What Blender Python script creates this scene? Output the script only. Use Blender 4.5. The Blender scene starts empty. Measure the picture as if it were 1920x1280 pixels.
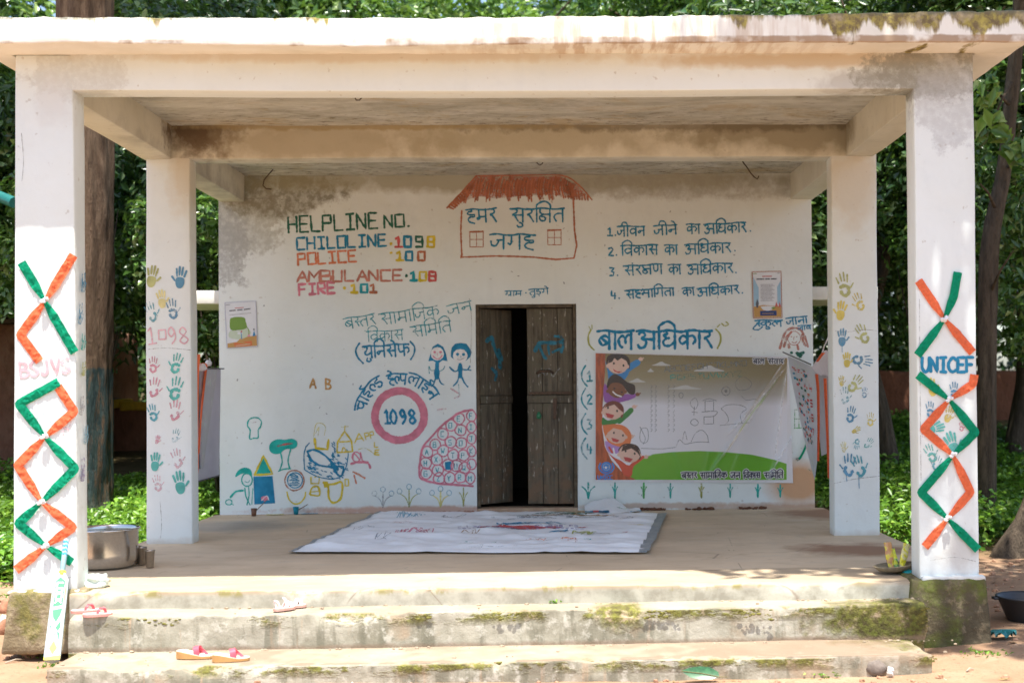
import bpy, math, random
import numpy as np
from mathutils import Vector, Matrix, noise
from mathutils.geometry import tessellate_polygon
random.seed(7)
SC = bpy.context.scene
COL = SC.collection
# ---------------------------------------------------------------- camera, sky, sun, exposure
EYE = 1.632          # eye height above the ground in front of the steps
P0 = 0.42            # height of the platform floor
F_PX, PPX, PPY = 2400.0, 1101.9, 693.7      # lens, in pixels of the 1920 px wide photograph
YAW, PITCH, ROLL = 0.0280, 0.0154, 0.0090
_fwd = Vector((math.sin(YAW) * math.cos(PITCH), math.cos(YAW) * math.cos(PITCH), math.sin(PITCH)))
_r0 = Vector((math.cos(YAW), -math.sin(YAW), 0.0))
_u0 = _r0.cross(_fwd)
_R = _r0 * math.cos(ROLL) - _u0 * math.sin(ROLL)
_U = _r0 * math.sin(ROLL) + _u0 * math.cos(ROLL)
cam_data = bpy.data.cameras.new("camera")
cam = bpy.data.objects.new("camera", cam_data)
COL.objects.link(cam)
m3 = Matrix((_R, _U, -_fwd)).transposed()
cam.matrix_world = Matrix.Translation((0, 0, EYE)) @ m3.to_4x4()
cam_data.sensor_width = 36.0
cam_data.sensor_fit = 'HORIZONTAL'
cam_data.lens = F_PX / 1920 * 36
cam_data.shift_x = (960 - PPX) / 1920
cam_data.shift_y = (PPY - 640) / 1920
cam_data.clip_start = 0.1
cam_data.clip_end = 400
cam_data.dof.use_dof = True
cam_data.dof.focus_distance = 9.6
cam_data.dof.aperture_fstop = 2.0
SC.camera = cam

SUN_EL, SUN_AZ = math.radians(75.0), math.radians(4.0)   # azimuth: from straight behind the camera towards the right
world = bpy.data.worlds.new("World")
SC.world = world
world.use_nodes = True
wn = world.node_tree
wn.nodes.clear()
sky = wn.nodes.new('ShaderNodeTexSky')
sky.sky_type = 'NISHITA'
sky.sun_disc = False
sky.sun_elevation = SUN_EL
sky.sun_rotation = math.pi - SUN_AZ
sky.dust_density = 2.0
bg = wn.nodes.new('ShaderNodeBackground')
bg.inputs[1].default_value = 0.15
wo = wn.nodes.new('ShaderNodeOutputWorld')
wn.links.new(sky.outputs[0], bg.inputs[0])
wn.links.new(bg.outputs[0], wo.inputs[0])
sl = bpy.data.lights.new("sun", 'SUN')
sl.energy = 5.0
sl.angle = math.radians(0.55)
sl.color = (1.0, 0.97, 0.90)
sun = bpy.data.objects.new("sun", sl)
COL.objects.link(sun)
sdir = Vector((math.sin(SUN_AZ) * math.cos(SUN_EL), -math.cos(SUN_AZ) * math.cos(SUN_EL), math.sin(SUN_EL)))
sun.rotation_euler = sdir.to_track_quat('Z', 'Y').to_euler()
sun.location = sdir * 30
SC.view_settings.view_transform = 'Standard'
SC.view_settings.look = 'None'
SC.view_settings.gamma = 1
SC.view_settings.exposure = 1.04
SC.view_settings.use_curve_mapping = False
SC.render.engine = 'CYCLES'
SC.cycles.max_bounces = 8
SC.cycles.diffuse_bounces = 5
SC.cycles.transparent_max_bounces = 16
SC.cycles.use_denoising = True

# ---------------------------------------------------------------- from a place in the photograph to a point on a real plane
ORI = Vector((0, 0, EYE))
def ray(px, py):
    return _fwd + _R * ((px - PPX) / F_PX) - _U * ((py - PPY) / F_PX)
def PY(px, py, Y):
    d = ray(px, py); return ORI + d * (Y / d.y)
def PX(px, py, X):
    d = ray(px, py); return ORI + d * (X / d.x)
def PZ(px, py, Z):
    d = ray(px, py); return ORI + d * ((Z - EYE) / d.z)

# ---------------------------------------------------------------- object helpers
def empty(name, loc, label, cat, group=None):
    o = bpy.data.objects.new(name, None)
    o.empty_display_size = 0.1
    o.location = loc
    COL.objects.link(o)
    tag(o, label, cat, group)
    return o
def tag(o, label=None, cat=None, group=None, kind=None):
    if label: o['label'] = label
    if cat: o['category'] = cat
    if group: o['group'] = group
    if kind: o['kind'] = kind
    return o
def wloc(o):
    v = Vector((0, 0, 0))
    while o is not None:
        v += o.location; o = o.parent
    return v
class MB:
    """Collects shapes in world coordinates, then links them as one mesh object."""
    def __init__(s):
        s.v = []; s.f = []; s.m = []
    def add(s, vs, fs, mi=0):
        b = len(s.v)
        s.v.extend([tuple(v) for v in vs])
        s.f.extend([tuple(b + i for i in f) for f in fs])
        s.m.extend([mi] * len(fs))
        return s
    def grid(s, fn, nu, nv, mi=0, closed_u=False):
        vs = [fn(i / nu, j / nv) for j in range(nv + 1) for i in range(nu + (0 if closed_u else 1))]
        w = nu if closed_u else nu + 1
        fs = []
        for j in range(nv):
            for i in range(nu):
                a = j * w + i; b = j * w + (i + 1) % w
                fs.append((a, b, b + w, a + w))
        return s.add(vs, fs, mi)
    def box(s, x0, x1, y0, y1, z0, z1, res=1.0, r=0.0, warp=None, mi=0):
        L = []
        for a, b in ((x0, x1), (y0, y1), (z0, z1)):
            rr = min(r, (b - a) * 0.45)
            c = [a] + ([a + rr * .3, a + rr] if rr > 0 else [])
            st = a + rr; en = b - rr
            n = max(1, int(round((en - st) / res)))
            c += [st + (en - st) * k / n for k in range(1, n)]
            c += ([b - rr, b - rr * .3] if rr > 0 else []) + [b]
            L.append((c, rr))
        (X, rx), (Y, ry), (Z, rz) = L
        idx = {}; vs = []; fs = []
        def vid(i, j, k):
            key = (i, j, k)
            if key not in idx:
                p = Vector((X[i], Y[j], Z[k]))
                q = Vector((min(max(p.x, x0 + rx), x1 - rx), min(max(p.y, y0 + ry), y1 - ry), min(max(p.z, z0 + rz), z1 - rz)))
                d = p - q
                if r > 0 and d.length > 1e-9:
                    d2 = Vector((d.x / max(rx, 1e-9), d.y / max(ry, 1e-9), d.z / max(rz, 1e-9)))
                    mx = max(abs(d2.x), abs(d2.y), abs(d2.z))
                    d2 = d2 * (mx / d2.length)
                    p = q + Vector((d2.x * rx, d2.y * ry, d2.z * rz))
                if warp: p = warp(p)
                idx[key] = len(vs); vs.append(p)
            return idx[key]
        nx, ny, nz = len(X) - 1, len(Y) - 1, len(Z) - 1
        for i in range(nx):
            for j in range(ny):
                fs.append((vid(i, j, 0), vid(i, j + 1, 0), vid(i + 1, j + 1, 0), vid(i + 1, j, 0)))
                fs.append((vid(i, j, nz), vid(i + 1, j, nz), vid(i + 1, j + 1, nz), vid(i, j + 1, nz)))
        for i in range(nx):
            for k in range(nz):
                fs.append((vid(i, 0, k), vid(i + 1, 0, k), vid(i + 1, 0, k + 1), vid(i, 0, k + 1)))
                fs.append((vid(i, ny, k), vid(i, ny, k + 1), vid(i + 1, ny, k + 1), vid(i + 1, ny, k)))
        for j in range(ny):
            for k in range(nz):
                fs.append((vid(0, j, k), vid(0, j, k + 1), vid(0, j + 1, k + 1), vid(0, j + 1, k)))
                fs.append((vid(nx, j, k), vid(nx, j + 1, k), vid(nx, j + 1, k + 1), vid(nx, j, k + 1)))
        return s.add(vs, fs, mi)
    def tube(s, pts, rad, seg=8, mi=0, cap=True, fn=None):
        pts = [Vector(p) for p in pts]
        if not hasattr(rad, '__len__'): rad = [rad] * len(pts)
        n = len(pts); vs = []; fs = []
        t = (pts[1] - pts[0]).normalized()
        a = t.orthogonal().normalized()
        for i, p in enumerate(pts):
            t = (pts[min(i + 1, n - 1)] - pts[max(i - 1, 0)]).normalized()
            a = (a - t * a.dot(t)).normalized(); b = t.cross(a)
            for k in range(seg):
                th = 2 * math.pi * k / seg
                rr = rad[i] * (fn(i, th) if fn else 1)
                vs.append(p + (a * math.cos(th) + b * math.sin(th)) * rr)
        for i in range(n - 1):
            for k in range(seg):
                k2 = (k + 1) % seg
                fs.append((i * seg + k, i * seg + k2, (i + 1) * seg + k2, (i + 1) * seg + k))
        if cap:
            fs.append(tuple(range(seg))[::-1]); fs.append(tuple((n - 1) * seg + k for k in range(seg)))
        return s.add(vs, fs, mi)
    def lathe(s, c, prof, seg=24, mi=0, sx=1, sy=1):
        c = Vector(c); vs = []; fs = []
        for r, z in prof:
            for k in range(seg):
                th = 2 * math.pi * k / seg
                vs.append(c + Vector((math.cos(th) * r * sx, math.sin(th) * r * sy, z)))
        for i in range(len(prof) - 1):
            for k in range(seg):
                k2 = (k + 1) % seg
                fs.append((i * seg + k, i * seg + k2, (i + 1) * seg + k2, (i + 1) * seg + k))
        return s.add(vs, fs, mi)
    def lump(s, c, rx, ry, rz, seg=10, amp=.2, seed=0, mi=0, rot=0):
        c = Vector(c); vs = []; fs = []; nr = max(4, seg // 2 + 1)
        for i in range(nr + 1):
            ph = math.pi * i / nr
            for k in range(seg):
                th = 2 * math.pi * k / seg
                d = Vector((math.sin(ph) * math.cos(th), math.sin(ph) * math.sin(th), math.cos(ph)))
                q = 1 + amp * noise.noise(d * 1.7 + Vector((seed * 3.7, seed, 0)))
                v = Vector((d.x * rx * q, d.y * ry * q, d.z * rz * q))
                if rot: v.rotate(Matrix.Rotation(rot, 3, 'Z'))
                vs.append(c + v)
        for i in range(nr):
            for k in range(seg):
                k2 = (k + 1) % seg
                fs.append((i * seg + k, (i + 1) * seg + k, (i + 1) * seg + k2, i * seg + k2))
        return s.add(vs, fs, mi)
    def poly(s, pts, mi=0):
        tr = tessellate_polygon([[Vector(p) for p in pts]])
        return s.add(pts, [tuple(t) for t in tr], mi)
    def build(s, name, mats, parent=None, smooth=False, origin=None, label=None):
        if not isinstance(mats, (list, tuple)): mats = [mats]
        o0 = wloc(parent) if parent is not None else (Vector(origin) if origin is not None else Vector((0, 0, 0)))
        me = bpy.data.meshes.new(name)
        me.from_pydata([(x - o0.x, y - o0.y, z - o0.z) for x, y, z in s.v], [], s.f)
        for m in mats: me.materials.append(m)
        if len(mats) > 1: me.polygons.foreach_set('material_index', s.m)
        if smooth: me.polygons.foreach_set('use_smooth', [True] * len(s.f))
        me.update()
        if smooth == 'sharp':
            me.set_sharp_from_angle(angle=math.radians(38))
        o = bpy.data.objects.new(name, me)
        COL.objects.link(o)
        if parent is not None: o.parent = parent
        else: o.location = o0
        if label: o['label'] = label
        return o
def nz(p, sc=1.0, seed=0.0):
    return noise.noise(Vector((p[0] * sc + seed * 7.3, p[1] * sc - seed * 3.1, p[2] * sc + seed * 1.7)))

# ---------------------------------------------------------------- materials
class NT:
    def __init__(s, name):
        s.mat = bpy.data.materials.new(name); s.mat.use_nodes = True
        s.t = s.mat.node_tree; s.t.nodes.clear()
        s.pos = s.n('ShaderNodeNewGeometry').outputs['Position']
    def n(s, ty, **kw):
        nd = s.t.nodes.new(ty)
        for k, v in kw.items(): setattr(nd, k, v)
        return nd
    def L(s, a, b): s.t.links.new(a, b)
    def put(s, sock, v):
        if isinstance(v, bpy.types.NodeSocket): s.L(v, sock)
        elif isinstance(v, (tuple, list)) and len(v) == 3 and sock.type == 'RGBA': sock.default_value = (*v, 1)
        else: sock.default_value = v
    def math(s, op, a, b=None, c=None, clamp=False):
        nd = s.n('ShaderNodeMath', operation=op, use_clamp=clamp)
        s.put(nd.inputs[0], a)
        if b is not None: s.put(nd.inputs[1], b)
        if c is not None: s.put(nd.inputs[2], c)
        return nd.outputs[0]
    def vmap(s, scale, loc=(0, 0, 0), src=None):
        nd = s.n('ShaderNodeMapping')
        s.L(src or s.pos, nd.inputs[0]); nd.inputs['Scale'].default_value = scale; nd.inputs['Location'].default_value = loc
        return nd.outputs[0]
    def noise(s, scale=5, detail=4, rough=.55, vec=None, dist=0, out=0):
        nd = s.n('ShaderNodeTexNoise')
        s.L(vec or s.pos, nd.inputs['Vector'])
        nd.inputs['Scale'].default_value = scale; nd.inputs['Detail'].default_value = detail
        nd.inputs['Roughness'].default_value = rough; nd.inputs['Distortion'].default_value = dist
        return nd.outputs[out]
    def voro(s, scale, vec=None, feature='F1'):
        nd = s.n('ShaderNodeTexVoronoi', feature=feature)
        s.L(vec or s.pos, nd.inputs['Vector']); nd.inputs['Scale'].default_value = scale
        return nd.outputs['Distance']
    def ramp(s, fac, lo, hi, a=0.0, b=1.0):
        nd = s.n('ShaderNodeMapRange'); nd.clamp = True
        s.put(nd.inputs[0], fac)
        for k, v in zip((1, 2, 3, 4), (lo, hi, a, b)): s.put(nd.inputs[k], v)
        return nd.outputs[0]
    def cramp(s, fac, stops):
        nd = s.n('ShaderNodeValToRGB'); s.L(fac, nd.inputs[0])
        e = nd.color_ramp.elements
        while len(e) < len(stops): e.new(0.5)
        for x, (p, c) in zip(e, stops): x.position = p; x.color = (*c, 1)
        return nd.outputs[0]
    def mix(s, f, a, b, blend='MIX'):
        nd = s.n('ShaderNodeMix', data_type='RGBA', blend_type=blend)
        s.put(nd.inputs[0], f); s.put(nd.inputs[6], a); s.put(nd.inputs[7], b)
        return nd.outputs[2]
    def sep(s, v=None):
        nd = s.n('ShaderNodeSeparateXYZ'); s.L(v or s.pos, nd.inputs[0]); return nd.outputs
    def blob(s, c, r, nscale=6, namp=1.0, soft=.35, rough=.6):
        """a stain: 1 inside an ellipsoid round c with a ragged edge"""
        nd = s.n('ShaderNodeVectorMath', operation='SUBTRACT'); s.L(s.pos, nd.inputs[0]); nd.inputs[1].default_value = c
        n2 = s.n('ShaderNodeVectorMath', operation='DIVIDE'); s.L(nd.outputs[0], n2.inputs[0]); n2.inputs[1].default_value = r
        n3 = s.n('ShaderNodeVectorMath', operation='LENGTH'); s.L(n2.outputs[0], n3.inputs[0])
        nn = s.noise(nscale, 6, rough)
        d = s.math('MULTIPLY_ADD', nn, -2 * namp, s.math('ADD', n3.outputs['Value'], namp))
        return s.ramp(d, 1 - soft, 1 + soft, 1, 0)
    def bump(s, h, strength=.3, dist=.01, nrm=None):
        nd = s.n('ShaderNodeBump'); s.L(h, nd.inputs['Height']); nd.inputs['Strength'].default_value = strength
        nd.inputs['Distance'].default_value = dist
        if nrm: s.L(nrm, nd.inputs['Normal'])
        return nd.outputs[0]
    def out(s, col, rough=.8, spec=.3, bump=None, metal=0, coat=0, alpha=None, sheen=0):
        b = s.n('ShaderNodeBsdfPrincipled')
        s.put(b.inputs['Base Color'], col); s.put(b.inputs['Roughness'], rough)
        b.inputs['Specular IOR Level'].default_value = spec; b.inputs['Metallic'].default_value = metal
        b.inputs['Coat Weight'].default_value = coat
        if bump is not None: s.L(bump, b.inputs['Normal'])
        res = b.outputs[0]
        if alpha is not None:
            t = s.n('ShaderNodeBsdfTransparent'); mx = s.n('ShaderNodeMixShader')
            s.put(mx.inputs[0], alpha); s.L(t.outputs[0], mx.inputs[1]); s.L(res, mx.inputs[2]); res = mx.outputs[0]
        o = s.n('ShaderNodeOutputMaterial'); s.L(res, o.inputs[0])
        return s.mat
def simple(name, col, rough=.7, spec=.3, var=.15, scale=20, metal=0, coat=0, bump=0):
    t = NT(name)
    n = t.noise(scale, 4)
    c = t.mix(t.ramp(n, .3, .7), tuple(x * (1 - var) for x in col), tuple(min(1, x * (1 + var)) for x in col))
    return t.out(c, rough, spec, t.bump(t.noise(scale * 4, 3), bump, .004) if bump else None, metal, coat)
def sum_masks(t, ms):
    r = ms[0]
    for m in ms[1:]: r = t.math('MAXIMUM', r, m)
    return r
# ---------------------------------------------------------------- plan of the pavilion
XLo, XLi, XRi, XRo = -3.3116, -2.9401, 2.3003, 2.6744
Y1, Y2, Y3 = 7.987, 10.470, 12.903
PD = 0.19                       # pillar depth
ZB = EYE + 1.883                # underside of the front beam
ZB2 = EYE + 1.905               # underside of the middle beam
ZJ = EYE + 2.105                # underside of the overhang
ZC = EYE + 2.173                # ceiling
YF = 7.700                      # front of the roof slab
ZT = ZC + 0.085
_pa = PZ(960, 1100, P0); YA = _pa.y
Z2 = PY(960, 1132, YA).z
YB = PZ(960, 1146, Z2).y
Z3 = PY(960, 1211, YB).z
YC = PZ(960, 1238, Z3).y
Z4 = PY(960, 1275, YC).z
def groundz(x, y):
    z = 0.0
    if y > 13.5: z += 0.085 * (y - 13.5) if y < 26 else 0.085 * 12.5 + .02 * (y - 26)
    side = max(0.0, min(1.0, (abs(x + .3) - 2.4) / 1.0)) if y < 12 else 1
    z += 0.045 * side * max(0, min(1, (y - 7.0) / .7))
    z += 0.03 * noise.noise(Vector((x * .5, y * .5, 1))) + 0.012 * noise.noise(Vector((x * 2.3, y * 2.3, 4))) + .004 * noise.noise(Vector((x * 9, y * 9, 7)))
    return z + min(0, Z4 + .01)

# ---------------------------------------------------------------- materials of the pavilion
def plaster(name, stains=(), base=(.735, .79, .785), grime=.10, low=None, grain=.5):
    t = NT(name)
    big = t.noise(1.3, 5, .6); mid = t.noise(7, 6, .65); fine = t.noise(55, 5, .6)
    c = t.mix(t.ramp(big, .35, .7), base, tuple(b * (1 - grime) * k for b, k in zip(base, (1, .985, .95))))
    c = t.mix(t.ramp(mid, .52, .75, 0, .45), c, tuple(b * (1 - 2.2 * grime) for b in base))
    scr = t.noise(3, 3, .5, t.vmap((3, 3, .6)))
    c = t.mix(t.ramp(scr, .60, .75, 0, .35), c, tuple(b * (1 - 1.8 * grime) for b in base))
    sp = t.ramp(t.noise(23, 2, .5), .70, .76, 0, .5)
    c = t.mix(sp, c, (.42, .38, .32))
    if low:
        z = t.sep()[2]
        m = t.ramp(t.math('MULTIPLY_ADD', t.noise(9, 5, .6), low[1] * 2.2, t.math('SUBTRACT', low[0] + low[1] * .2, z)), 0, low[1], 0, low[3] if len(low) > 3 else .8)
        c = t.mix(m, c, low[2])
    for (cc, rr, col, st, ns, na, *sf) in stains:
        m = t.math('MULTIPLY', t.blob(cc, rr, ns, na, sf[0] if sf else .35, .72 if sf else .6), st)
        if sf: m = t.math('MULTIPLY', m, t.ramp(t.noise(ns * 3.5, 5, .7), .36, .56, .45, 1))
        c = t.mix(m, c, col)
    h = t.math('ADD', t.math('MULTIPLY', t.noise(2.5, 3), 1.5), t.math('MULTIPLY', fine, .12))
    h = t.math('ADD', h, t.math('MULTIPLY', mid, .25))
    return t.out(c, .85, .25, t.bump(h, grain, .02))
def at(px, py, Y): return tuple(PY(px, py, Y))
GREY, BRN, RED = (.36, .35, .31), (.40, .30, .19), (.50, .27, .15)
m_wall = plaster('wall_whitewash', [
    (at(450, 400, Y3), (.38, .3, .46), (.34, .34, .29), .62, 5, 1.2, .10), (at(520, 355, Y3), (.60, .3, .30), (.20, .185, .13), .85, 4, 1.1, .16),
    (at(430, 470, Y3), (.20, .3, .36), (.36, .37, .36), .8, 9, 1.2, .10),
    (at(960, 338, Y3), (3.4, .3, .11), (.33, .30, .19), .75, 5, .9), (at(1300, 350, Y3), (1.3, .3, .14), (.32, .30, .24), .6, 4, 1.0, .2),
    (at(1500, 905, Y3), (.30, .3, .20), (.56, .30, .14), .9, 3, .35), (at(1480, 955, Y3), (.9, .3, .06), (.45, .27, .16), .8, 6, .6),
    (at(760, 955, Y3), (1.2, .3, .035), (.55, .33, .24), .85, 14, .8), (at(1250, 948, Y3), (.9, .3, .03), (.5, .32, .22), .7, 16, .8)],
    grime=.06)
m_pillar = m_beam = plaster('pillar_whitewash', [
    (at(1600, 155, Y1), (.2, .3, .07), (.40, .39, .36), .6, 9, 1.0), (at(1500, 112, Y1), (1.0, .3, .05), (.52, .40, .25), .7, 6, .9), (at(700, 105, Y1), (1.5, .3, .04), (.56, .45, .31), .5, 8, .9),
    (at(1770, 130, Y1), (.42, .3, .19), (.24, .235, .20), .85, 6, 1.2, .10), (at(1700, 140, Y1), (.34, .3, .14), (.29, .285, .24), .8, 8, 1.2, .10),
    (at(1775, 190, Y1), (.2, .3, .30), (.46, .47, .47), .6, 7, 1.2, .12),
    (at(150, 140, Y1), (.32, .3, .16), (.50, .50, .46), .5, 8, 1.2, .12), (at(100, 190, Y1), (.1, .3, .15), (.62, .62, .60), .5, 9, .9),
    (at(1800, 1035, Y1), (.13, .3, .12), (.52, .50, .46), .6, 15, .9), (at(345, 330, Y2), (.12, .3, .3), (.60, .52, .38), .6, 6, .8),
    (at(1600, 340, Y2), (.2, .3, .35), (.58, .48, .34), .5, 5, .8)], grime=.06, low=(P0 - .015, .05, (.52, .44, .36), .5))
_unused = ([
    (at(1700, 145, Y1), (.50, .3, .16), (.25, .24, .22), .9, 6, 1.0), (at(1600, 155, Y1), (.2, .3, .07), (.48, .47, .43), .6, 9, 1.0),
    (at(1775, 130, Y1), (.26, .3, .17), (.28, .27, .25), .85, 6, 1.0),
    (at(175, 138, Y1), (.22, .2, .12), (.52, .51, .48), .6, 9, .9), (at(120, 120, Y1), (.5, .3, .1), (.66, .56, .42), .5, 7, .9),
    (at(1500, 112, Y1), (1.0, .3, .05), (.55, .42, .27), .7, 6, .9), (at(700, 105, Y1), (1.5, .3, .04), (.60, .48, .33), .5, 8, .9)])
m_midbeam = plaster('stained_beam_plaster', [
    (at(375, 250, Y2), (.30, .3, .17), (.10, .06, .03), .95, 8, 1.1), (at(620, 268, Y2), (1.0, .3, .15), (.36, .31, .21), .65, 4, 1.1),
    (at(1000, 262, Y2), (1.1, .3, .15), (.36, .32, .22), .65, 4, 1.1), (at(1500, 245, Y2), (1.0, .3, .17), (.27, .235, .155), .8, 4, 1.1),
    (at(1250, 235, Y2), (1.6, .3, .05), (.13, .10, .06), .6, 9, 1.5), (at(700, 237, Y2), (1.6, .3, .03), (.36, .29, .16), .8, 12, 1.1),
    (at(380, 380, 11.5), (.3, 1.6, .3), (.30, .28, .24), .7, 4, 1.0)], base=(.68, .66, .56), grime=.14)
def mk_ceiling():
    t = NT('ceiling_concrete')
    v = t.vmap((.8, 1.9, 1))
    a = t.noise(1.7, 7, .72, v, .6); b = t.noise(2.6, 7, .75, t.vmap((.7, 1.6, 1), (3, 1, 0)), .8); d = t.noise(7, 7, .75, t.vmap((.8, 1.5, 1)), .5)
    c = t.mix(t.ramp(a, .36, .62), (.60, .59, .51), (.37, .355, .29))
    c = t.mix(t.ramp(b, .48, .70, 0, .8), c, (.66, .64, .59))
    c = t.mix(t.ramp(d, .58, .68, 0, .8), c, (.22, .175, .09))
    c = t.mix(t.ramp(t.noise(1.3, 6, .7, t.vmap((1, 2, 1), (9, 2, 0)), .8), .54, .64, 0, .6), c, (.46, .37, .22))
    x, y, z = t.sep()
    # black mould along the joint with the middle beam
    m = t.math('MULTIPLY', t.ramp(y, 9.6, 10.45), t.ramp(t.noise(9, 6, .7, t.vmap((1, 2, 1), (7, 0, 0))), .54, .66))
    c = t.mix(t.math('MULTIPLY', m, .85), c, (.10, .07, .04))
    return t.out(c, .9, .2, t.bump(d, .35, .01))
m_ceil = mk_ceiling()
def mk_fascia():
    t = NT('roof_edge_plaster')
    x, y, z = t.sep()
    k_ = (PY(1900, 21, YF).z - PY(20, 32, YF).z) / (PY(1900, 21, YF).x - PY(20, 32, YF).x)
    z = t.math('ADD', z, t.math('SUBTRACT', ZT - PY(20, 32, YF).z - k_ * -PY(20, 32, YF).x, t.math('MULTIPLY', x, k_)))
    big = t.noise(3, 5, .6); fine = t.noise(60, 4, .6)
    c = t.mix(t.ramp(big, .4, .7), (.82, .80, .73), (.72, .69, .60))
    dr = t.noise(1.0, 5, .62, t.vmap((5.5, 2, 1.1)))
    dr2 = t.noise(1.0, 4, .6, t.vmap((17, 2, 2.2), (5, 0, 0)))
    # rust and dust streaks in the middle of the edge
    mid = t.math('MULTIPLY', t.ramp(x, -1.0, .2), t.ramp(x, 2.0, .9))
    c = t.mix(t.math('MULTIPLY', t.math('MULTIPLY', mid, t.ramp(dr2, .44, .60)), .7), c, (.50, .36, .24))
    ex = t.ramp(x, .5, 1.7, -.20, .055)
    hz = t.ramp(z, ZJ, ZT, -.14, .17)
    m = t.ramp(t.math('ADD', t.math('ADD', dr, ex), t.math('ADD', hz, t.math('MULTIPLY', dr2, .22))), .62, .69)
    mc = t.mix(t.ramp(t.noise(24, 5, .7), .42, .62), (.17, .13, .07), (.38, .32, .09))
    mc = t.mix(t.ramp(t.noise(9, 4, .6), .5, .68), mc, (.45, .37, .24))
    c = t.mix(m, c, mc)
    top = t.math('MULTIPLY', t.ramp(t.math('ADD', z, t.math('MULTIPLY', t.noise(22, 6, .75, t.vmap((1, 1, .5))), .10)), ZT + .022, ZT + .048), t.ramp(t.noise(5, 5, .6), .30, .50))
    c = t.mix(t.math('MULTIPLY', top, .9), c, (.16, .15, .10))
    bot = t.math('MULTIPLY', t.ramp(t.math('SUBTRACT', z, t.math('MULTIPLY', t.noise(11, 5, .7), .02)), ZJ + .006, ZJ - .004), t.ramp(t.math('ADD', t.noise(4, 4, .6), t.ramp(x, -2, 3, -.12, .1)), .42, .55))
    c = t.mix(t.math('MULTIPLY', t.math('MULTIPLY', bot, t.ramp(y, YF + .02, YF + .012)), .8), c, (.30, .18, .09))
    return t.out(c, .85, .25, t.bump(t.math('ADD', t.math('MULTIPLY', big, 1.0), t.math('MULTIPLY', fine, .2)), .35, .012))
m_fascia = mk_fascia()
def mk_floor(name='worn_cement_floor', k=1.0):
    t = NT(name)
    x, y, z = t.sep()
    a = t.noise(1.1, 6, .6, t.vmap((1, 1.6, 1))); b = t.noise(6, 6, .65); f = t.noise(70, 4, .6)
    c = t.mix(t.ramp(a, .36, .64), (.66 * k, .515 * k, .35 * k), (.52 * k, .395 * k, .26 * k))
    c = t.mix(t.ramp(b, .55, .72, 0, .5), c, (.42, .30, .19))
    c = t.mix(t.ramp(t.noise(2.0, 5, .7, t.vmap((1, 3, 1), (4, 0, 0))), .56, .70, 0, .55), c, (.56, .47, .36))
    c = t.mix(t.math('MULTIPLY', t.blob(tuple(PZ(450, 985, P0)), (.55, .5, .3), 3, .8), .6), c, (.33, .31, .27))
    c = t.mix(t.math('MULTIPLY', t.blob(tuple(PZ(1610, 1030, P0)), (.42, .35, .3), 4, .8), .95), c, (.29, .155, .085))
    c = t.mix(t.math('MULTIPLY', t.blob(tuple(PZ(1560, 962, P0)), (.5, .5, .3), 4, .8), .9), c, (.30, .165, .095))
    c = t.mix(t.math('MULTIPLY', t.blob(tuple(PZ(700, 960, P0)), (2.2, .14, .3), 9, .8), .7), c, (.36, .21, .14))
    c = t.mix(t.math('MULTIPLY', t.ramp(z, P0 - .006, P0 - .03), 1.0), c, t.mix(t.ramp(t.noise(7, 6, .7), .4, .62), (.46, .44, .36), (.30, .28, .22)))
    mo = t.math('MULTIPLY', t.ramp(t.noise(6, 5, .7, t.vmap((1, 1, .6), (2, 0, 0))), .52, .60), t.math('MULTIPLY', t.ramp(z, P0 - .045, P0 - .02), t.ramp(y, YA + .03, YA + .012)))
    c = t.mix(t.math('MULTIPLY', mo, .9), c, (.28, .24, .09))
    cr = t.ramp(t.voro(1.1, t.vmap((1, 1, 1)), 'DISTANCE_TO_EDGE'), .006, 0, 0, .7)
    c = t.mix(t.math('MULTIPLY', cr, t.ramp(t.noise(3, 2), .5, .6)), c, (.20, .14, .10))
    h = t.math('ADD', t.math('MULTIPLY', a, 1), t.math('MULTIPLY', f, .1))
    return t.out(c, .75, .35, t.bump(h, .3, .01))
m_floor = mk_floor(); m_edge = mk_floor('sun_dimmed_platform_edge', .74)  # edge copy: floor colour darkened to hold down the sunlit blowout
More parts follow.
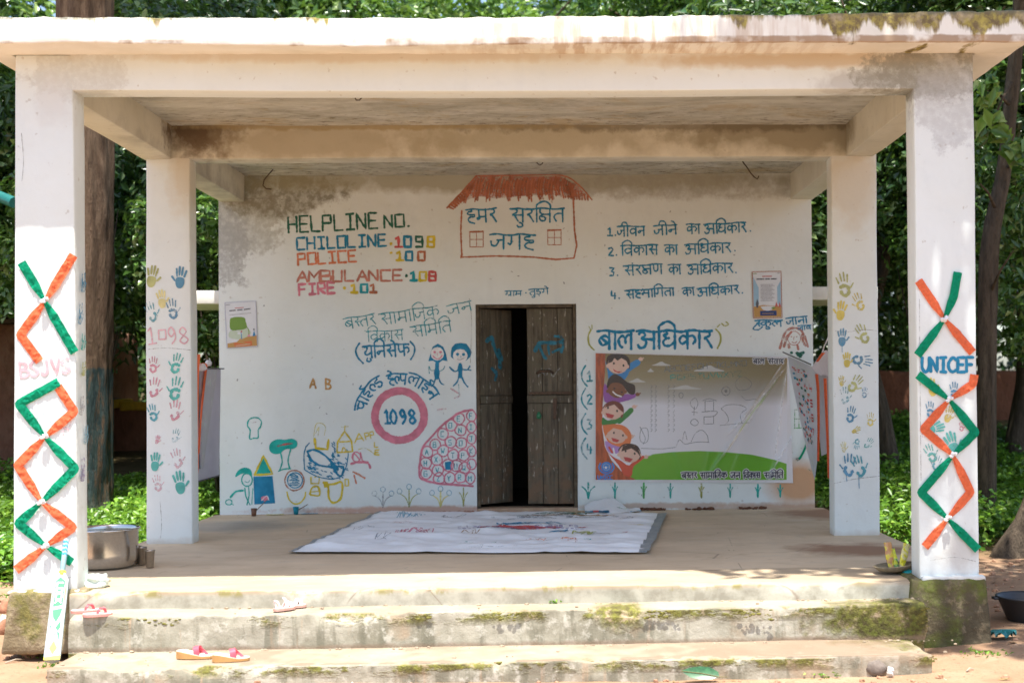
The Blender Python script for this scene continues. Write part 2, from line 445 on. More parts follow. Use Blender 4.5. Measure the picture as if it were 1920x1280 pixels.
def mk_step():
    t = NT('weathered_step_cement')
    x, y, z = t.sep()
    nrm = t.n('ShaderNodeNewGeometry').outputs['Normal']; nzv = t.sep(nrm)[2]
    a = t.noise(2.2, 6, .65); b = t.noise(11, 6, .68); st = t.noise(1.2, 5, .6, t.vmap((9, 2, 1.3))); f = t.noise(80, 4, .6)
    tread = t.mix(t.ramp(a, .38, .64), (.40, .335, .25), (.31, .245, .175))
    tread = t.mix(t.ramp(b, .55, .72, 0, .5), tread, (.29, .215, .15))
    ris = t.mix(t.ramp(a, .43, .57), (.43, .40, .32), (.26, .24, .18))
    ris = t.mix(t.ramp(st, .50, .60, 0, .7), ris, (.17, .16, .115))
    ris = t.mix(t.ramp(b, .54, .64, 0, .75), ris, (.54, .51, .43))
    ris = t.mix(t.math('MULTIPLY', t.ramp(t.noise(1.5, 5, .6, t.vmap((12, 2, 1), (9, 0, 0))), .60, .74), .7), ris, (.46, .31, .20))
    # reddish mud washed over the right part and over the foot of each riser
    ris = t.mix(t.math('MULTIPLY', t.ramp(t.math('ADD', t.noise(2.4, 5, .6), t.ramp(x, 0, 2.6, -.1, .13)), .50, .66), .75), ris, (.42, .30, .20))
    c = t.mix(t.ramp(nzv, .45, .8), ris, tread)
    ex = t.ramp(x, -3.2, 2.2, -.10, .07)
    # moss below each nosing
    def band(zt, h): return t.math('MULTIPLY', t.ramp(z, zt - h, zt - h * .45), t.ramp(z, zt - .001, zt - .010))
    bands = t.math('MAXIMUM', band(Z2, .085), band(Z3, .075))
    mm = t.math('MULTIPLY', bands, t.ramp(t.math('ADD', t.noise(3.4, 6, .68, t.vmap((1, 1, 2.4), (1, 0, 0))), ex), .47, .54))
    big = t.blob(tuple(PY(1690, 1160, YB)), (.44, .3, .16), 7, .9)
    big2 = t.blob(tuple(PY(1165, 1150, YB)), (.16, .3, .09), 10, .8)
    mm = t.math('MAXIMUM', mm, t.math('MAXIMUM', big, big2))
    mc = t.mix(t.ramp(t.noise(28, 5, .7), .42, .60), (.11, .095, .03), (.21, .205, .04))
    mc = t.mix(t.ramp(t.noise(13, 5, .7, t.vmap((1, 1, 1), (8, 0, 0))), .52, .64), mc, (.40, .31, .20))
    c = t.mix(t.math('MULTIPLY', mm, .95), c, mc)
    c = t.mix(t.math('MULTIPLY', t.math('MULTIPLY', big, t.ramp(t.noise(9, 6, .7), .40, .55)), .9), c, t.mix(t.ramp(t.noise(30, 4, .7), .42, .6), (.06, .05, .02), (.11, .12, .025)))
    foot = t.math('MAXIMUM', t.ramp(t.math('SUBTRACT', z, t.math('MULTIPLY', a, .05)), Z2 + .012, Z2 - .02, 0, 0), t.math('MULTIPLY', t.ramp(t.math('SUBTRACT', z, t.math('MULTIPLY', b, .06)), Z3 + .0, Z3 - .022), t.ramp(z, Z3 - .002, Z3 + .002)))
    c = t.mix(t.math('MULTIPLY', foot, .7), c, (.22, .15, .10))
    h = t.math('ADD', t.math('MULTIPLY', b, .8), t.math('MULTIPLY', f, .25))
    h = t.math('ADD', h, t.math('MULTIPLY', t.math('MULTIPLY', mm, t.noise(45, 4, .7)), 2.0))
    return t.out(c, .88, .2, t.bump(h, .6, .012))
m_step = mk_step()
def mk_plinth(name, green):
    t = NT(name)
    a = t.noise(4, 6, .65); b = t.noise(16, 6, .7); v = t.voro(14)
    c = t.mix(t.ramp(a, .38, .62), (.36 - .22 * green, .285 - .17 * green, .185 - .11 * green), (.24 - .16 * green, .185 - .12 * green, .11 - .07 * green))
    c = t.mix(t.ramp(b, .50, .66), c, (.44 - .2 * green, .36 - .17 * green, .24 - .12 * green))
    m = t.ramp(t.noise(3.2, 6, .7, t.vmap((1, 1, 1), (green * 9, 0, 0))), .50 - .05 * green, .60 - .03 * green)
    c = t.mix(t.math('MULTIPLY', m, .85), c, t.mix(t.ramp(b, .40, .60), (.10, .10, .03), (.22, .19, .05) if green < .5 else (.12, .15, .03)))
    return t.out(c, .9, .15, t.bump(t.math('ADD', b, t.math('MULTIPLY', v, .4)), .8, .02))
m_plinth_l, m_plinth_r = mk_plinth('mossy_plinth_stone', .2), mk_plinth('dark_mossy_plinth_stone', 1.0)
def mk_doorwood():
    t = NT('old_door_wood')
    g = t.noise(2.5, 7, .65, t.vmap((14, 14, 1.0))); b = t.noise(5, 6, .65); s = t.noise(9, 3, .5, t.vmap((5, 5, .9)))
    z = t.sep()[2]
    c = t.mix(t.ramp(g, .35, .68), (.055, .046, .033), (.17, .142, .10))
    c = t.mix(t.ramp(b, .45, .66), c, (.12, .105, .07))
    c = t.mix(t.math('MULTIPLY', t.ramp(z, 1.35, .7), t.ramp(t.noise(7, 5, .6), .42, .6)), c, (.17, .11, .068))
    c = t.mix(t.ramp(s, .66, .70, 0, .75), c, (.46, .43, .36))
    c = t.mix(t.ramp(t.noise(40, 3, .5, t.vmap((1, 1, .4))), .70, .73, 0, .7), c, (.42, .40, .33))
    return t.out(c, .75, .3, t.bump(g, .5, .006))
m_door = mk_doorwood()
m_frame = simple('door_frame_wood', (.10, .078, .052), .8, .2, .5, 18, bump=.4)
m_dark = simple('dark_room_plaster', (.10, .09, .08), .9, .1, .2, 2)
m_iron = simple('rusty_iron', (.10, .065, .045), .6, .4, .3, 60, metal=.6)
m_green_lock = simple('green_padlock', (.02, .16, .07), .4, .5)

# ---------------------------------------------------------------- the pavilion
pav = empty('pavilion', (-.3, Y1, 0), 'white open-fronted pavilion with four pillars, painted back wall and three steps', 'pavilion')
def wob(a=.007, sc=1.3, seed=0):
    def w(p): return Vector((p.x + a * nz(p, sc, seed), p.y + a * .5 * (nz(p, sc, seed + 3) + .6), p.z + a * nz(p, sc, seed + 6)))
    return w
def pillar(c_tl, c_tr, c_br, c_bl, Yf, depth, name='pillar', back_dx=0, r=.012, zbot=None):
    """front face corners from the photograph, on the plane Y = Yf"""
    q = [PY(*c, Yf) for c in (c_tl, c_tr, c_br, c_bl)]
    z0 = min(q[2].z, q[3].z) if zbot is None else zbot; z1 = max(q[0].z, q[1].z)
    H = z1 - z0
    def warp(p):
        u, v, w = p.x, p.y, p.z
        lo = q[3].lerp(q[2], u); hi = q[0].lerp(q[1], u)
        t = w / H
        x = lo.x + (hi.x - lo.x) * t + .004 * noise.noise(Vector((u * 2, w * 1.3, Yf)))
        z = z0 + H * t
        d = v
        o = Vector((x + .004 * nz((x, d, z), 1.7, Yf), Yf + d * depth + .002 * (1 + nz((x, d, z), 2.5, 5)), z))
        return o
    b = MB()
    # box in (u, v, z) space, rounded in real size by keeping u and v scaled
    W = (q[2] - q[3]).length
    b2 = MB().box(0, W, 0, depth, 0, H, res=.06, r=r)
    vs = [warp(Vector((x / W, y / depth, z))) for x, y, z in b2.v]
    b.v = vs; b.f = b2.f; b.m = b2.m; b.v = [tuple(v) for v in vs]
    return b.build(name, m_pillar, pav, smooth='sharp')
FL = pillar((28, 103), (136, 103), (145, 1106), (24, 1114), Y1, PD)
FR = pillar((1712, 98), (1825, 98), (1837, 1083), (1725, 1087), Y1, PD)
ML = pillar((273, 290), (355, 290), (361, 1020), (274, 1023), Y2, PD)
MR = pillar((1558, 284), (1643, 284), (1651, 1008), (1565, 1009), Y2, PD)
# painted feet: whitewash spread a little wider than the pillar
def foot(x0, x1, y0, y1, zt, mat, name='pillar_foot'):
    b = MB().box(x0, x1, y0, y1, P0 - .012, zt, .03, .012, lambda p: p + Vector((.010 * nz(p, 14, 1), .008 * nz(p, 14, 2), .006 * nz(p, 18, 3))))
    return b.build(name, mat, pav, smooth='sharp')
foot(XLo - .03, XLi + .03, Y1 - .035, Y1 + .03, P0 + .012, m_pillar)
foot(XRi - .0, XRo + .03, Y1 - .04, Y1 + .03, P0 + .030, m_pillar)
# beams
MB().box(XLi - .03, XRi + .03, Y1 + .001, Y1 + PD, ZB, ZC + .02, .10, .010,
         lambda p: Vector((p.x, p.y + .0025 * (1 + nz(p, 1.2, 2)), p.z + (-.012 * math.sin(max(0, min(1, (p.x + 2.9) / 5.2)) * math.pi) + .008 * nz(p, .9, 1)) * (1 if p.z < ZB + .1 else 0)))
         ).build('front_beam', m_beam, pav, smooth='sharp')
MB().box(XLo + .004, XRo - .004, Y2 - .004, Y2 + PD + .04, ZB2, ZC + .02, .10, .012, wob(.008, 1.1, 4)).build('middle_beam', m_midbeam, pav, smooth='sharp')
for (x0, x1) in ((XLo + .004, -3.07), (2.44, XRo - .004)):
    MB().box(x0, x1, Y1 + PD - .01, Y2 - .002, ZB2 + .0, ZC + .02, .12, .010, wob(.006, 1.2, x0)).build('side_beam', m_midbeam, pav, smooth='sharp')
    MB().box(x0, x1, Y2 + PD + .02, Y3 + .01, ZB2 + .01, ZC + .02, .12, .010, wob(.008, 1.2, x0 + 3)).build('side_beam', m_midbeam, pav, smooth='sharp')
# roof: main slab with a thicker dropped edge
XSL, XSR = XLo - .17, XRo + .262
MB().box(XLo - .02, XRo + .02, Y1 + .02, 16.3, ZC, ZT - .02, .25, 0, lambda p: Vector((p.x, p.y, p.z + (.012 * nz(p, .8, 3) if p.z < ZC + .01 else 0)))).build('ceiling_slab', m_ceil, pav, smooth='sharp')
_tops = [(0, 32), (200, 33), (480, 33), (780, 35), (1000, 31), (1250, 30), (1500, 27), (1700, 22), (1930, 20)]
_bots = [(0, 82), (150, 80), (450, 85), (680, 88), (960, 83), (1300, 80), (1600, 79), (1930, 79)]
def prof(tab):
    q = [PY(a, b, YF) for a, b in tab]
    def f(x):
        if x <= q[0].x: return q[0].z
        for a, b in zip(q, q[1:]):
            if x <= b.x: return a.z + (b.z - a.z) * (x - a.x) / (b.x - a.x)
        return q[-1].z
    return f
f_top, f_bot = prof(_tops), prof(_bots)
def fw(p):
    x = p.x
    zt, zb = f_top(x), f_bot(x)
    t = (p.z - ZJ) / (ZT - ZJ)
    if p.y < YF + .02: z = zb + (zt - zb) * t
    else:
        k = min(1, (p.y - YF) / .2); z = (zb + (zt - zb) * t) * (1 - k) + p.z * k
    jag = .010 * nz(p, 9, 1) + .006 * nz(p, 26, 2)
    return Vector((x, p.y + .004 * nz(p, 5, 3) + (.5 * jag if p.y < YF + .02 else 0), z + (jag if t > .9 else .45 * jag)))
MB().box(XSL, XSR, YF, Y1 + .018, ZJ, ZT, .035, .008, fw).build('roof_edge', m_fascia, pav, smooth='sharp')
for a, b in ((XSL, XLo - .022), (XRo + .022, XSR)):
    MB().box(a, b, Y1 + .020, 16.3, ZJ, ZT, .12, .008, lambda p: p + Vector((0, 0, .008 * nz(p, 6, 1)))).build('roof_edge', m_fascia, pav, smooth='sharp')
# platform: top sheet with chipped nosing
def chip(p, yf, zt, amp, seed):
    d = math.hypot(max(0, p.y - yf), max(0, zt - p.z))
    if d < .07:
        k = (1 - d / .07)
        n = nz((p.x, 0, 0), 2.2, seed) + .6 * nz((p.x, p.z * 3, 0), 7, seed + 1) + .35 * nz(p, 22, seed + 2)
        c = amp * 1.5 * k * max(-.15, n) + (.02 * k * max(0, nz((p.x, 0, 0), 3.1, seed + 9) - .25) * 3 if p.x > -.5 else 0)
        return Vector((0, c * .7, -c))
    return Vector((0, 0, 0))
def und(p, s=0): return Vector((.006 * nz(p, 2.1, s), .012 * nz(p, 1.1, s + 2) + .004 * nz(p, 12, s), .009 * nz(p, 1.2, s + 4) + .003 * nz(p, 11, s)))
xa0, xa1 = PY(197, 1108, YA).x, PY(1708, 1089, YA).x
def ysl(x, y): return 0.0
b = MB().box(XLo + .36, XRi + .03, YA, 8.6, P0 - .16, P0, .035, .010, lambda p: p + und(p, 1) + chip(p, YA, P0, .022, 4) + Vector((0, .012 * (p.x + .3), 0)))
b.build('platform_edge', m_edge, pav, smooth='sharp')
MB().grid(lambda u, v: (lambda x, y: Vector((x, y, P0 - .002 + .003 * nz((x, y, 0), 1.4, 5))))(XLo - .06 + u * (XRo - XLo + .12), 8.58 + v * (Y3 - 8.58 + .02)), 90, 60).build('platform_floor', m_floor, pav, smooth=True)
b = MB(); b.box(XLo - .06, XRo + .06, 8.2, Y3, -.15, P0 - .0075, .25, .02, und); b.box(XLo - .02, XLo + .40, Y1 + .02, 8.9, -.15, P0 - .006, .1, .01, und); b.box(XRi - .02, XRo + .04, Y1 + .02, 8.9, -.15, P0 - .006, .1, .01, und)
b.build('platform_base', m_floor, pav, smooth='sharp')
# plinths under the front pillars
def pl(c, Yf, depth, mat, seed):
    q = [PY(*k, Yf) for k in c]
    zt, zb = q[0].z, min(q[2].z, q[3].z) - .06
    def w(p):
        t = (p.z - zb) / (zt - zb)
        xl = q[3].x + (q[0].x - q[3].x) * t; xr = q[2].x + (q[1].x - q[2].x) * t
        return Vector((xl + (xr - xl) * p.x + .012 * nz(p, 5, seed), p.y + .012 * nz(p, 5, seed + 2) - .03 * (1 - t), p.z + .008 * nz((p.x * 2, p.y, p.z), 6, seed)))
    b0 = MB().box(0, 1, Yf, Yf + depth, zb, zt, .03, .03)
    b = MB(); b.f = b0.f; b.m = b0.m; b.v = [tuple(w(Vector(v))) for v in b0.v]
    return b.build('plinth', mat, pav, smooth=True)
pl([(16, 1108), (160, 1108), (160, 1204), (3, 1208)], Y1 - .045, .5, m_plinth_l, 1)
pl([(1709, 1086), (1850, 1084), (1860, 1206), (1700, 1206)], Y1 - .055, .5, m_plinth_r, 5)
# steps
def step(cl_t, cr_t, yf, yb, zt, zb, seed, amp=.03):
    x0, x1 = PZ(*cl_t, zt).x, PZ(*cr_t, zt).x
    ql, qr = PZ(*cl_t, zt), PZ(*cr_t, zt)
    def w(p):
        sk = (ql.y - yf) + (qr.y - ql.y) * (p.x - x0) / (x1 - x0)
        k = max(0, min(1, (yb - p.y) / (yb - yf)))
        e = und(p, seed) + chip(p, yf, zt, amp, seed)
        # broken right end
        if p.x > x1 - .12: e += Vector((-.05 * max(0, nz((p.x, p.y, p.z), 9, seed)) * (p.x - x1 + .12) / .12, 0, -.02 * max(0, nz(p, 7, seed + 1))))
        return p + e + Vector((0, sk * k * .6, 0))
    return MB().box(x0, x1, yf, yb, zb, zt, .035, .014, w).build('step', m_step, pav, smooth='sharp')
step((127, 1157), (1738, 1132), YB, YA + .06, Z2, -.06, 11)
step((83, 1257), (1750, 1228), YC, YB + .06, Z3, -.08, 15, .04)
# back wall with the doorway, and the dark room behind it
dl, dr = PY(893, 760, Y3).x, PY(1082, 760, Y3).x
dt, db = PY(985, 570, Y3).z, P0 + .03
wl, wr = PY(411, 700, Y3).x, PY(1525, 700, Y3).x
WT = .22
def ww(p): return Vector((p.x, p.y + (.0012 * (1 + nz(p, 2, 8)) if p.y < Y3 + .01 else 0), p.z))
b = MB()
b.box(wl, dl, Y3, Y3 + WT, 0, ZC + .01, .15, 0, ww); b.box(dr, wr, Y3, Y3 + WT, 0, ZC + .01, .15, 0, ww); b.box(dl, dr, Y3, Y3 + WT, dt, ZC + .01, .15, 0, ww)
WALL = b.build('back_wall', m_wall, pav, smooth='sharp')
b = MB(); b.box(dl + .002, dr - .002, Y3 + .01, Y3 + WT, 0, db, .2, 0)
b.build('threshold', m_floor, pav)
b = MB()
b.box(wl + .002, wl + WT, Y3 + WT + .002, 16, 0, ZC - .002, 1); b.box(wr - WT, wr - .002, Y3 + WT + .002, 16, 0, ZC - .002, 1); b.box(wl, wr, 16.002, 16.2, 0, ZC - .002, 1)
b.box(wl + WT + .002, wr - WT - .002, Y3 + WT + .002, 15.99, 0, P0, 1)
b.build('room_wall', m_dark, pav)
for a, c in ((wl - .60, wl - .003), (wr + .003, wr + .8)):
    MB().box(a, c, Y3 + .5, Y3 + 1.5, PY(380, 570, Y3 + .5).z, PY(380, 545, Y3 + .5).z, .1, .01, wob(.006)).build('window_hood', m_fascia, pav, smooth='sharp')
# door frame and leaves
FRM = MB()
FRM.box(dl + .003, dl + .035, Y3 + .006, Y3 + .10, db, dt - .002, .3, .004, wob(.003, 4)); FRM.box(dr - .035, dr - .003, Y3 + .006, Y3 + .10, db, dt - .002, .3, .004, wob(.003, 4))
FRM.box(dl + .037, dr - .037, Y3 + .006, Y3 + .10, dt - .035, dt - .002, .3, .004, wob(.003, 4))
FRM.build('door_frame', m_frame, pav, smooth='sharp')
lw = (dr - dl - .078) / 2
LZ0, LZ1 = db + .035, dt - .04
def leaf(hx, sgn, ang, mid_px):
    """one door leaf: stiles, rails and sunk panels; built closed and then turned about its hinge"""
    parts = []
    W = lw
    def X(a): return a
    def rot(p):
        c, s = math.cos(ang), math.sin(ang)
        x, y = p.x, p.y
        return Vector((hx + sgn * (x * c - y * s), Y3 + .05 + (x * s + y * c), p.z))
    zm = PY(1030, 748, Y3).z
    def bb(x0, x1, y0, y1, z0, z1, r=.004):
        m = MB().box(x0, x1, y0, y1, z0, z1, .06, r, lambda p: rot(p + Vector((.002 * nz(p, 6, 1), .003 * nz(p, 5, 2), .002 * nz(p, 6, 3)))))
        if sgn < 0: m.f = [f[::-1] for f in m.f]
        return m
    root = bpy.data.objects.new('door_leaf', None); COL.objects.link(root); root.parent = pav
    root.location = Vector((hx, Y3 + .05, P0)) - wloc(pav)
    root.empty_display_size = .1
    n = 3
    for i in range(n):
        a = i * (W / n)
        bb(a + .002, a + W / n - .002, .0, .024, LZ0, zm - .042).build('plank', m_door, root, smooth='sharp')
        bb(a + .002, a + W / n - .002, .0, .024, zm + .042, LZ1).build('plank', m_door, root, smooth='sharp')
    bb(.0, W, -.010, .022, zm - .038, zm + .038).build('rail', m_door, root, smooth='sharp')
    return root, rot, zm
LR, rotR, zm = leaf(dr - .037, -1, math.radians(6), 0)
LL, rotL, _ = leaf(dl + .037, 1, math.radians(48), 0)
def onleaf(rot, sgn):  # (x along leaf, z) a little in front of the planks
    return lambda x, z, o=.0: rot(Vector((x, -o, z)))
# hasp, bolt and padlock on the right leaf
hp = onleaf(rotR, -1)
def barR(x0, x1, z0, z1, o0, o1, mat, name):
    m = MB().box(x0, x1, -o1, -o0, z0, z1, .05, .003, rotR); m.f = [f[::-1] for f in m.f]
    return m.build(name, mat, LR, smooth='sharp')
barR(lw - .30, lw - .265, zm - .20, zm + .01, .012, .024, m_iron, 'hasp')
barR(.02, lw - .02, zm + .05, zm + .075, .003, .016, m_iron, 'bolt')
MB().tube([hp(lw - .27, zm + .26, .02), hp(lw - .24, zm + .285, .03), hp(lw - .13, zm + .28, .03), hp(lw - .10, zm + .26, .02)], .012, 6).build('handle', m_iron, LR, smooth=True)
MB().lathe(hp(lw - .12, zm - .20, .03), [(0, 0), (.022, .004), (.024, .04), (.012, .07), (0, .075)], 12).build('padlock', m_green_lock, LR, smooth=True)
# hooks in the ceiling
def hook(pts, Y, r=.006):
    MB().tube([PY(a, b_, Y + k * .0) for k, (a, b_) in enumerate(pts)], r, 6).build('hook', m_iron, pav, smooth=True)
hook([(512, 318), (503, 328), (495, 338), (493, 348), (499, 354), (509, 355)], 12.3)
hook([(1006, 298), (1007, 306), (1012, 310), (1017, 307), (1018, 298)], 11.2, .005)
hook([(665, 183), (668, 188), (674, 188), (678, 184)], 8.3, .004)
hook([(1392, 303), (1400, 313), (1407, 324), (1414, 332), (1420, 336), (1423, 330)], 12.2)
# ---------------------------------------------------------------- brush paint
def paint(name, col, cover=.85, sc=1.0):
    t = NT(name)
    n = t.noise(26 * sc, 5, .7); f = t.noise(110 * sc, 3, .6)
    g_ = t.noise(5, 3, .6)
    v = t.math('ADD', t.math('MULTIPLY', n, .50), t.math('ADD', t.math('MULTIPLY', f, .25), t.math('MULTIPLY', g_, .25)))
    th = .70 - .42 * cover
    a = t.ramp(v, th - .05, th + .05, .12 if cover < .7 else .35, .97 if cover > .6 else .80)
    c = t.mix(t.ramp(t.noise(9 * sc, 4), .35, .65), tuple(x * .82 for x in col), tuple(min(1, x * 1.15 + .01) for x in col))
    return t.out(c, .7, .3, None, alpha=a)
C = dict(blue=(.012, .21, .37), teal=(.01, .31, .38), tealg=(.01, .39, .33), dgreen=(.02, .13, .09), navy=(.015, .11, .20), red=(.55, .10, .10),
         pink=(.62, .20, .27), ppink=(.70, .42, .46), orange=(.62, .20, .10), brown=(.42, .15, .08), rbrown=(.50, .20, .15), yellow=(.66, .52, .04), pyellow=(.74, .66, .25),
         olive=(.38, .40, .10), green=(.10, .42, .12), tan=(.46, .26, .09), grey=(.35, .36, .38), lblue=(.25, .48, .60), violet=(.30, .25, .42))
PM = {}
for k_ in list(C): C['h_' + k_] = tuple(.86 * v + .14 * .72 for v in C[k_])
def pm(c, cover=.88):
    k = (c, cover)
    if k not in PM: PM[k] = paint('paint_%s_%s' % (c, {True: 'full', False: 'thin'}[cover > .6] + ('' if cover in (.88, .5) else 'er')), C[c], cover)
    return PM[k]
def smooth_path(pts, n=4, closed=False):
    P = [Vector((p[0], p[1])) for p in pts]
    if len(P) < 3: return P
    out = []
    N = len(P)
    rng = range(N if closed else N - 1)
    for i in rng:
        g = lambda k: P[k % N] if closed else P[max(0, min(N - 1, k))]
        a, b, c, d = g(i - 1), g(i), g(i + 1), g(i + 2)
        for j in range(n):
            t = j / n
            out.append(.5 * ((2 * b) + (c - a) * t + (2 * a - 5 * b + 4 * c - d) * t * t + (-a + 3 * b - 3 * c + d) * t ** 3))
    out.append(P[0] if closed else P[-1])
    return out
class Brush:
    """collects brush strokes given in photograph pixels; fn(px, py, off) lays them on their real surface"""
    def __init__(s, fn, wob=.7):
        s.fn = fn; s.mb = MB(); s.mats = []; s.k = 0; s.wob = wob; s.extra = 0; s.rn = random.Random(5)
    def mi(s, m):
        if m not in s.mats: s.mats.append(m)
        return s.mats.index(m)
    def stroke(s, pts, w, m, smooth=True, closed=False, taper=False):
        P = smooth_path(pts, 4 if smooth is True else (smooth or 1), closed) if smooth else [Vector((p[0], p[1])) for p in pts] + ([Vector(pts[0][:2])] if closed else [])
        Q = [P[0]]
        for p in P[1:]:
            d = (p - Q[-1]).length
            st = max(2.5, w * .9)
            if d > st * 1.5:
                a = Q[-1]; n = int(d / st)
                for j in range(1, n): Q.append(a.lerp(p, j / n))
            if d > .05: Q.append(p)
        if len(Q) < 2: Q.append(Q[0] + Vector((.5, .2)))
        s.k += 1
        off = .0016 + s.extra + .00004 * (s.k % 60)
        n = len(Q); L = []
        for i, p in enumerate(Q):
            t = (Q[min(n - 1, i + 1)] - Q[max(0, i - 1)]).normalized()
            nn = Vector((-t.y, t.x))
            ww = w * (.5 + .5 * s.wob * (s.rn.random() - .5) * .8)
            if taper: ww *= 1 - .75 * i / (n - 1)
            j = nn * (s.rn.random() - .5) * w * .12 * s.wob
            L.append((p + j, nn * ww, t))
        vs = []; fs = []; 
        p, nn, t = L[0]; vs += [p - t * w * .35 + nn * .5, p - t * w * .35 - nn * .5]
        for p, nn, t in L: vs += [p + nn, p - nn]
        p, nn, t = L[-1]; vs += [p + t * w * .35 + nn * .5, p + t * w * .35 - nn * .5]
        for i in range(len(vs) // 2 - 1): fs.append((2 * i, 2 * i + 2, 2 * i + 3, 2 * i + 1))
        s.mb.add([s.fn(v.x, v.y, off + 1e-5 * (i // 2)) for i, v in enumerate(vs)], fs, s.mi(m))
        return s
    def fill(s, pts, m, smooth=False):
        P = smooth_path(pts, 3, True)[:-1] if smooth else [Vector((p[0], p[1])) for p in pts]
        s.k += 1; off = .0016 + s.extra + .00004 * (s.k % 60)
        tr = tessellate_polygon([[Vector((p.x, p.y, 0)) for p in P]])
        s.mb.add([s.fn(p.x, p.y, off) for p in P], [tuple(t) for t in tr], s.mi(m))
        return s
    def blob(s, cx, cy, rx, ry, m, rot=0, n=12, jag=.12):
        pts = []
        for i in range(n):
            th = 2 * math.pi * i / n; q = 1 + jag * (s.rn.random() - .5) * 2
            x, y = math.cos(th) * rx * q, math.sin(th) * ry * q
            pts.append((cx + x * math.cos(rot) - y * math.sin(rot), cy + x * math.sin(rot) + y * math.cos(rot)))
        return s.fill(pts, m)
    def ring(s, cx, cy, rx, ry, w, m, n=14, jag=.03, a0=0, a1=360):
        full = (a1 - a0) >= 360
        pts = [(cx + math.cos(math.radians(a0 + (a1 - a0) * i / n)) * rx * (1 + jag * (s.rn.random() - .5) * 2), cy + math.sin(math.radians(a0 + (a1 - a0) * i / n)) * ry * (1 + jag * (s.rn.random() - .5) * 2)) for i in range(n if full else n + 1)]
        return s.stroke(pts, w, m, closed=full)
    def done(s, name, parent, label=None):
        return s.mb.build(name, s.mats, parent, label=label)
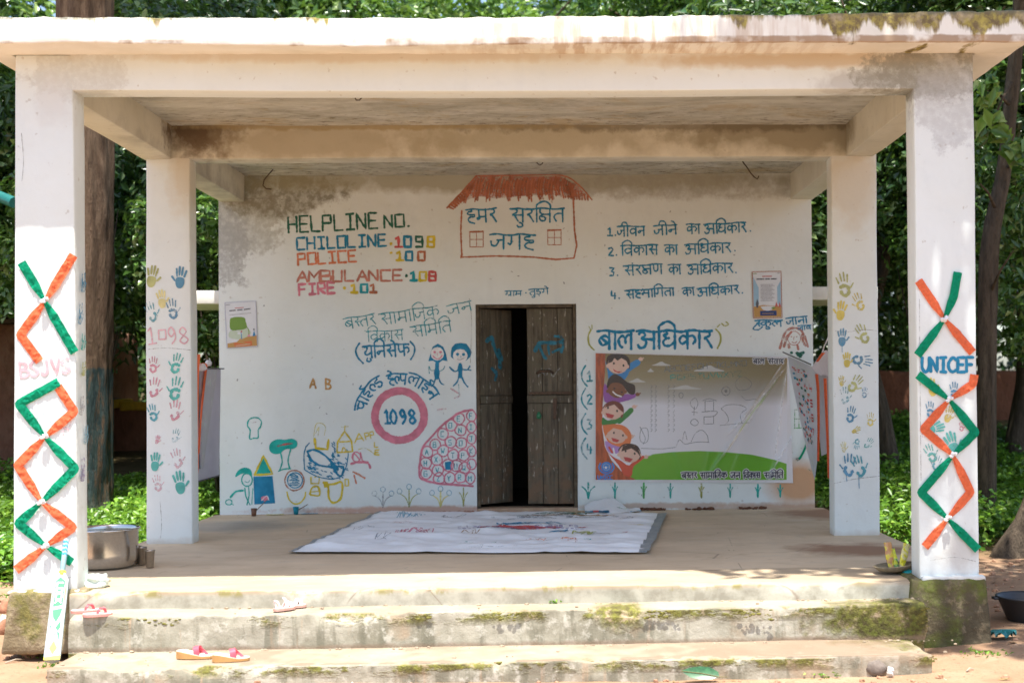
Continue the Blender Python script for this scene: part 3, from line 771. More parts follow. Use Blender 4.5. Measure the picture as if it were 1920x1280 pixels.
# letters drawn with strokes: x to the right, y up, headline at 1, baseline at 0
DV = {
 'ka': (.92, [[(.46, 1), (.46, 0)], [(.46, .62), (.22, .74), (.06, .5), (.2, .28), (.46, .5)], [(.46, .66), (.72, .74), (.86, .5), (.74, .28)]]),
 'ga': (.78, [[(.2, 1), (.2, .5), (.12, .34), (.04, .42)], [(.6, 1), (.6, 0)]]),
 'gra': (.78, [[(.2, 1), (.2, .5), (.12, .34), (.04, .42)], [(.6, 1), (.6, 0)], [(.6, .34), (.36, .08)]]),
 'cha': (.78, [[(.0, .76), (.3, .76), (.55, .76)], [(.12, .76), (.16, .4), (.36, .26), (.6, .46)], [(.6, 1), (.6, 0)]]),
 'ja': (.80, [[(.0, .56), (.04, .28), (.22, .22), (.34, .42), (.38, .62)], [(.3, .62), (.62, .62)], [(.62, 1), (.62, 0)]]),
 'Da': (.64, [[(.32, 1), (.32, .84), (.1, .74), (.1, .56), (.4, .52), (.5, .3), (.3, .06), (.08, .2)]]),
 'rra': (.64, [[(.32, 1), (.32, .84), (.1, .74), (.1, .56), (.4, .52), (.5, .3), (.3, .06), (.08, .2)], [(.3, -.14), (.33, -.18)]]),
 'da': (.6, [[(.32, 1), (.32, .8), (.1, .66), (.1, .42), (.34, .36), (.42, .5), (.3, .36), (.46, .04)]]),
 'Na': (.86, [[(.08, 1), (.1, .45), (.24, .3), (.4, .45), (.42, 1)], [(.68, 1), (.68, 0)]]),
 'ta': (.74, [[(.58, .62), (.24, .62), (.06, .38), (.2, .06)], [(.58, 1), (.58, 0)]]),
 'dha': (.82, [[(.08, 1.0), (.2, 1.04), (.24, .86), (.08, .78), (.24, .62), (.36, .62)], [(.22, .62), (.06, .42), (.14, .2), (.4, .2), (.64, .4)], [(.64, 1), (.64, 0)]]),
 'na': (.74, [[(.58, .52), (.2, .52), (.06, .42), (.14, .28), (.26, .42), (.2, .52)], [(.58, 1), (.58, 0)]]),
 'pa': (.74, [[(.1, 1), (.1, .56), (.26, .34), (.58, .46)], [(.58, 1), (.58, 0)]]),
 'pha': (.95, [[(.1, 1), (.1, .56), (.24, .34), (.5, .46)], [(.5, 1), (.5, 0)], [(.5, .6), (.76, .7), (.88, .46), (.76, .26)]]),
 'ba': (.80, [[(.62, .62), (.34, .74), (.08, .52), (.26, .22), (.62, .42)], [(.16, .66), (.54, .32)], [(.62, 1), (.62, 0)]]),
 'va': (.80, [[(.62, .62), (.34, .74), (.08, .52), (.26, .22), (.62, .42)], [(.62, 1), (.62, 0)]]),
 'bha': (.84, [[(-.02, .86), (.06, 1.04), (.2, .94), (.2, .54)], [(.2, .54), (.08, .38), (.02, .54), (.2, .56), (.64, .54)], [(.64, 1), (.64, 0)]]),
 'ma': (.78, [[(.16, 1), (.16, .42), (.04, .34), (.1, .22), (.2, .34), (.16, .42), (.6, .42)], [(.6, 1), (.6, 0)]]),
 'ya': (.76, [[(.08, .96), (.28, .88), (.2, .62), (.08, .46), (.24, .28), (.6, .46)], [(.6, 1), (.6, 0)]]),
 'ra': (.56, [[(.08, 1), (.34, .92), (.36, .7), (.1, .56), (.24, .48), (.48, .02)]]),
 'la': (.92, [[(.74, .74), (.56, .78), (.42, .58), (.44, .34)], [(.42, .58), (.26, .74), (.06, .54), (.12, .22), (.26, .1)], [(.74, 1), (.74, 0)]]),
 'sa': (.88, [[(.06, .98), (.32, .94), (.34, .72), (.1, .56), (.22, .48), (.42, .06)], [(.28, .52), (.7, .52)], [(.7, 1), (.7, 0)]]),
 'ha': (.66, [[(.34, 1), (.34, .86)], [(.34, .86), (.14, .84), (.08, .70), (.24, .62), (.50, .62)], [(.50, .62), (.50, .46), (.26, .46), (.10, .28), (.20, .08), (.50, -.04)]]),
 'ksha': (.86, [[(.1, 1), (.1, .74), (.28, .60), (.46, .60), (.68, .60)], [(.28, .60), (.08, .44), (.10, .2), (.28, .1), (.42, .24), (.34, .42), (.18, .42)], [(.68, 1), (.68, 0)]]),
 'a': (.98, [[(.04, .84), (.22, .96), (.36, .78), (.18, .58), (.4, .44), (.34, .14), (.1, .06), (.0, .24)], [(.22, .58), (.8, .52)], [(.8, 1), (.8, 0)]]),
 'I': (.62, [[(.4, 1), (.4, .86), (.12, .78), (.1, .6), (.4, .54), (.42, .32), (.12, .28), (.16, .1), (.4, -.04)], [(.38, 1), (.2, 1.28), (.44, 1.36)]]),
 's_': (.46, [[(.06, .98), (.32, .94), (.34, .72), (.1, .56), (.22, .48), (.36, .1)], [(.28, .52), (.48, .52)]]),
 'l_': (.50, [[(.46, .62), (.42, .34)], [(.44, .58), (.26, .74), (.06, .54), (.12, .22), (.26, .1)]]),
 'aa': (.30, [[(.14, 1), (.14, 0)]]),
 'ii': (.30, [[(.14, 0), (.14, 1), (.02, 1.38), (-.3, 1.42), (-.42, 1.02)]]),
 'u': (0, [[(-.36, .0), (-.2, -.1), (-.2, -.3), (-.42, -.34), (-.5, -.22)]]),
 'uu': (0, [[(-.5, .0), (-.56, -.2), (-.4, -.3), (-.24, -.2), (-.3, -.04)]]),
 'e': (0, [[(-.14, 1), (-.3, 1.3), (-.46, 1.38)]]),
 'am': (0, [[(-.22, 1.22), (-.17, 1.24)]]),
}
LT = {
 'A': [[(0, 0), (.3, 1), (.6, 0)], [(.12, .38), (.48, .38)]], 'B': [[(0, 0), (0, 1), (.5, 1), (.5, .55), (0, .5)], [(0, .5), (.56, .5), (.56, 0), (0, 0)]],
 'C': [[(.55, 1), (0, 1), (0, 0), (.55, 0)]], 'D': [[(0, 0), (0, 1), (.55, 1), (.55, 0), (0, 0)]], 'E': [[(.5, 1), (0, 1), (0, 0), (.52, 0)], [(0, .5), (.42, .5)]],
 'F': [[(.5, 1), (0, 1), (0, 0)], [(0, .5), (.4, .5)]], 'G': [[(.55, .9), (.4, 1), (0, .95), (0, 0), (.55, 0), (.55, .45), (.3, .45)]], 'H': [[(0, 0), (0, 1)], [(.5, 0), (.5, 1)], [(0, .5), (.5, .5)]],
 'I': [[(.05, 1), (.5, 1)], [(.28, 1), (.28, 0)], [(.05, 0), (.5, 0)]], 'J': [[(.05, 1), (.55, 1)], [(.4, 1), (.4, .05), (.0, .1), (0, .3)]], 'K': [[(0, 0), (0, 1)], [(.5, 1), (0, .45), (.5, 0)]],
 'L': [[(0, 1), (0, 0), (.5, 0)]], 'M': [[(0, 0), (0, 1), (.3, .4), (.6, 1), (.6, 0)]], 'N': [[(0, 0), (0, 1), (.5, 0), (.5, 1)]], 'O': [[(0, 0), (0, 1), (.55, 1), (.55, 0), (0, 0)]],
 'P': [[(0, 0), (0, 1), (.5, 1), (.5, .5), (0, .5)]], 'Q': [[(0, .1), (0, .9), (.5, .9), (.5, .1), (0, .1)], [(.3, .3), (.55, 0)]], 'R': [[(0, 0), (0, 1), (.5, 1), (.5, .5), (0, .5), (.5, 0)]],
 'S': [[(.5, 1), (0, .95), (0, .55), (.5, .5), (.5, .05), (0, 0)]], 'T': [[(0, 1), (.55, 1)], [(.28, 1), (.28, 0)]], 'U': [[(0, 1), (0, 0), (.5, 0), (.5, 1)]], 'V': [[(0, 1), (.28, 0), (.55, 1)]],
 'W': [[(0, 1), (.15, 0), (.3, .6), (.45, 0), (.6, 1)]], 'X': [[(0, 1), (.5, 0)], [(.5, 1), (0, 0)]], 'Y': [[(0, 1), (.27, .5), (.55, 1)], [(.27, .5), (.27, 0)]], 'Z': [[(0, 1), (.5, 1), (0, 0), (.5, 0)]],
 '0': [[(0, 0), (0, 1), (.52, 1), (.52, 0), (0, 0)]], '1': [[(.05, .8), (.28, 1), (.28, 0)], [(.0, 0), (.56, 0)]], '2': [[(.0, .85), (.3, 1), (.5, .75), (0, 0), (.55, 0)]], '3': [[(.0, 1), (.5, 1), (.2, .58), (.5, .4), (.4, .05), (0, 0)]],
 '4': [[(.05, 1), (0, .4), (.5, .4)], [(.4, .7), (.4, 0)]], '5': [[(.5, 1), (0, 1), (0, .55), (.5, .5), (.5, .05), (0, 0)]], '6': [[(.5, 1), (0, 1), (0, 0), (.5, 0), (.5, .5), (0, .5)]], '7': [[(0, 1), (.5, 1), (.15, 0)]],
 '8': [[(0, 0), (0, 1), (.5, 1), (.5, 0), (0, 0)], [(0, .5), (.5, .5)]], '9': [[(.5, .5), (0, .5), (0, 1), (.5, 1), (.5, 0), (0, 0)]], '.': [[(.1, .0), (.16, .04)]], '-': [[(.05, .45), (.4, .45)]],
}
RO = {'0': [[(.27, 1), (0, .7), (0, .3), (.27, 0), (.54, .3), (.54, .7), (.27, 1)]], '9': [[(.5, .7), (.25, 1), (0, .75), (.2, .45), (.5, .65), (.5, .3), (.2, 0)]], '8': [[(.27, .5), (0, .75), (.27, 1), (.54, .75), (.27, .5), (-.03, .22), (.27, 0), (.57, .22), (.27, .5)]],
      'U': [[(0, 1), (0, .3), (.27, 0), (.54, .3), (.54, 1)]], 'C': [[(.55, .85), (.3, 1), (0, .6), (.05, .2), (.3, 0), (.55, .15)]], 'S': [[(.5, .88), (.25, 1), (0, .75), (.25, .5), (.5, .25), (.25, 0), (0, .12)]],
      'B': [[(0, 0), (0, 1)], [(0, 1), (.45, .85), (.3, .55), (0, .52)], [(0, .52), (.55, .35), (.4, .05), (0, 0)]], 'J': [[(.4, 1), (.42, .3), (.22, 0), (.0, .2)]], 'O': [[(.27, 1), (0, .7), (0, .3), (.27, 0), (.54, .3), (.54, .7), (.27, 1)]]}
def word(br, toks, x0, y0, x1, y1, h, w, m, headline=True, xf=None, jit=.03, over=.12):
    """Hindi word along the headline from (x0,y0) to (x1,y1), h px from headline to foot"""
    toks = toks.split(); tot = 0; pos = []
    i = 0
    for k in toks:
        if k == 'i': pos.append((k, tot)); tot += .22
        else: pos.append((k, tot)); tot += DV[k][0]
    dx, dy = x1 - x0, y1 - y0; Lh = math.hypot(dx, dy)
    ex = Vector((dx / Lh, dy / Lh)); ey = Vector((-ex.y, ex.x))
    def M(x, y):
        u = x / tot * Lh; v = (1 - y) * h
        if xf: return xf(u, v)
        return (x0 + ex.x * u + ey.x * v, y0 + ex.y * u + ey.y * v)
    rn = br.rn
    for n_, (k, ox) in enumerate(pos):
        if k == 'i':
            nx = DV[pos[n_ + 1][0]][0] * .8 + .2
            sts = [[(.1, 0), (.1, 1)], [(.1, 1), (.12, 1.3), (nx * .5 + .1, 1.55), (nx, 1.32), (nx + .04, 1.0)]]
        else: sts = DV[k][1]
        jx, jy = (rn.random() - .5) * jit, (rn.random() - .5) * jit * 1.5
        for st in sts: br.stroke([M(ox + a + jx, b_ + jy) for a, b_ in st], w, m)
    if headline:
        N = max(3, int(Lh / 14))
        br.stroke([M(tot * (-.02 + (1.0) * i / N), 1 + .05 * math.sin(i * 1.9)) for i in range(N + 1)], w, m)
    return br
def latin(br, text, x0, y0, x1, y1, h, w, m, rounded=False, smooth=False, spc=.8, top=None):
    """capital letters along the baseline from (x0,y0) to (x1,y1)"""
    n = len(text); dx, dy = x1 - x0, y1 - y0; L = math.hypot(dx, dy); ex = Vector((dx / L, dy / L)); ey = Vector((ex.y, -ex.x))
    pitch = L / (n - 1 + .8) if n > 1 else L
    lw_ = pitch * spc * 1.8 if n > 1 else L / .6
    for i, ch in enumerate(text):
        if ch == ' ': continue
        sts = (RO.get(ch) if rounded else None) or LT[ch]
        curv = rounded and ch in RO
        for st in sts:
            pts = []
            for a, b_ in st:
                u = i * pitch + a * lw_; v = b_ * h
                pts.append((x0 + ex.x * u + ey.x * v + (br.rn.random() - .5) * h * .04, y0 + ex.y * u + ey.y * v + (br.rn.random() - .5) * h * .04))
            br.stroke(pts, w, m, smooth=curv)
    return br
def hand(br, cx, cy, h, m, rot=0, style=0, mirror=1):
    """a hand print, h px tall, fingers up"""
    c, s_ = math.cos(rot), math.sin(rot)
    def T(x, y): x *= mirror; return (cx + (x * c - y * s_) * h, cy + (x * s_ + y * c) * h)
    if style == 0: br.fill([T(a, b_) for a, b_ in ((-.17, .02), (-.05, -.03), (.08, -.03), (.19, .04), (.20, .24), (.13, .42), (0, .47), (-.12, .42), (-.20, .22))], m, True)
    elif style == 1: br.stroke([T(a, b_) for a, b_ in ((-.14, .06), (-.05, .02), (.10, .04), (.17, .16), (.14, .34), (.02, .40), (-.10, .34), (-.13, .22))], h * .13, m)
    else: br.stroke([T(a, b_) for a, b_ in ((.12, .05), (.17, .2), (.05, .36), (-.08, .36), (-.14, .2))], h * .12, m)
    for (a, b_, a2, b2) in ((-.17, -.06, -.25, -.34), (-.06, -.12, -.09, -.48), (.05, -.12, .06, -.50), (.15, -.06, .20, -.40), (.24, .14, .38, -.04)):
        if style == 0: br.stroke([T(a, b_), T((a + a2) / 2, (b_ + b2) / 2), T(a2, b2)], h * .085, m, smooth=False)
        else: br.stroke([T(a + (a2 - a) * .15, b_ + (b2 - b_) * .15), T(a2, b2)], h * .06, m, smooth=False)
    return br
def onwall(px, py, off=0): return PY(px, py, Y3 - off)
def newb(fn=onwall, w=.7): return Brush(fn, w)

# ---------------------------------------------------------------- writing on the back wall
TX, DR = 'painted_text', 'painted_drawing'
b = newb(); g = pm('dgreen')
latin(b, 'HELPLINE', 541, 436, 709, 428, 29, 4, g); latin(b, 'NO', 721, 427, 758, 425, 23, 4, g); b.stroke([(765, 424), (767, 424)], 4, g)
b.done(TX, WALL, 'dark green HELPLINE NO. heading')
b = newb()
latin(b, 'CHILDLINE'.replace('D', 'O', 0), 557, 468, 725, 461, 22, 4, pm('blue')); b.blob(733, 457, 3, 3, pm('yellow'))
for ch, x, c in (('1', 741, 'red'), ('0', 758, 'blue'), ('9', 780, 'dgreen'), ('8', 802, 'yellow')): latin(b, ch, x, 463, x + 14, 463, 19, 5, pm(c))
b.done(TX, WALL, 'blue CHILDLINE line with 1098 in four colours')
b = newb()
latin(b, 'POLICE', 559, 497, 669, 490, 21, 4, pm('orange')); b.blob(733, 474, 3, 2, pm('yellow'))
for ch, x, c in (('1', 743, 'yellow'), ('0', 761, 'blue'), ('0', 784, 'brown')): latin(b, ch, x, 488, x + 14, 488, 16, 4.5, pm(c))
b.done(TX, WALL, 'orange POLICE line with 100')
b = newb()
latin(b, 'AMBULANCE', 557, 528, 755, 526, 20, 4, pm('rbrown')); b.blob(762, 517, 3, 3, pm('dgreen'))
for ch, x, c in (('1', 769, 'teal'), ('0', 787, 'yellow'), ('8', 805, 'red')): latin(b, ch, x, 526, x + 14, 526, 16, 5, pm(c))
b.done(TX, WALL, 'brown red AMBULANCE line with 108')
b = newb()
latin(b, 'FIRE', 561, 553, 629, 549, 20, 5, pm('pink')); b.blob(646, 540, 3, 3, pm('yellow'))
for ch, x, c in (('1', 658, 'yellow'), ('0', 677, 'teal'), ('1', 694, 'brown')): latin(b, ch, x, 548, x + 13, 548, 15, 5, pm(c))
b.done(TX, WALL, 'pink FIRE line with 101')
# the painted hut
b = newb(); rb = pm('brown')
b.fill([(842, 388), (893, 331), (1050, 331), (1080, 345), (1100, 366), (1072, 372), (1040, 366), (1000, 366), (930, 372), (896, 368), (862, 380)], pm('rbrown', .5))
rn = random.Random(3)
for i in range(95):
    x = 872 + i * 2.15 + rn.random() * 3
    k = (x - 868) / 205
    yb_ = 362 + 8 * math.sin(i * .7) + rn.random() * 12
    y0_ = 331 + rn.random() * 10 if x > 892 else 331 + (892 - x) * 1.2 + rn.random() * 4
    if x > 1055: y0_ += (x - 1055) * .6
    b.stroke([(x + 2, y0_), (x - 3 + 3 * k, (y0_ + yb_) / 2), (x - 7 + 12 * k, yb_)], 2.6, pm('brown', .6 if i % 3 else .88))
b.stroke([(893, 330), (866, 360), (838, 390)], 3, rb); b.stroke([(893, 330), (970, 329), (1052, 329), (1085, 347), (1110, 375)], 2.6, rb)
for i in range(9): b.stroke([(842 + i * 3.6, 388 - i * 4), (850 + i * 3.6, 392 - i * 3.2)], 4, rb)
for i in range(8): b.stroke([(1062 + i * 5.6, 348 + i * 2.8), (1066 + i * 5.2, 372 + i * .5)], 4, pm('brown', .6))
b.done(DR, WALL, 'brown thatched roof of the painted hut')
b = newb()
b.stroke([(866, 395), (864, 430), (866, 478), (868, 482), (930, 480), (1000, 482), (1076, 484), (1077, 430), (1075, 376)], 3, rb, smooth=2)
for (x0, y0, x1, y1) in ((881, 435, 906, 463), (1027, 432, 1052, 459)):
    b.stroke([(x0, y0), (x1, y0), (x1, y1), (x0, y1)], 1.4, rb, smooth=False, closed=True); b.stroke([((x0 + x1) / 2, y0), ((x0 + x1) / 2, y1)], 1.2, rb, False); b.stroke([(x0, (y0 + y1) / 2), (x1, (y0 + y1) / 2)], 1.2, rb, False); b.stroke([(x0, y0), (x1, y0 - 1)], 3, rb, False)
b.done(DR, WALL, 'brown outline of the painted hut with two small windows')
b = newb(); bl = pm('blue')
word(b, 'ha ma ra', 874, 394, 932, 391, 25, 3.2, bl); word(b, 'sa u ra i ksha ta', 958, 392, 1060, 391, 25, 3.2, bl); word(b, 'ja ga ha', 920, 440, 1006, 440, 27, 3.4, bl)
b.done(TX, WALL, 'blue Hindi title inside the painted hut')
b = newb(); word(b, 'gra aa ma', 947, 546, 979, 545, 9, 1.9, bl); b.blob(986, 549, 1.4, 1.4, bl); word(b, 'ta u rra ga e', 992, 543, 1029, 540, 11, 1.9, bl)
b.done(TX, WALL, 'small blue Hindi line above the door')
# the four rights
rows = [('1', 1139, 442, [('ja ii va na', 1158, 425, 1210, 424), ('ja ii na e', 1226, 424, 1270, 421), ('ka aa', 1287, 421, 1313, 420), ('a i dha ka aa ra', 1321, 421, 1400, 417)], 1407, 433, 18),
        ('2', 1141, 479, [('i va ka aa sa', 1165, 461, 1235, 459), ('ka aa', 1246, 460, 1271, 459), ('a i dha ka aa ra', 1285, 459, 1371, 455)], 1378, 470, 18),
        ('3', 1143, 517, [('sa am ra ksha Na', 1170, 499, 1243, 495), ('ka aa', 1253, 497, 1277, 495), ('a i dha ka aa ra', 1290, 497, 1375, 493)], 1380, 511, 18),
        ('4', 1146, 560, [('sa ha bha aa i ga ta aa', 1173, 545, 1265, 539), ('ka aa', 1279, 541, 1302, 538), ('a i dha ka aa ra', 1308, 541, 1386, 535)], 1392, 549, 15)]
for d, x, y, ws, dx_, dy_, h in rows:
    b = newb(); latin(b, d, x, y, x + 10, y, 15, 3, bl, rounded=True); b.blob(x + 15, y - 1, 1.6, 1.6, bl)
    for tk, x0, y0, x1, y1 in ws: word(b, tk, x0, y0, x1, y1, h, 2.7, bl)
    b.blob(dx_, dy_, 1.5, 1.5, bl)
    b.done(TX, WALL, 'blue Hindi line number %s of the list of rights' % {'1': 'one', '2': 'two', '3': 'three', '4': 'four'}[d])
b = newb(); tq = pm('blue')
word(b, 'ba aa la', 1121, 621, 1190, 621, 34, 5, tq); word(b, 'a i dha ka aa ra', 1196, 621, 1338, 620, 33, 5, tq)
ol = pm('olive')
b.stroke([(1108, 618), (1103, 630), (1105, 646), (1114, 656)], 3, ol); b.stroke([(1104, 612), (1108, 618)], 1.5, ol); b.stroke([(1110, 609), (1110, 617)], 1.5, ol)
b.stroke([(1342, 617), (1350, 626), (1351, 640), (1345, 653)], 3, ol); b.stroke([(1345, 613), (1350, 608)], 2, ol); b.stroke([(1353, 606), (1358, 611)], 2, ol); b.stroke([(1361, 603), (1366, 608), (1360, 611)], 2, ol)
b.done(TX, WALL, 'large blue Hindi heading in olive brackets above the banner')
b = newb(); word(b, 's_ ka u la', 1416, 601, 1468, 600, 12, 2.6, bl); b.stroke([(1421, 606), (1412, 616), (1422, 618), (1430, 612)], 2.4, bl); word(b, 'ja aa na aa', 1474, 597, 1514, 592, 13, 2.4, bl)
word(b, 'ja aa va', 1496, 611, 1521, 609, 8, 2, bl); b.done(TX, WALL, 'blue Hindi words below the right poster')
b = newb(); rr = pm('rbrown', .6)
b.stroke([(1462, 653), (1468, 634), (1474, 621), (1487, 615), (1501, 618), (1509, 632), (1515, 650)], 4.5, rr); b.stroke([(1470, 650), (1476, 632), (1484, 622)], 5, rr); b.stroke([(1504, 627), (1506, 640), (1511, 648)], 5, rr)
b.ring(1489, 634, 12, 13, 1.4, rr); b.stroke([(1480, 652), (1478, 646)], 5, rr); b.stroke([(1497, 655), (1495, 646)], 4, rr); b.stroke([(1485, 641), (1490, 643), (1494, 640)], 1.6, rr); b.stroke([(1489, 631), (1488, 637)], 1, rr); b.blob(1484, 631, 1.6, 1, rr); b.blob(1494, 631, 1.6, 1, rr)
b.done(DR, WALL, 'red brown painted face with long hair')
b = newb(); b.blob(1484, 661, 3, 2.5, pm('dgreen')); b.blob(1499, 665, 7, 6, pm('dgreen'), jag=.4); b.blob(1506, 661, 3, 3, pm('dgreen')); b.done(DR, WALL, 'dark green blots under the painted face')
# left block
b = newb(); tl = pm('teal', .6)
word(b, 'ba s_ ta ra', 644, 598, 703, 588, 20, 2, tl, over=.2); word(b, 'sa aa ma aa i ja ka', 712, 589, 822, 573, 21, 2.1, tl); word(b, 'ja na', 838, 574, 884, 563, 18, 2, tl)
word(b, 'i va ka aa sa', 688, 622, 757, 618, 19, 1.8, tl); word(b, 'sa i ma i ta', 770, 613, 846, 601, 20, 2.1, tl); b.stroke([(688, 622), (684, 620)], 2, tl)
b.done(TX, WALL, 'thin teal Hindi name in two lines')
b = newb(); word(b, 'ya uu i na sa e pha', 681, 650, 768, 644, 22, 3.3, bl)
b.stroke([(674, 643), (667, 656), (671, 670), (681, 681)], 3.2, bl); b.stroke([(769, 640), (777, 650), (776, 663), (770, 674)], 3.2, bl); b.done(TX, WALL, 'blue Hindi word in brackets')
def arc(cx, cy, R, a0):
    return lambda u, v: (cx + math.cos(a0 + u / R) * (R - v), cy + math.sin(a0 + u / R) * (R - v))
b = newb()
word(b, 'cha aa I l_ Da', 0, 0, 82, 0, 20, 3.2, bl, xf=arc(752, 782, 88, math.radians(190)))
word(b, 'ha e l_ pa', 0, 0, 40, 0, 20, 3.2, bl, xf=arc(752, 788, 88, math.radians(252)))
word(b, 'la aa I na', 0, 0, 72, 0, 20, 3.2, bl, xf=arc(746, 788, 92, math.radians(284)))
b.done(TX, WALL, 'blue Hindi words curving over the pink ring')
b = newb(.0 and onwall or onwall, .2); b.ring(749, 779, 46, 46, 14.5, pm('pink', .95), 24, .012); b.done(DR, WALL, 'thick pink ring')
b = newb()
for ch, x in (('1', 722), ('0', 734), ('9', 752), ('8', 769)): latin(b, ch, x, 794, x + 10.5, 793, 26, 4.6, bl, rounded=True)
b.done(TX, WALL, 'blue number 1098 inside the pink ring')
b = newb(); k = tl
b.fill([(803, 677), (808, 660), (811, 650), (821, 644), (831, 650), (836, 662), (839, 677), (830, 675), (821, 682), (812, 676)], bl); b.blob(820, 663, 12.5, 12.5, simple('chalk_white', (.75, .74, .72)), jag=.02)
rp = pm('pink'); b.blob(815, 660, 2.6, 2.2, rp); b.blob(826, 660, 2.6, 2.2, rp); b.stroke([(812, 667), (817, 672), (824, 672), (829, 666)], 2, rp); b.stroke([(820, 662), (821, 667)], 1.2, rp)
b.stroke([(820, 681), (819, 708)], 9, bl); b.stroke([(817, 706), (814, 718), (809, 724)], 2.6, bl); b.stroke([(822, 706), (826, 717), (832, 721)], 2.6, bl); b.stroke([(815, 694), (808, 694), (804, 686), (805, 700)], 1.4, tl); b.stroke([(824, 696), (831, 692), (834, 686)], 1.4, tl)
b.done(DR, WALL, 'blue painted girl with a red smiling face')
b = newb(); b.blob(864, 660, 20, 17, bl, jag=.08); b.blob(863, 667, 14, 13, PMW if 'PMW' in globals() else bpy.data.materials['chalk_white'], jag=.03); b.blob(858, 664, 3, 3, bl); b.blob(869, 664, 3, 3, bl); b.stroke([(857, 673), (863, 674), (870, 671)], 1.6, pm('grey')); b.stroke([(864, 667), (864, 670)], 1.5, bl)
b.stroke([(863, 683), (863, 706)], 8, bl); b.stroke([(861, 704), (857, 716), (850, 723)], 3, bl); b.stroke([(865, 704), (870, 716), (877, 725)], 3, bl); b.stroke([(860, 693), (852, 696), (843, 688)], 2.8, bl); b.stroke([(867, 692), (876, 693), (881, 686)], 2.6, bl); b.stroke([(876, 693), (883, 694)], 2, bl)
b.done(DR, WALL, 'blue painted boy with both arms raised')
b = newb(); b.stroke([(800, 725), (806, 727)], 1, pm('ppink', .5)); b.stroke([(845, 728), (862, 740), (852, 746)], 3, pm('ppink', .5)); b.stroke([(820, 768), (836, 766)], 3, pm('ppink', .5)); b.stroke([(860, 720), (861, 742)], 1.2, pm('teal', .5)); b.done(DR, WALL)
b = newb()
pile = [('F', 884, 779), ('E', 861, 784.5), ('I', 884, 800), ('N', 864, 806), ('D', 845.5, 797), ('C', 830.6, 813), ('J', 884, 822), ('S', 845, 829), ('O', 865, 830), ('B', 816, 833), ('A', 801, 847), ('W', 831, 844.5), ('T', 850, 853), ('P', 869, 853), ('K', 885, 845), ('X', 819, 861), ('H', 799, 868), ('L', 884, 870), ('', 840, 871.7), ('U', 856, 873), ('Q', 871, 876), ('V', 821, 881), ('G', 799, 887), ('Z', 823, 896), ('Y', 843, 896), ('R', 863, 894), ('M', 882, 896)]
pk = pm('pink', .7)
for ch, x, y in pile:
    b.ring(min(x, 884), y, 10.4 if x < 880 else 8.5, 10.6, 2.5, pk, 9, .09)
b.stroke([(886, 768), (865, 772), (846, 784), (826, 800), (808, 820), (793, 838), (788, 862), (786, 890), (794, 899), (822, 906), (850, 908), (887, 911)], 4, pk)
b.done(DR, WALL, 'pink pile of rounded bricks beside the door')
b = newb()
for ch, x, y in pile:
    if ch: b = newb(); latin(b, ch, x - 4, y + 5, x + 2, y + 5, 9.5, 1.5, pm('teal') if ch not in 'KPT' else pm('teal', .6)); b.done('painted_letter', WALL)
b = newb(); b.fill([(834, 866), (846, 864), (847, 880), (835, 880)], bl); b.done(DR, WALL, 'blue patch in the pink bricks')
b = newb(); latin(b, 'A', 581, 727, 592, 727, 18, 3.4, pm('tan')); latin(b, 'B', 611, 729, 621, 729, 19, 3.6, pm('tan'), rounded=True); b.done(TX, WALL, 'tan letters A and B')
tg = pm('tealg')
b = newb(); b.stroke([(468, 822), (469, 806), (464, 798), (466, 788), (473, 783), (483, 783), (490, 790), (488, 800), (484, 806), (484, 820), (476, 821)], 2.4, tg, closed=True); b.stroke([(472, 792), (480, 791)], 1.5, pm('red', .5)); b.done(DR, WALL, 'teal outline of a small tree')
b = newb(); b.fill([(505, 843), (506, 832), (514, 825), (524, 823), (534, 824), (546, 822), (556, 826), (557, 836), (549, 841), (535, 842), (524, 850), (512, 850)], tg, True); b.stroke([(520, 836), (532, 833), (548, 831)], 3, pm('red', .5))
b.stroke([(526, 848), (529, 866), (524, 882)], 2.4, tg); b.stroke([(545, 842), (540, 862), (543, 878)], 2.4, tg); b.stroke([(522, 883), (532, 879), (545, 878)], 2.6, tg); b.done(DR, WALL, 'green cloud shaped tree with outlined trunk')
b = newb(); b.fill([(480, 889), (494, 855), (508, 886)], tg); b.stroke([(477, 890), (494, 854), (511, 888), (495, 889), (477, 890)], 3.6, pm('yellow'), smooth=False)
b.fill([(475, 893), (511, 892), (516, 943), (477, 945)], pm('blue', .95)); b.blob(497, 934, 7, 5, pm('pink')); b.stroke([(490, 938), (500, 929), (504, 937)], 1.5, bpy.data.materials['chalk_white']); b.done(DR, WALL, 'yellow and green topped blue pencil shape')
b = newb(); b.fill([(441, 894), (446, 882), (458, 876), (470, 880), (472, 892), (462, 887), (452, 888)], tg, True); b.ring(463, 899, 10, 12, 2.4, tg); b.stroke([(459, 902), (465, 904), (468, 900)], 1.2, tg)
b.stroke([(466, 912), (467, 928), (463, 946)], 2, tg); b.stroke([(459, 914), (461, 930), (469, 946)], 2, tg); b.stroke([(456, 919), (442, 921), (432, 932)], 4, tg); b.ring(429, 941, 6, 5, 1.8, tg); b.stroke([(433, 944), (438, 946)], 1.5, tg); b.stroke([(474, 915), (472, 945)], 1.5, tg); b.done(DR, WALL, 'green painted boy with a cap')
b = newb(); tb = pm('blue', .7)
b.stroke([(576, 846), (590, 843), (610, 854), (625, 870), (634, 880), (620, 875), (600, 872), (584, 862), (576, 846)], 4, bl); b.stroke([(620, 868), (632, 888), (640, 891), (644, 876), (632, 874), (620, 876)], 4, bl)
for pts in ([(574, 836), (570, 852), (571, 880)], [(571, 880), (595, 893), (622, 898)], [(622, 898), (640, 892), (650, 872)], [(650, 872), (653, 851), (650, 842)], [(580, 830), (573, 838)]): b.stroke(pts, 2, tb)
rn = random.Random(9)
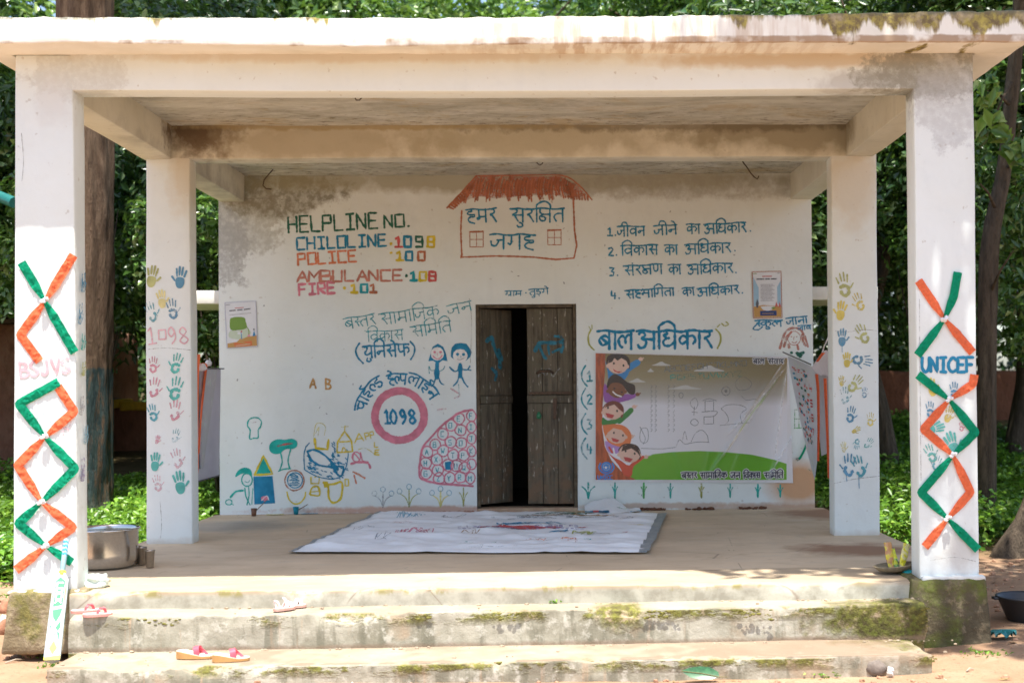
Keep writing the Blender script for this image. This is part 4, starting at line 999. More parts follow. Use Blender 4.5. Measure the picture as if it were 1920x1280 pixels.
for i in range(120):
    x = 575 + rn.random() * 74; y = 850 + rn.random() * 46
    if y > 881 + (x - 571) * .28 or y > 1010 - (x - 560) * 1.45 or (582 < x < 618 and 848 < y < 870): continue
    a = rn.random() * .8 - .2
    b.stroke([(x, y), (x + 4 * math.cos(a), y + 4 * math.sin(a) + 1)], 1.8, tb, False)
for i in range(14):
    x = 622 + rn.random() * 6; y = 828 + i * 2.2; b.stroke([(x, y), (x + 2, y + 3)], 1.8, tb, False)
b.done(DR, WALL, 'blue painted fish in a dashed pond')
b = newb(); yl = pm('yellow', .7)
b.stroke([(590, 822), (592, 840), (614, 842), (616, 824)], 4.5, yl, smooth=False); b.stroke([(588, 820), (592, 796), (602, 793), (610, 800), (608, 816)], 1.6, pm('pyellow', .5)); b.stroke([(592, 812), (598, 800), (596, 818)], 1.6, pm('pyellow', .5))
b.stroke([(632, 846), (633, 828), (646, 808), (659, 826), (661, 846), (632, 848)], 3, yl, smooth=False); b.stroke([(636, 828), (656, 827)], 2.4, yl); b.stroke([(641, 846), (644, 838), (649, 845)], 2, yl); b.stroke([(646, 808), (647, 798)], 2, yl); b.stroke([(640, 800), (653, 799)], 1.6, pm('pyellow', .5))
b.stroke([(665, 830), (673, 812), (682, 826)], 2, yl, False); b.stroke([(668, 823), (680, 821)], 1.8, yl); latin(b, 'PP', 686, 824, 703, 820, 12, 2, yl); latin(b, 'L', 702, 838, 710, 838, 9, 2, yl); latin(b, 'E', 703, 852, 712, 852, 9, 2.6, yl)
b.stroke([(672, 842), (684, 840), (696, 846), (702, 852)], 2, pm('pyellow', .5))
b.done(DR, WALL, 'yellow painted pot, church and the word APPLE')
b = newb(); b.ring(552, 900, 18, 19, 2.6, pm('brown', .6)); b.ring(553, 900, 14, 14, 2, tb)
for i in range(7): b.stroke([(543 + rn.random() * 6, 891 + i * 3), (552, 889 + i * 3.4), (562 - rn.random() * 5, 893 + i * 2.6)], 2, tb)
b.stroke([(538, 922), (542, 936), (552, 944), (563, 942), (571, 932), (573, 922)], 2.6, yl); b.done(DR, WALL, 'brown ring filled with blue scribble over a yellow bowl')
b = newb()
b.stroke([(583, 894), (583, 906), (598, 906)], 2.6, yl, False); b.stroke([(590, 894), (598, 893), (598, 904)], 2, yl); b.stroke([(581, 926), (585, 914), (596, 912), (599, 928), (582, 927)], 3.6, yl); b.stroke([(581, 922), (598, 920)], 2, yl)
b.stroke([(606, 904), (615, 912), (616, 930), (622, 941), (632, 940), (640, 930), (641, 904), (626, 907), (608, 908)], 4, yl); b.fill([(605, 902), (614, 902), (618, 912), (608, 914)], pm('yellow')); latin(b, 'D', 647, 910, 654, 910, 12, 2, yl)
b.done(DR, WALL, 'yellow painted jug and letter shapes')
b = newb(); b.stroke([(664, 890), (668, 906)], 2.8, pm('orange', .6)); b.stroke([(662, 884), (672, 889), (684, 896)], 3.6, pm('orange', .6)); b.done(DR, WALL, 'orange bent line')
b = newb(); b.stroke([(658, 869), (672, 866), (690, 868), (694, 877)], 4, rp); b.stroke([(690, 866), (680, 865)], 4, rp); b.ring(668, 856, 8, 9, 2.2, rp); b.stroke([(661, 860), (664, 850), (673, 860)], 2, rp); b.stroke([(676, 848), (679, 862)], 2.4, rp); b.done(DR, WALL, 'pink scribbled shape beside the fish')
def sprig(x, y, h, m, n=3, w=2, heads=None, spread=16):
    b = newb()
    for i in range(n):
        k = (i - (n - 1) / 2) / max(1, (n - 1) / 2)
        b.stroke([(x, y), (x + k * spread * .35, y - h * .5), (x + k * spread, y - h * (1 - .25 * abs(k)))], w * (1.2 if k == 0 else .8), m)
        if heads: b.ring(x + k * spread, y - h * (1 - .25 * abs(k)) - 4, 4.5, 5, 1.4, heads, 7)
    b.done(DR, WALL)
sprig(718, 951, 30, pm('grey', .5), 3, 2, pm('lblue', .5)); sprig(767, 950, 34, pm('olive', .6), 3, 2, pm('lblue', .5), 18); sprig(826, 950, 30, pm('pyellow', .6), 3, 2.6, pm('lblue', .5)); sprig(869, 948, 34, pm('olive', .6), 3, 2, None, 8)
for i, (x, c) in enumerate(((1103, 'tealg'), (1153, 'tealg'), (1207, 'green'), (1257, 'tealg'), (1315, 'olive'), (1369, 'tealg'), (1421, 'tealg'), (1463, 'tealg'))):
    sprig(x, 934 - .4 * i, 30 - i, pm(c, .6), 3, 2.4 if i % 2 else 3, None, 12 if i == 0 else 5)
b = newb(); tw = pm('teal', .6)
for i, (d, y) in enumerate((('1', 706), ('2', 749), ('3', 796), ('4', 842))):
    b.stroke([(1098, y - 21), (1091, y - 8), (1092, y + 6), (1101, y + 18)], 3, tw); latin(b, d, 1101, y + 8, 1111, y + 8, 18, 3.4, tw if i != 2 else pm('teal', .5), rounded=True)
b.done(TX, WALL, 'teal bracketed numbers one to four beside the banner')
b = newb(); go = pm('green', .5)
for y in (768, 785, 802): b.stroke([(1489, y), (1507, y)], 1.6, go)
for x in (1490, 1498, 1506): b.stroke([(x, 768), (x, 803)], 1.6, go)
b.done(DR, WALL, 'faint green painted grid')
# specks and scuffs on the wall
b = newb(); rn = random.Random(21); gm = pm('grey', .5)
for i in range(46):
    x = 420 + rn.random() * 1090; y = 390 + rn.random() * 540
    if 885 < x < 1090 and y > 560: continue
    a = rn.random() * 3
    b.stroke([(x, y), (x + 3 * math.cos(a), y + 3 * math.sin(a))], .9 + rn.random() * 1.2, gm, False)
b.done('scuff_mark', WALL); WALL.children[-1]['kind'] = 'stuff'
# scribble on the door leaves
def dbrush(rot, hx, sgn):
    # unprojected on the leaf's plane
    p0 = rot(Vector((0, 0, 0))); e = (rot(Vector((1, 0, 0))) - p0); nrm = (rot(Vector((0, -1, 0))) - p0)
    def f(px, py, off=0):
        d = ray(px, py); t = (p0 - ORI).dot(nrm) / d.dot(nrm); return ORI + d * t + nrm * (off + .002)
    return Brush(f)
b = dbrush(rotR, 0, -1); sb = paint('paint_door_scribble', (.03, .17, .24), .62)
b.stroke([(1003, 658), (1010, 645), (1022, 642), (1040, 643), (1054, 640)], 7, sb); b.stroke([(1040, 630), (1054, 633), (1056, 648), (1052, 660)], 5, sb); b.stroke([(1012, 650), (1018, 664), (1024, 672)], 6, sb); b.stroke([(1028, 648), (1030, 664)], 5, sb); b.stroke([(1036, 660), (1050, 654)], 5, sb)
b.done(DR, LR)
b = dbrush(rotR, 0, -1); wc = paint('paint_door_chalk', (.38, .38, .36), .5)
b.stroke([(1006, 700), (1012, 697), (1010, 706), (1016, 698), (1024, 704), (1030, 690), (1036, 706), (1044, 696), (1050, 690)], 1.8, wc); b.stroke([(1020, 704), (1024, 690)], 1.6, wc)
b.done(DR, LR)
b = dbrush(rotL, 0, 1); b.stroke([(912, 640), (920, 632), (926, 650), (934, 668), (938, 690)], 7, sb); b.stroke([(922, 690), (930, 700), (928, 712)], 6, sb); b.stroke([(934, 655), (940, 676)], 6, sb); b.done(DR, LL)

# ---------------------------------------------------------------- prints on the pillars
def onY(Y): return lambda px, py, off=0: PY(px, py, Y - off)
def hp_(parent, Y, cx, cy, h, c, cover=.7, rot=0, style=0, mir=1):
    h *= .88 + .3 * abs(math.sin(cx * 1.7 + cy)); rot += .22 * math.sin(cx + cy * 2.3)
    b = Brush(onY(Y)); hand(b, cx, cy, h, pm('h_' + c, cover), rot, style, mir); b.done('hand_print', parent)
hm = Y2
for a in ((285, 519, 36, 'olive', .7, 0, 0, 1), (338, 521, 38, 'blue', .88, .1, 0, -1), (303, 561, 30, 'pyellow', .7, 0, 0, 1), (323, 580, 34, 'blue', .6, .1, 1, 1), (284, 586, 38, 'teal', .5, -.1, 2, 1),
          (287, 684, 36, 'pink', .6, 0, 1, 1), (331, 682, 38, 'tealg', .7, 0, 1, -1), (289, 727, 38, 'pink', .6, 0, 2, 1), (330, 729, 40, 'tealg', .7, 0, 1, -1), (286, 774, 34, 'teal', .7, 0, 1, 1), (328, 770, 36, 'pink', .6, 0, 2, 1),
          (295, 824, 18, 'pink', .6, .4, 0, 1), (329, 817, 30, 'teal', .5, .2, 2, 1), (291, 866, 36, 'tealg', .7, -.1, 0, 1), (332, 860, 34, 'ppink', .6, 0, 2, 1), (295, 906, 36, 'ppink', .6, 0, 1, 1), (337, 905, 38, 'tealg', .88, 0, 0, 1)):
    hp_(ML, hm, *a)
b = Brush(onY(Y2))
for ch, x in (('1', 279), ('0', 298), ('9', 318), ('8', 339)): latin(b, ch, x, 645 if ch != '0' else 636, x + 15, 643 if ch != '0' else 635, 31 if ch != '0' else 17, 2.8, pm('ppink', .7), rounded=ch != '0')
b.done(TX, ML, 'pale pink number 1098')
for a in ((1582, 535, 42, 'olive', .7, 0, 1, 1), (1611, 566, 38, 'yellow', .6, -.3, 1, -1), (1577, 583, 40, 'yellow', .7, 0, 0, -1), (1579, 633, 36, 'blue', .6, 0, 0, 1), (1618, 626, 38, 'olive', .7, -.3, 1, -1),
          (1588, 675, 28, 'yellow', .8, .2, 0, 1), (1616, 675, 36, 'blue', .6, 1.5, 1, 1), (1578, 714, 20, 'yellow', .6, 0, 0, 1), (1603, 719, 34, 'olive', .7, .5, 1, 1), (1621, 736, 18, 'blue', .5, 0, 1, 1), (1595, 777, 28, 'blue', .8, .0, 1, 1),
          (1632, 786, 24, 'yellow', .6, 0, 1, 1), (1605, 806, 20, 'yellow', .6, 1, 0, 1), (1584, 742, 30, 'teal', .4, .2, 2, 1), (1607, 832, 18, 'teal', .6, 3.1, 1, 1), (1628, 831, 20, 'tealg', .6, .5, 2, 1), (1592, 873, 40, 'blue', .8, .1, 2, -1), (1611, 875, 40, 'teal', .8, -.1, 2, 1), (1582, 838, 20, 'pyellow', .5, 0, 0, 1)):
    hp_(MR, Y2, *a)
b = Brush(onY(Y2)); b.stroke([(1586, 885), (1588, 902)], 1, tb); b.stroke([(1610, 886), (1611, 915)], 1.2, tb); b.stroke([(1579, 643), (1579, 660)], 1, tb); b.done('paint_drip', MR)
for a in ((1747, 726, 30, 'yellow', .7, 0, 0, 1), (1779, 777, 36, 'yellow', .6, .4, 0, 1), (1789, 732, 34, 'blue', .8, .2, 1, 1), (1744, 768, 30, 'blue', .7, .2, 1, 1), (1752, 803, 34, 'tealg', .8, 1.5, 0, 1), (1803, 799, 22, 'pink', .6, 0, 1, 1), (1786, 832, 42, 'tealg', .7, -.1, 0, 1), (1745, 850, 36, 'tealg', .6, -.2, 1, 1), (1756, 868, 26, 'teal', .6, 0, 2, -1), (1731, 812, 20, 'ppink', .4, 0, 1, 1)):
    hp_(FR, Y1, *a)
for a in ((86, 768, 34, 'teal', .4, .2, 2, 1), (66, 770, 30, 'ppink', .4, 0, 1, 1), (92, 790, 24, 'teal', .35, 0, 2, 1), (124, 802, 30, 'ppink', .4, 0, 1, 1), (52, 815, 24, 'teal', .3, 0, 2, 1), (60, 730, 24, 'teal', .3, 0, 2, 1)):
    hp_(FL, Y1, *a)
def lab(txt, x0, y0, x1, y1, h, w, m, par, Y, l): 
    b = Brush(onY(Y), .3); latin(b, txt, x0, y0, x1, y1, h, w, m, rounded=True, spc=.8); b.done(TX, par, l)
lab('BSJVS', 39, 708, 133, 698, 28, 5.5, pm('ppink', .65), FL, Y1, 'pale pink letters BSJVS')
lab('UNICEF', 1729, 697, 1826, 697, 27, 6, pm('blue', .95), FR, Y1, 'blue letters UNICEF')
# inner faces
xl_in = lambda px, py, off=0: PX(px, py, XLi - .006 + off + .006 * 1)
for cx, cy, h, c, st in ((156, 530, 40, 'blue', 0), (151, 588, 44, 'blue', 0), (156, 640, 36, 'tealg', 1), (157, 690, 30, 'olive', 1), (153, 760, 40, 'grey', 2), (161, 815, 40, 'lblue', 2), (155, 880, 50, 'violet', 2)):
    b = Brush(lambda px, py, off=0: PX(px, py, XLi + .012 + off)); 
    m = pm(c, .5)
    b.stroke([(cx - 1, cy + h * .4), (cx + 2, cy)], 7, m); b.stroke([(cx - 2, cy), (cx - 1, cy - h * .4)], 2, m); b.stroke([(cx + 3, cy - 2), (cx + 3, cy - h * .45)], 2.2, m)
    b.done('hand_print', FL)

# hairline cracks and paint laps on the pillars and the wall
mcr = paint('hairline_crack', (.30, .29, .27), .5)
for par, Y, ls in ((MR, Y2, [[(1566, 620), (1590, 622), (1620, 618), (1644, 620)], [(1564, 906), (1600, 898), (1649, 892)]]), (FR, Y1, [[(1724, 560), (1725, 700), (1727, 900)], [(1745, 1050), (1790, 1044), (1830, 1052)]]),
                   (ML, Y2, [[(276, 655), (310, 652), (357, 656)], [(300, 940), (303, 980), (301, 1010)]]), (FL, Y1, [[(40, 250), (44, 300), (41, 340)], [(30, 1085), (80, 1090), (140, 1080)]]),
                   (WALL, Y3, [[(1083, 700), (1084, 800), (1083, 930)], [(880, 560), (884, 600), (882, 680)], [(420, 375), (500, 372), (560, 378)]])):
    b = Brush(onY(Y), .9)
    for l in ls: b.stroke(l, .9, mcr)
    b.done('hairline_crack', par)['kind'] = 'stuff'
# ---------------------------------------------------------------- printed banner on the wall
def flat(name, col, rough=.55, spec=.4, coat=0): 
    return simple(name, col, rough, spec, .05, 8, coat=coat)
def mk_bannerbg():
    t = NT('banner_print')
    z = t.sep()[2]
    zt, zb = PY(1300, 665, Y3).z, PY(1300, 850, Y3).z
    f = t.ramp(t.math('ADD', z, t.math('MULTIPLY', t.math('SUBTRACT', t.noise(2, 4), .5), .12)), zb, zt)
    c = t.cramp(f, [(0, (.76, .77, .81)), (.48, (.72, .72, .76)), (.60, (.42, .40, .36)), (.78, (.30, .25, .14)), (1, (.20, .15, .055))])
    return t.out(c, .5, .4)
def plane_root(name, q, label, cat): return empty(name, q, label, cat)
O1 = .012
ban = empty('banner', PY(1300, 903, Y3 - O1), 'wide printed plastic banner with cartoon children and a green hill, right of the door', 'banner')
bz = lambda px, py, off=0: PY(px, py, Y3 - O1 - off)
def bulge(px, py): return .006 * math.sin((px - 1116) / 371 * math.pi) * math.sin((py - 660) / 244 * math.pi)
m = MB(); Q = [(1116, 660), (1478, 668), (1487, 905), (1116, 903)]
def q2(Q, u, v): return ((Q[0][0] * (1 - u) + Q[1][0] * u) * (1 - v) + (Q[3][0] * (1 - u) + Q[2][0] * u) * v, (Q[0][1] * (1 - u) + Q[1][1] * u) * (1 - v) + (Q[3][1] * (1 - u) + Q[2][1] * u) * v)
m.grid(lambda u, v: bz(*q2(Q, u, v), 0), 20, 12)
m_white = flat('banner_white', (.70, .70, .72))
m.build('sheet', m_white, ban)
def BB(wob_=.1): return Brush(lambda px, py, off=0: bz(px, py, off + .0006), wob_)
def part(b, name, label=None): return b.done(name, ban, label)
b = BB(); b.fill([(1117, 662), (1476, 671), (1476, 899), (1117, 899)], mk_bannerbg()); part(b, 'printed_sky')
hill = flat('banner_hill_green', (.13, .42, .015))
b = BB(); b.k = 4; b.fill([(1180, 899), (1186, 872), (1205, 860), (1225, 851), (1260, 847), (1310, 845), (1360, 847), (1410, 852), (1450, 861), (1475, 869), (1475, 899)], hill); part(b, 'printed_hill')
trunkm = NT('banner_tree_brown'); trunkm = trunkm.out(trunkm.mix(trunkm.ramp(trunkm.noise(6, 4, .6, trunkm.vmap((6, 1, 1))), .4, .62), (.52, .11, .035), (.30, .065, .025)), .55)
b = BB(); b.k = 6; b.fill([(1117, 662), (1135, 663), (1134, 700), (1130, 760), (1129, 800), (1134, 836), (1146, 862), (1166, 884), (1192, 899), (1117, 899)], trunkm); part(b, 'printed_tree')
F_ = {k: flat('banner_' + k, v) for k, v in dict(skin=(.72, .48, .38), dskin=(.20, .07, .03), hair=(.03, .015, .015), bhair=(.16, .03, .02), ohair=(.75, .20, .06), bluec=(.02, .22, .52), purple=(.28, .08, .36), greenc=(.02, .22, .04), redc=(.62, .07, .03), mouth=(.50, .04, .05), whitec=(.78, .78, .78), eye=(.02, .02, .02), cloud=(.52, .51, .48), textd=(.02, .03, .06), pencil=(.22, .25, .28), lilac=(.45, .25, .60)).items()}
def kid(x, y, r, skin, hair, cloth, arm, hairstyle, tilt=0, hand_=None):
    b = BB(); b.k = 10
    if cloth: b.fill(cloth[1], cloth[0], True)
    if arm: b.stroke(arm[1], arm[2], arm[0]); 
    if hand_: b.blob(hand_[0], hand_[1], 4.5, 3.6, skin); b.stroke([(hand_[0] + 1, hand_[1] - 1), (hand_[0] + 6, hand_[1] - 2)], 2, skin)
    b.fill(hairstyle, hair, True)
    b.blob(x, y, r * 1.08, r * .9, skin, tilt, 16, .02); b.blob(x - r * 1.05, y + 2, 3, 3.5, skin, 0, 8, 0); b.blob(x + r * 1.05, y + 3, 3, 3.5, skin, 0, 8, 0)
    return b
b = kid(1158, 684, 18, F_['skin'], F_['hair'], (F_['bluec'], [(1134, 674), (1139, 695), (1142, 716), (1150, 706), (1168, 714), (1180, 696), (1165, 700), (1150, 700), (1140, 690)]), (F_['bluec'], [(1166, 706), (1176, 692), (1196, 679)], 12),
        [(1138, 684), (1138, 670), (1146, 664), (1160, 663), (1174, 666), (1181, 676), (1180, 692), (1172, 684), (1150, 678)], .05, (1201, 673))
b.fill([(1140, 681), (1144, 668), (1160, 665), (1176, 669), (1181, 688), (1174, 676), (1165, 671), (1158, 676), (1152, 671), (1148, 678)], F_['hair']); b.blob(1151, 681, 1.8, 2.4, F_['eye']); b.blob(1169, 685, 1.8, 2.4, F_['eye']); b.fill([(1149, 691), (1157, 696), (1167, 696), (1160, 699), (1152, 696)], F_['mouth']); part(b, 'printed_child', 'black haired child in blue')
b = kid(1156, 731, 16, F_['dskin'], F_['hair'], (F_['purple'], [(1134, 718), (1133, 752), (1155, 756), (1172, 748), (1190, 745), (1176, 738), (1150, 742)]), (F_['purple'], [(1160, 750), (1176, 746), (1189, 741)], 9),
        [(1138, 728), (1141, 710), (1152, 701), (1164, 706), (1176, 716), (1190, 722), (1190, 738), (1180, 738), (1168, 724), (1150, 718)], .3, (1195, 739))
b.fill([(1139, 728), (1141, 712), (1154, 704), (1170, 714), (1180, 730), (1172, 722), (1158, 716), (1146, 718)], F_['hair']); b.blob(1152, 728, 2, 1.6, F_['eye']); b.blob(1166, 735, 2, 1.6, F_['eye']); b.stroke([(1149, 734), (1156, 740), (1165, 743)], 2.6, F_['whitec']); part(b, 'printed_child', 'dark haired child in purple')
b = kid(1148, 771, 17, F_['skin'], F_['bhair'], (F_['greenc'], [(1130, 782), (1130, 798), (1150, 796), (1168, 786), (1160, 782), (1140, 788)]), (F_['greenc'], [(1160, 790), (1174, 778), (1184, 768)], 10),
        [(1130, 766), (1136, 756), (1150, 751), (1164, 756), (1170, 768), (1166, 784), (1160, 772), (1148, 760)], .1, (1189, 762))
b.fill([(1133, 764), (1140, 755), (1152, 752), (1166, 758), (1170, 774), (1162, 768), (1152, 758)], F_['bhair']); b.blob(1140, 764, 1.8, 2.4, F_['eye']); b.blob(1157, 770, 1.8, 2.4, F_['eye']); b.fill([(1135, 774), (1142, 775), (1152, 778), (1148, 784), (1139, 782)], F_['mouth']); part(b, 'printed_child', 'brown haired child in green')
b = kid(1156, 816, 17, F_['skin'], F_['ohair'], (F_['lilac'], [(1135, 826), (1140, 846), (1156, 850), (1170, 838), (1156, 834)]), None,
        [(1130, 800), (1136, 796), (1160, 795), (1176, 802), (1184, 816), (1180, 834), (1166, 838), (1140, 828)], .15, (1184, 818))
b.fill([(1138, 812), (1142, 800), (1156, 797), (1172, 804), (1176, 818), (1166, 806), (1150, 802)], F_['ohair']); b.blob(1151, 811, 1.8, 2.2, F_['eye']); b.blob(1168, 816, 1.8, 2.2, F_['eye']); b.fill([(1146, 820), (1154, 822), (1162, 825), (1157, 829), (1149, 827)], F_['mouth']); b.stroke([(1142, 838), (1148, 848)], 4, F_['redc']); b.stroke([(1150, 840), (1152, 850)], 3, F_['whitec']); part(b, 'printed_child', 'orange haired child')
b = kid(1180, 850, 19, F_['skin'], F_['hair'], (F_['redc'], [(1138, 846), (1150, 856), (1166, 864), (1180, 872), (1206, 858), (1188, 874), (1184, 892), (1170, 890), (1160, 872)]), (F_['redc'], [(1184, 872), (1196, 864), (1206, 856)], 6),
        [(1160, 846), (1166, 834), (1180, 831), (1196, 836), (1202, 852), (1198, 862), (1190, 846)], .12, (1211, 856))
b.fill([(1165, 846), (1168, 836), (1180, 832), (1196, 838), (1202, 858), (1195, 848), (1184, 840)], F_['hair']); b.blob(1173, 845, 1.8, 2.4, F_['eye']); b.blob(1190, 850, 1.8, 2.4, F_['eye']); b.fill([(1169, 856), (1177, 857), (1187, 860), (1181, 866), (1172, 863)], F_['mouth']); part(b, 'printed_child', 'black haired child in red')
b = BB(); b.k = 40
for cx, cy, w, h in ((1240, 682, 34, 8), (1330, 691, 56, 12), (1195, 713, 30, 8), (1285, 726, 60, 8), (1220, 694, 12, 7)):
    b.fill([(cx - w / 2, cy + h * .4), (cx - w * .3, cy), (cx - w * .1, cy - h * .4), (cx + w * .05, cy - h * .5), (cx + w * .2, cy - h * .1), (cx + w * .5, cy + h * .4)], F_['cloud'], True)
part(b, 'printed_cloud')
pn = paint('paint_pencil', (.24, .27, .29), .55)
b = BB(.4); b.k = 44
latin(b, 'ABCDEFGHIJKLMNO', 1246, 697, 1400, 685, 10, 1.6, pn); latin(b, 'PQRSTUVWXYZ', 1258, 713, 1392, 705, 10, 1.6, pm('tealg', .5))
for x in (1220, 1228, 1252, 1262):
    for i in range(10): b.stroke([(x, 722 + i * 9), (x + 3, 724 + i * 9), (x, 728 + i * 9)], 1, pn)
b.ring(1277, 741, 4, 5, 1.2, pn, 8); b.ring(1302, 756, 8, 9, 1, pn, 9, .2); b.stroke([(1302, 762), (1301, 778)], 1.2, pn); b.stroke([(1297, 772), (1308, 773)], 1, pn); b.ring(1303, 792, 7, 6, 1.2, pn, 8, .2)
b.stroke([(1322, 752), (1338, 751), (1338, 770), (1322, 771), (1322, 752)], 1.2, pn, False); b.stroke([(1316, 772), (1344, 771), (1338, 780), (1320, 781)], 1.3, pn); b.stroke([(1320, 781), (1320, 795), (1338, 794), (1338, 780)], 1.3, pn, False); b.stroke([(1318, 751), (1330, 747), (1343, 751)], 1.2, pn)
b.stroke([(1352, 766), (1360, 760), (1374, 758), (1390, 760), (1400, 766), (1392, 772), (1388, 780), (1392, 794)], 1.2, pn); b.stroke([(1352, 766), (1362, 776), (1366, 788), (1360, 795)], 1.2, pn); b.stroke([(1350, 797), (1404, 792)], 1, pn); b.ring(1361, 733, 8, 8, 1.3, pn, 8, .1); b.blob(1361, 733, 3, 3, pn)
b.ring(1394, 720, 14, 12, 1, pn, 8, .2); b.stroke([(1390, 742), (1400, 750), (1415, 748), (1424, 752)], 1, pn)
b.stroke([(1268, 836), (1274, 824), (1284, 832), (1296, 830), (1312, 828), (1330, 829)], 1.2, pn); b.stroke([(1280, 824), (1284, 808), (1288, 824)], 1.1, pn); b.stroke([(1296, 828), (1304, 812), (1316, 806), (1326, 816), (1328, 828)], 1.1, pn)
b.stroke([(1200, 800), (1206, 812), (1210, 822), (1206, 832)], 1.2, pn); b.stroke([(1202, 840), (1240, 841), (1268, 838)], 1, pn); b.ring(1208, 815, 9, 14, 1, pn, 8, .15)
part(b, 'pencil_drawing', 'faint pencil drawings and alphabet')
b = BB()
for mm, w in ((F_['whitec'], 4.2), (F_['textd'], 1.8)):
    b.extra = .0018 if w > 3 else .0030; b.k = 0
    word(b, 'ba aa la', 1412, 673, 1434, 673, 9, w, mm); word(b, 'sa am va aa da', 1440, 673, 1470, 673, 9, w, mm)
part(b, 'printed_text', 'small Hindi title at the top right')
b = BB()
for mm, w in ((F_['whitec'], 4.8), (F_['textd'], 2.1)):
    b.extra = .0018 if w > 3 else .0042; b.k = 0
    for tk, x0, x1 in (('ba s_ ta ra', 1278, 1307), ('sa aa ma aa i ja ka', 1313, 1363), ('ja na', 1370, 1388), ('i va ka aa sa', 1394, 1426), ('sa i ma i ta', 1433, 1469)): word(b, tk, x0, 886, x1, 885, 10.5, w, mm, jit=.0)
part(b, 'printed_text', 'Hindi name along the green hill')
b = BB(); b.k = 46; eb = flat('banner_emblem_blue', (.02, .22, .60))
b.blob(1137, 875, 10, 10, eb, 0, 16, 0); b.stroke([(1126, 868), (1123, 876), (1128, 884), (1137, 888)], 3, eb); b.stroke([(1148, 868), (1151, 876), (1146, 884), (1138, 888)], 3, eb)
b.ring(1137, 875, 6, 6, .8, F_['cloud'], 12, 0); b.stroke([(1131, 875), (1143, 875)], .8, F_['cloud']); b.blob(1136, 876, 2.4, 2.6, F_['whitec']); 
latin(b, 'UNICEF', 1121, 898, 1154, 898, 7, 2, eb, rounded=True); part(b, 'printed_emblem', 'blue round emblem over the word unicef')
# clear plastic film stretched over the banner
def mk_film():
    t = NT('clear_plastic_film')
    g = t.n('ShaderNodeBsdfGlossy'); g.inputs['Roughness'].default_value = .16; g.inputs['Color'].default_value = (1, 1, 1, 1)
    tr = t.n('ShaderNodeBsdfTransparent'); tr.inputs[0].default_value = (.97, .97, .97, 1)
    fr = t.n('ShaderNodeFresnel'); fr.inputs[0].default_value = 1.6
    bp = t.bump(t.noise(7, 4, .6, t.vmap((1.6, 1, .8))), .35, .012)
    cr_ = t.n('ShaderNodeAttribute'); cr_.attribute_name = 'crease_glare'
    wd_ = t.n('ShaderNodeBsdfPrincipled'); wd_.inputs['Base Color'].default_value = (.92, .93, .95, 1); wd_.inputs['Roughness'].default_value = .25  # white colour standing in for glare along the film ridges
    t.L(bp, g.inputs['Normal']); t.L(bp, fr.inputs['Normal'])
    mx = t.n('ShaderNodeMixShader'); t.L(t.math('MULTIPLY_ADD', fr.outputs[0], .55, .0), mx.inputs[0]); t.L(tr.outputs[0], mx.inputs[1]); t.L(g.outputs[0], mx.inputs[2])
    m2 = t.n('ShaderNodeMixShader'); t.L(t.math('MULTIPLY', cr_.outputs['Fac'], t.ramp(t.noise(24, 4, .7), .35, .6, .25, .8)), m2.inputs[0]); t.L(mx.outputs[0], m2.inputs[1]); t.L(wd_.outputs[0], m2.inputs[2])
    o = t.n('ShaderNodeOutputMaterial'); t.L(m2.outputs[0], o.inputs[0]); return t.mat
m_film = mk_film()
FQ = [(1118, 662), (1480, 668), (1488, 904), (1118, 902)]
rid = [((1466, 684), (1345, 868), .020, 3.4), ((1472, 690), (1395, 790), .016, 2.4), ((1460, 700), (1400, 800), .010, 2.0), ((1474, 700), (1452, 860), .008, 4), ((1440, 730), (1370, 810), .012, 6), ((1262, 850), (1280, 900), .005, 4), ((1330, 848), (1318, 900), .006, 5), ((1386, 852), (1370, 895), .004, 4), ((1484, 820), (1440, 895), .007, 4)]
crs = []
def film(u, v):
    px, py = q2(FQ, u, v); h = .006; cc_ = 0
    for (a, b_, amp, wd) in rid:
        ax, ay = a; dx, dy = b_[0] - ax, b_[1] - ay; L2 = dx * dx + dy * dy
        t = ((px - ax) * dx + (py - ay) * dy) / L2
        if -.1 < t < 1.15:
            d = ((px - ax) * dy - (py - ay) * dx) / math.sqrt(L2)
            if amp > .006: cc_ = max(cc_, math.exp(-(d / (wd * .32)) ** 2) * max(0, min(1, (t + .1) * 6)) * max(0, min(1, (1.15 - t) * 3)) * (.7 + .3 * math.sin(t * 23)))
            h += amp * math.exp(-(d / wd) ** 2) * max(0, min(1, (t + .1) * 6)) * max(0, min(1, (1.15 - t) * 4))
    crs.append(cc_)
    return bz(px, py, h + .004)
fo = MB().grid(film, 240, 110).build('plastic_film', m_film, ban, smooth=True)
fa = fo.data.attributes.new('crease_glare', 'FLOAT', 'POINT'); fa.data.foreach_set('value', crs)

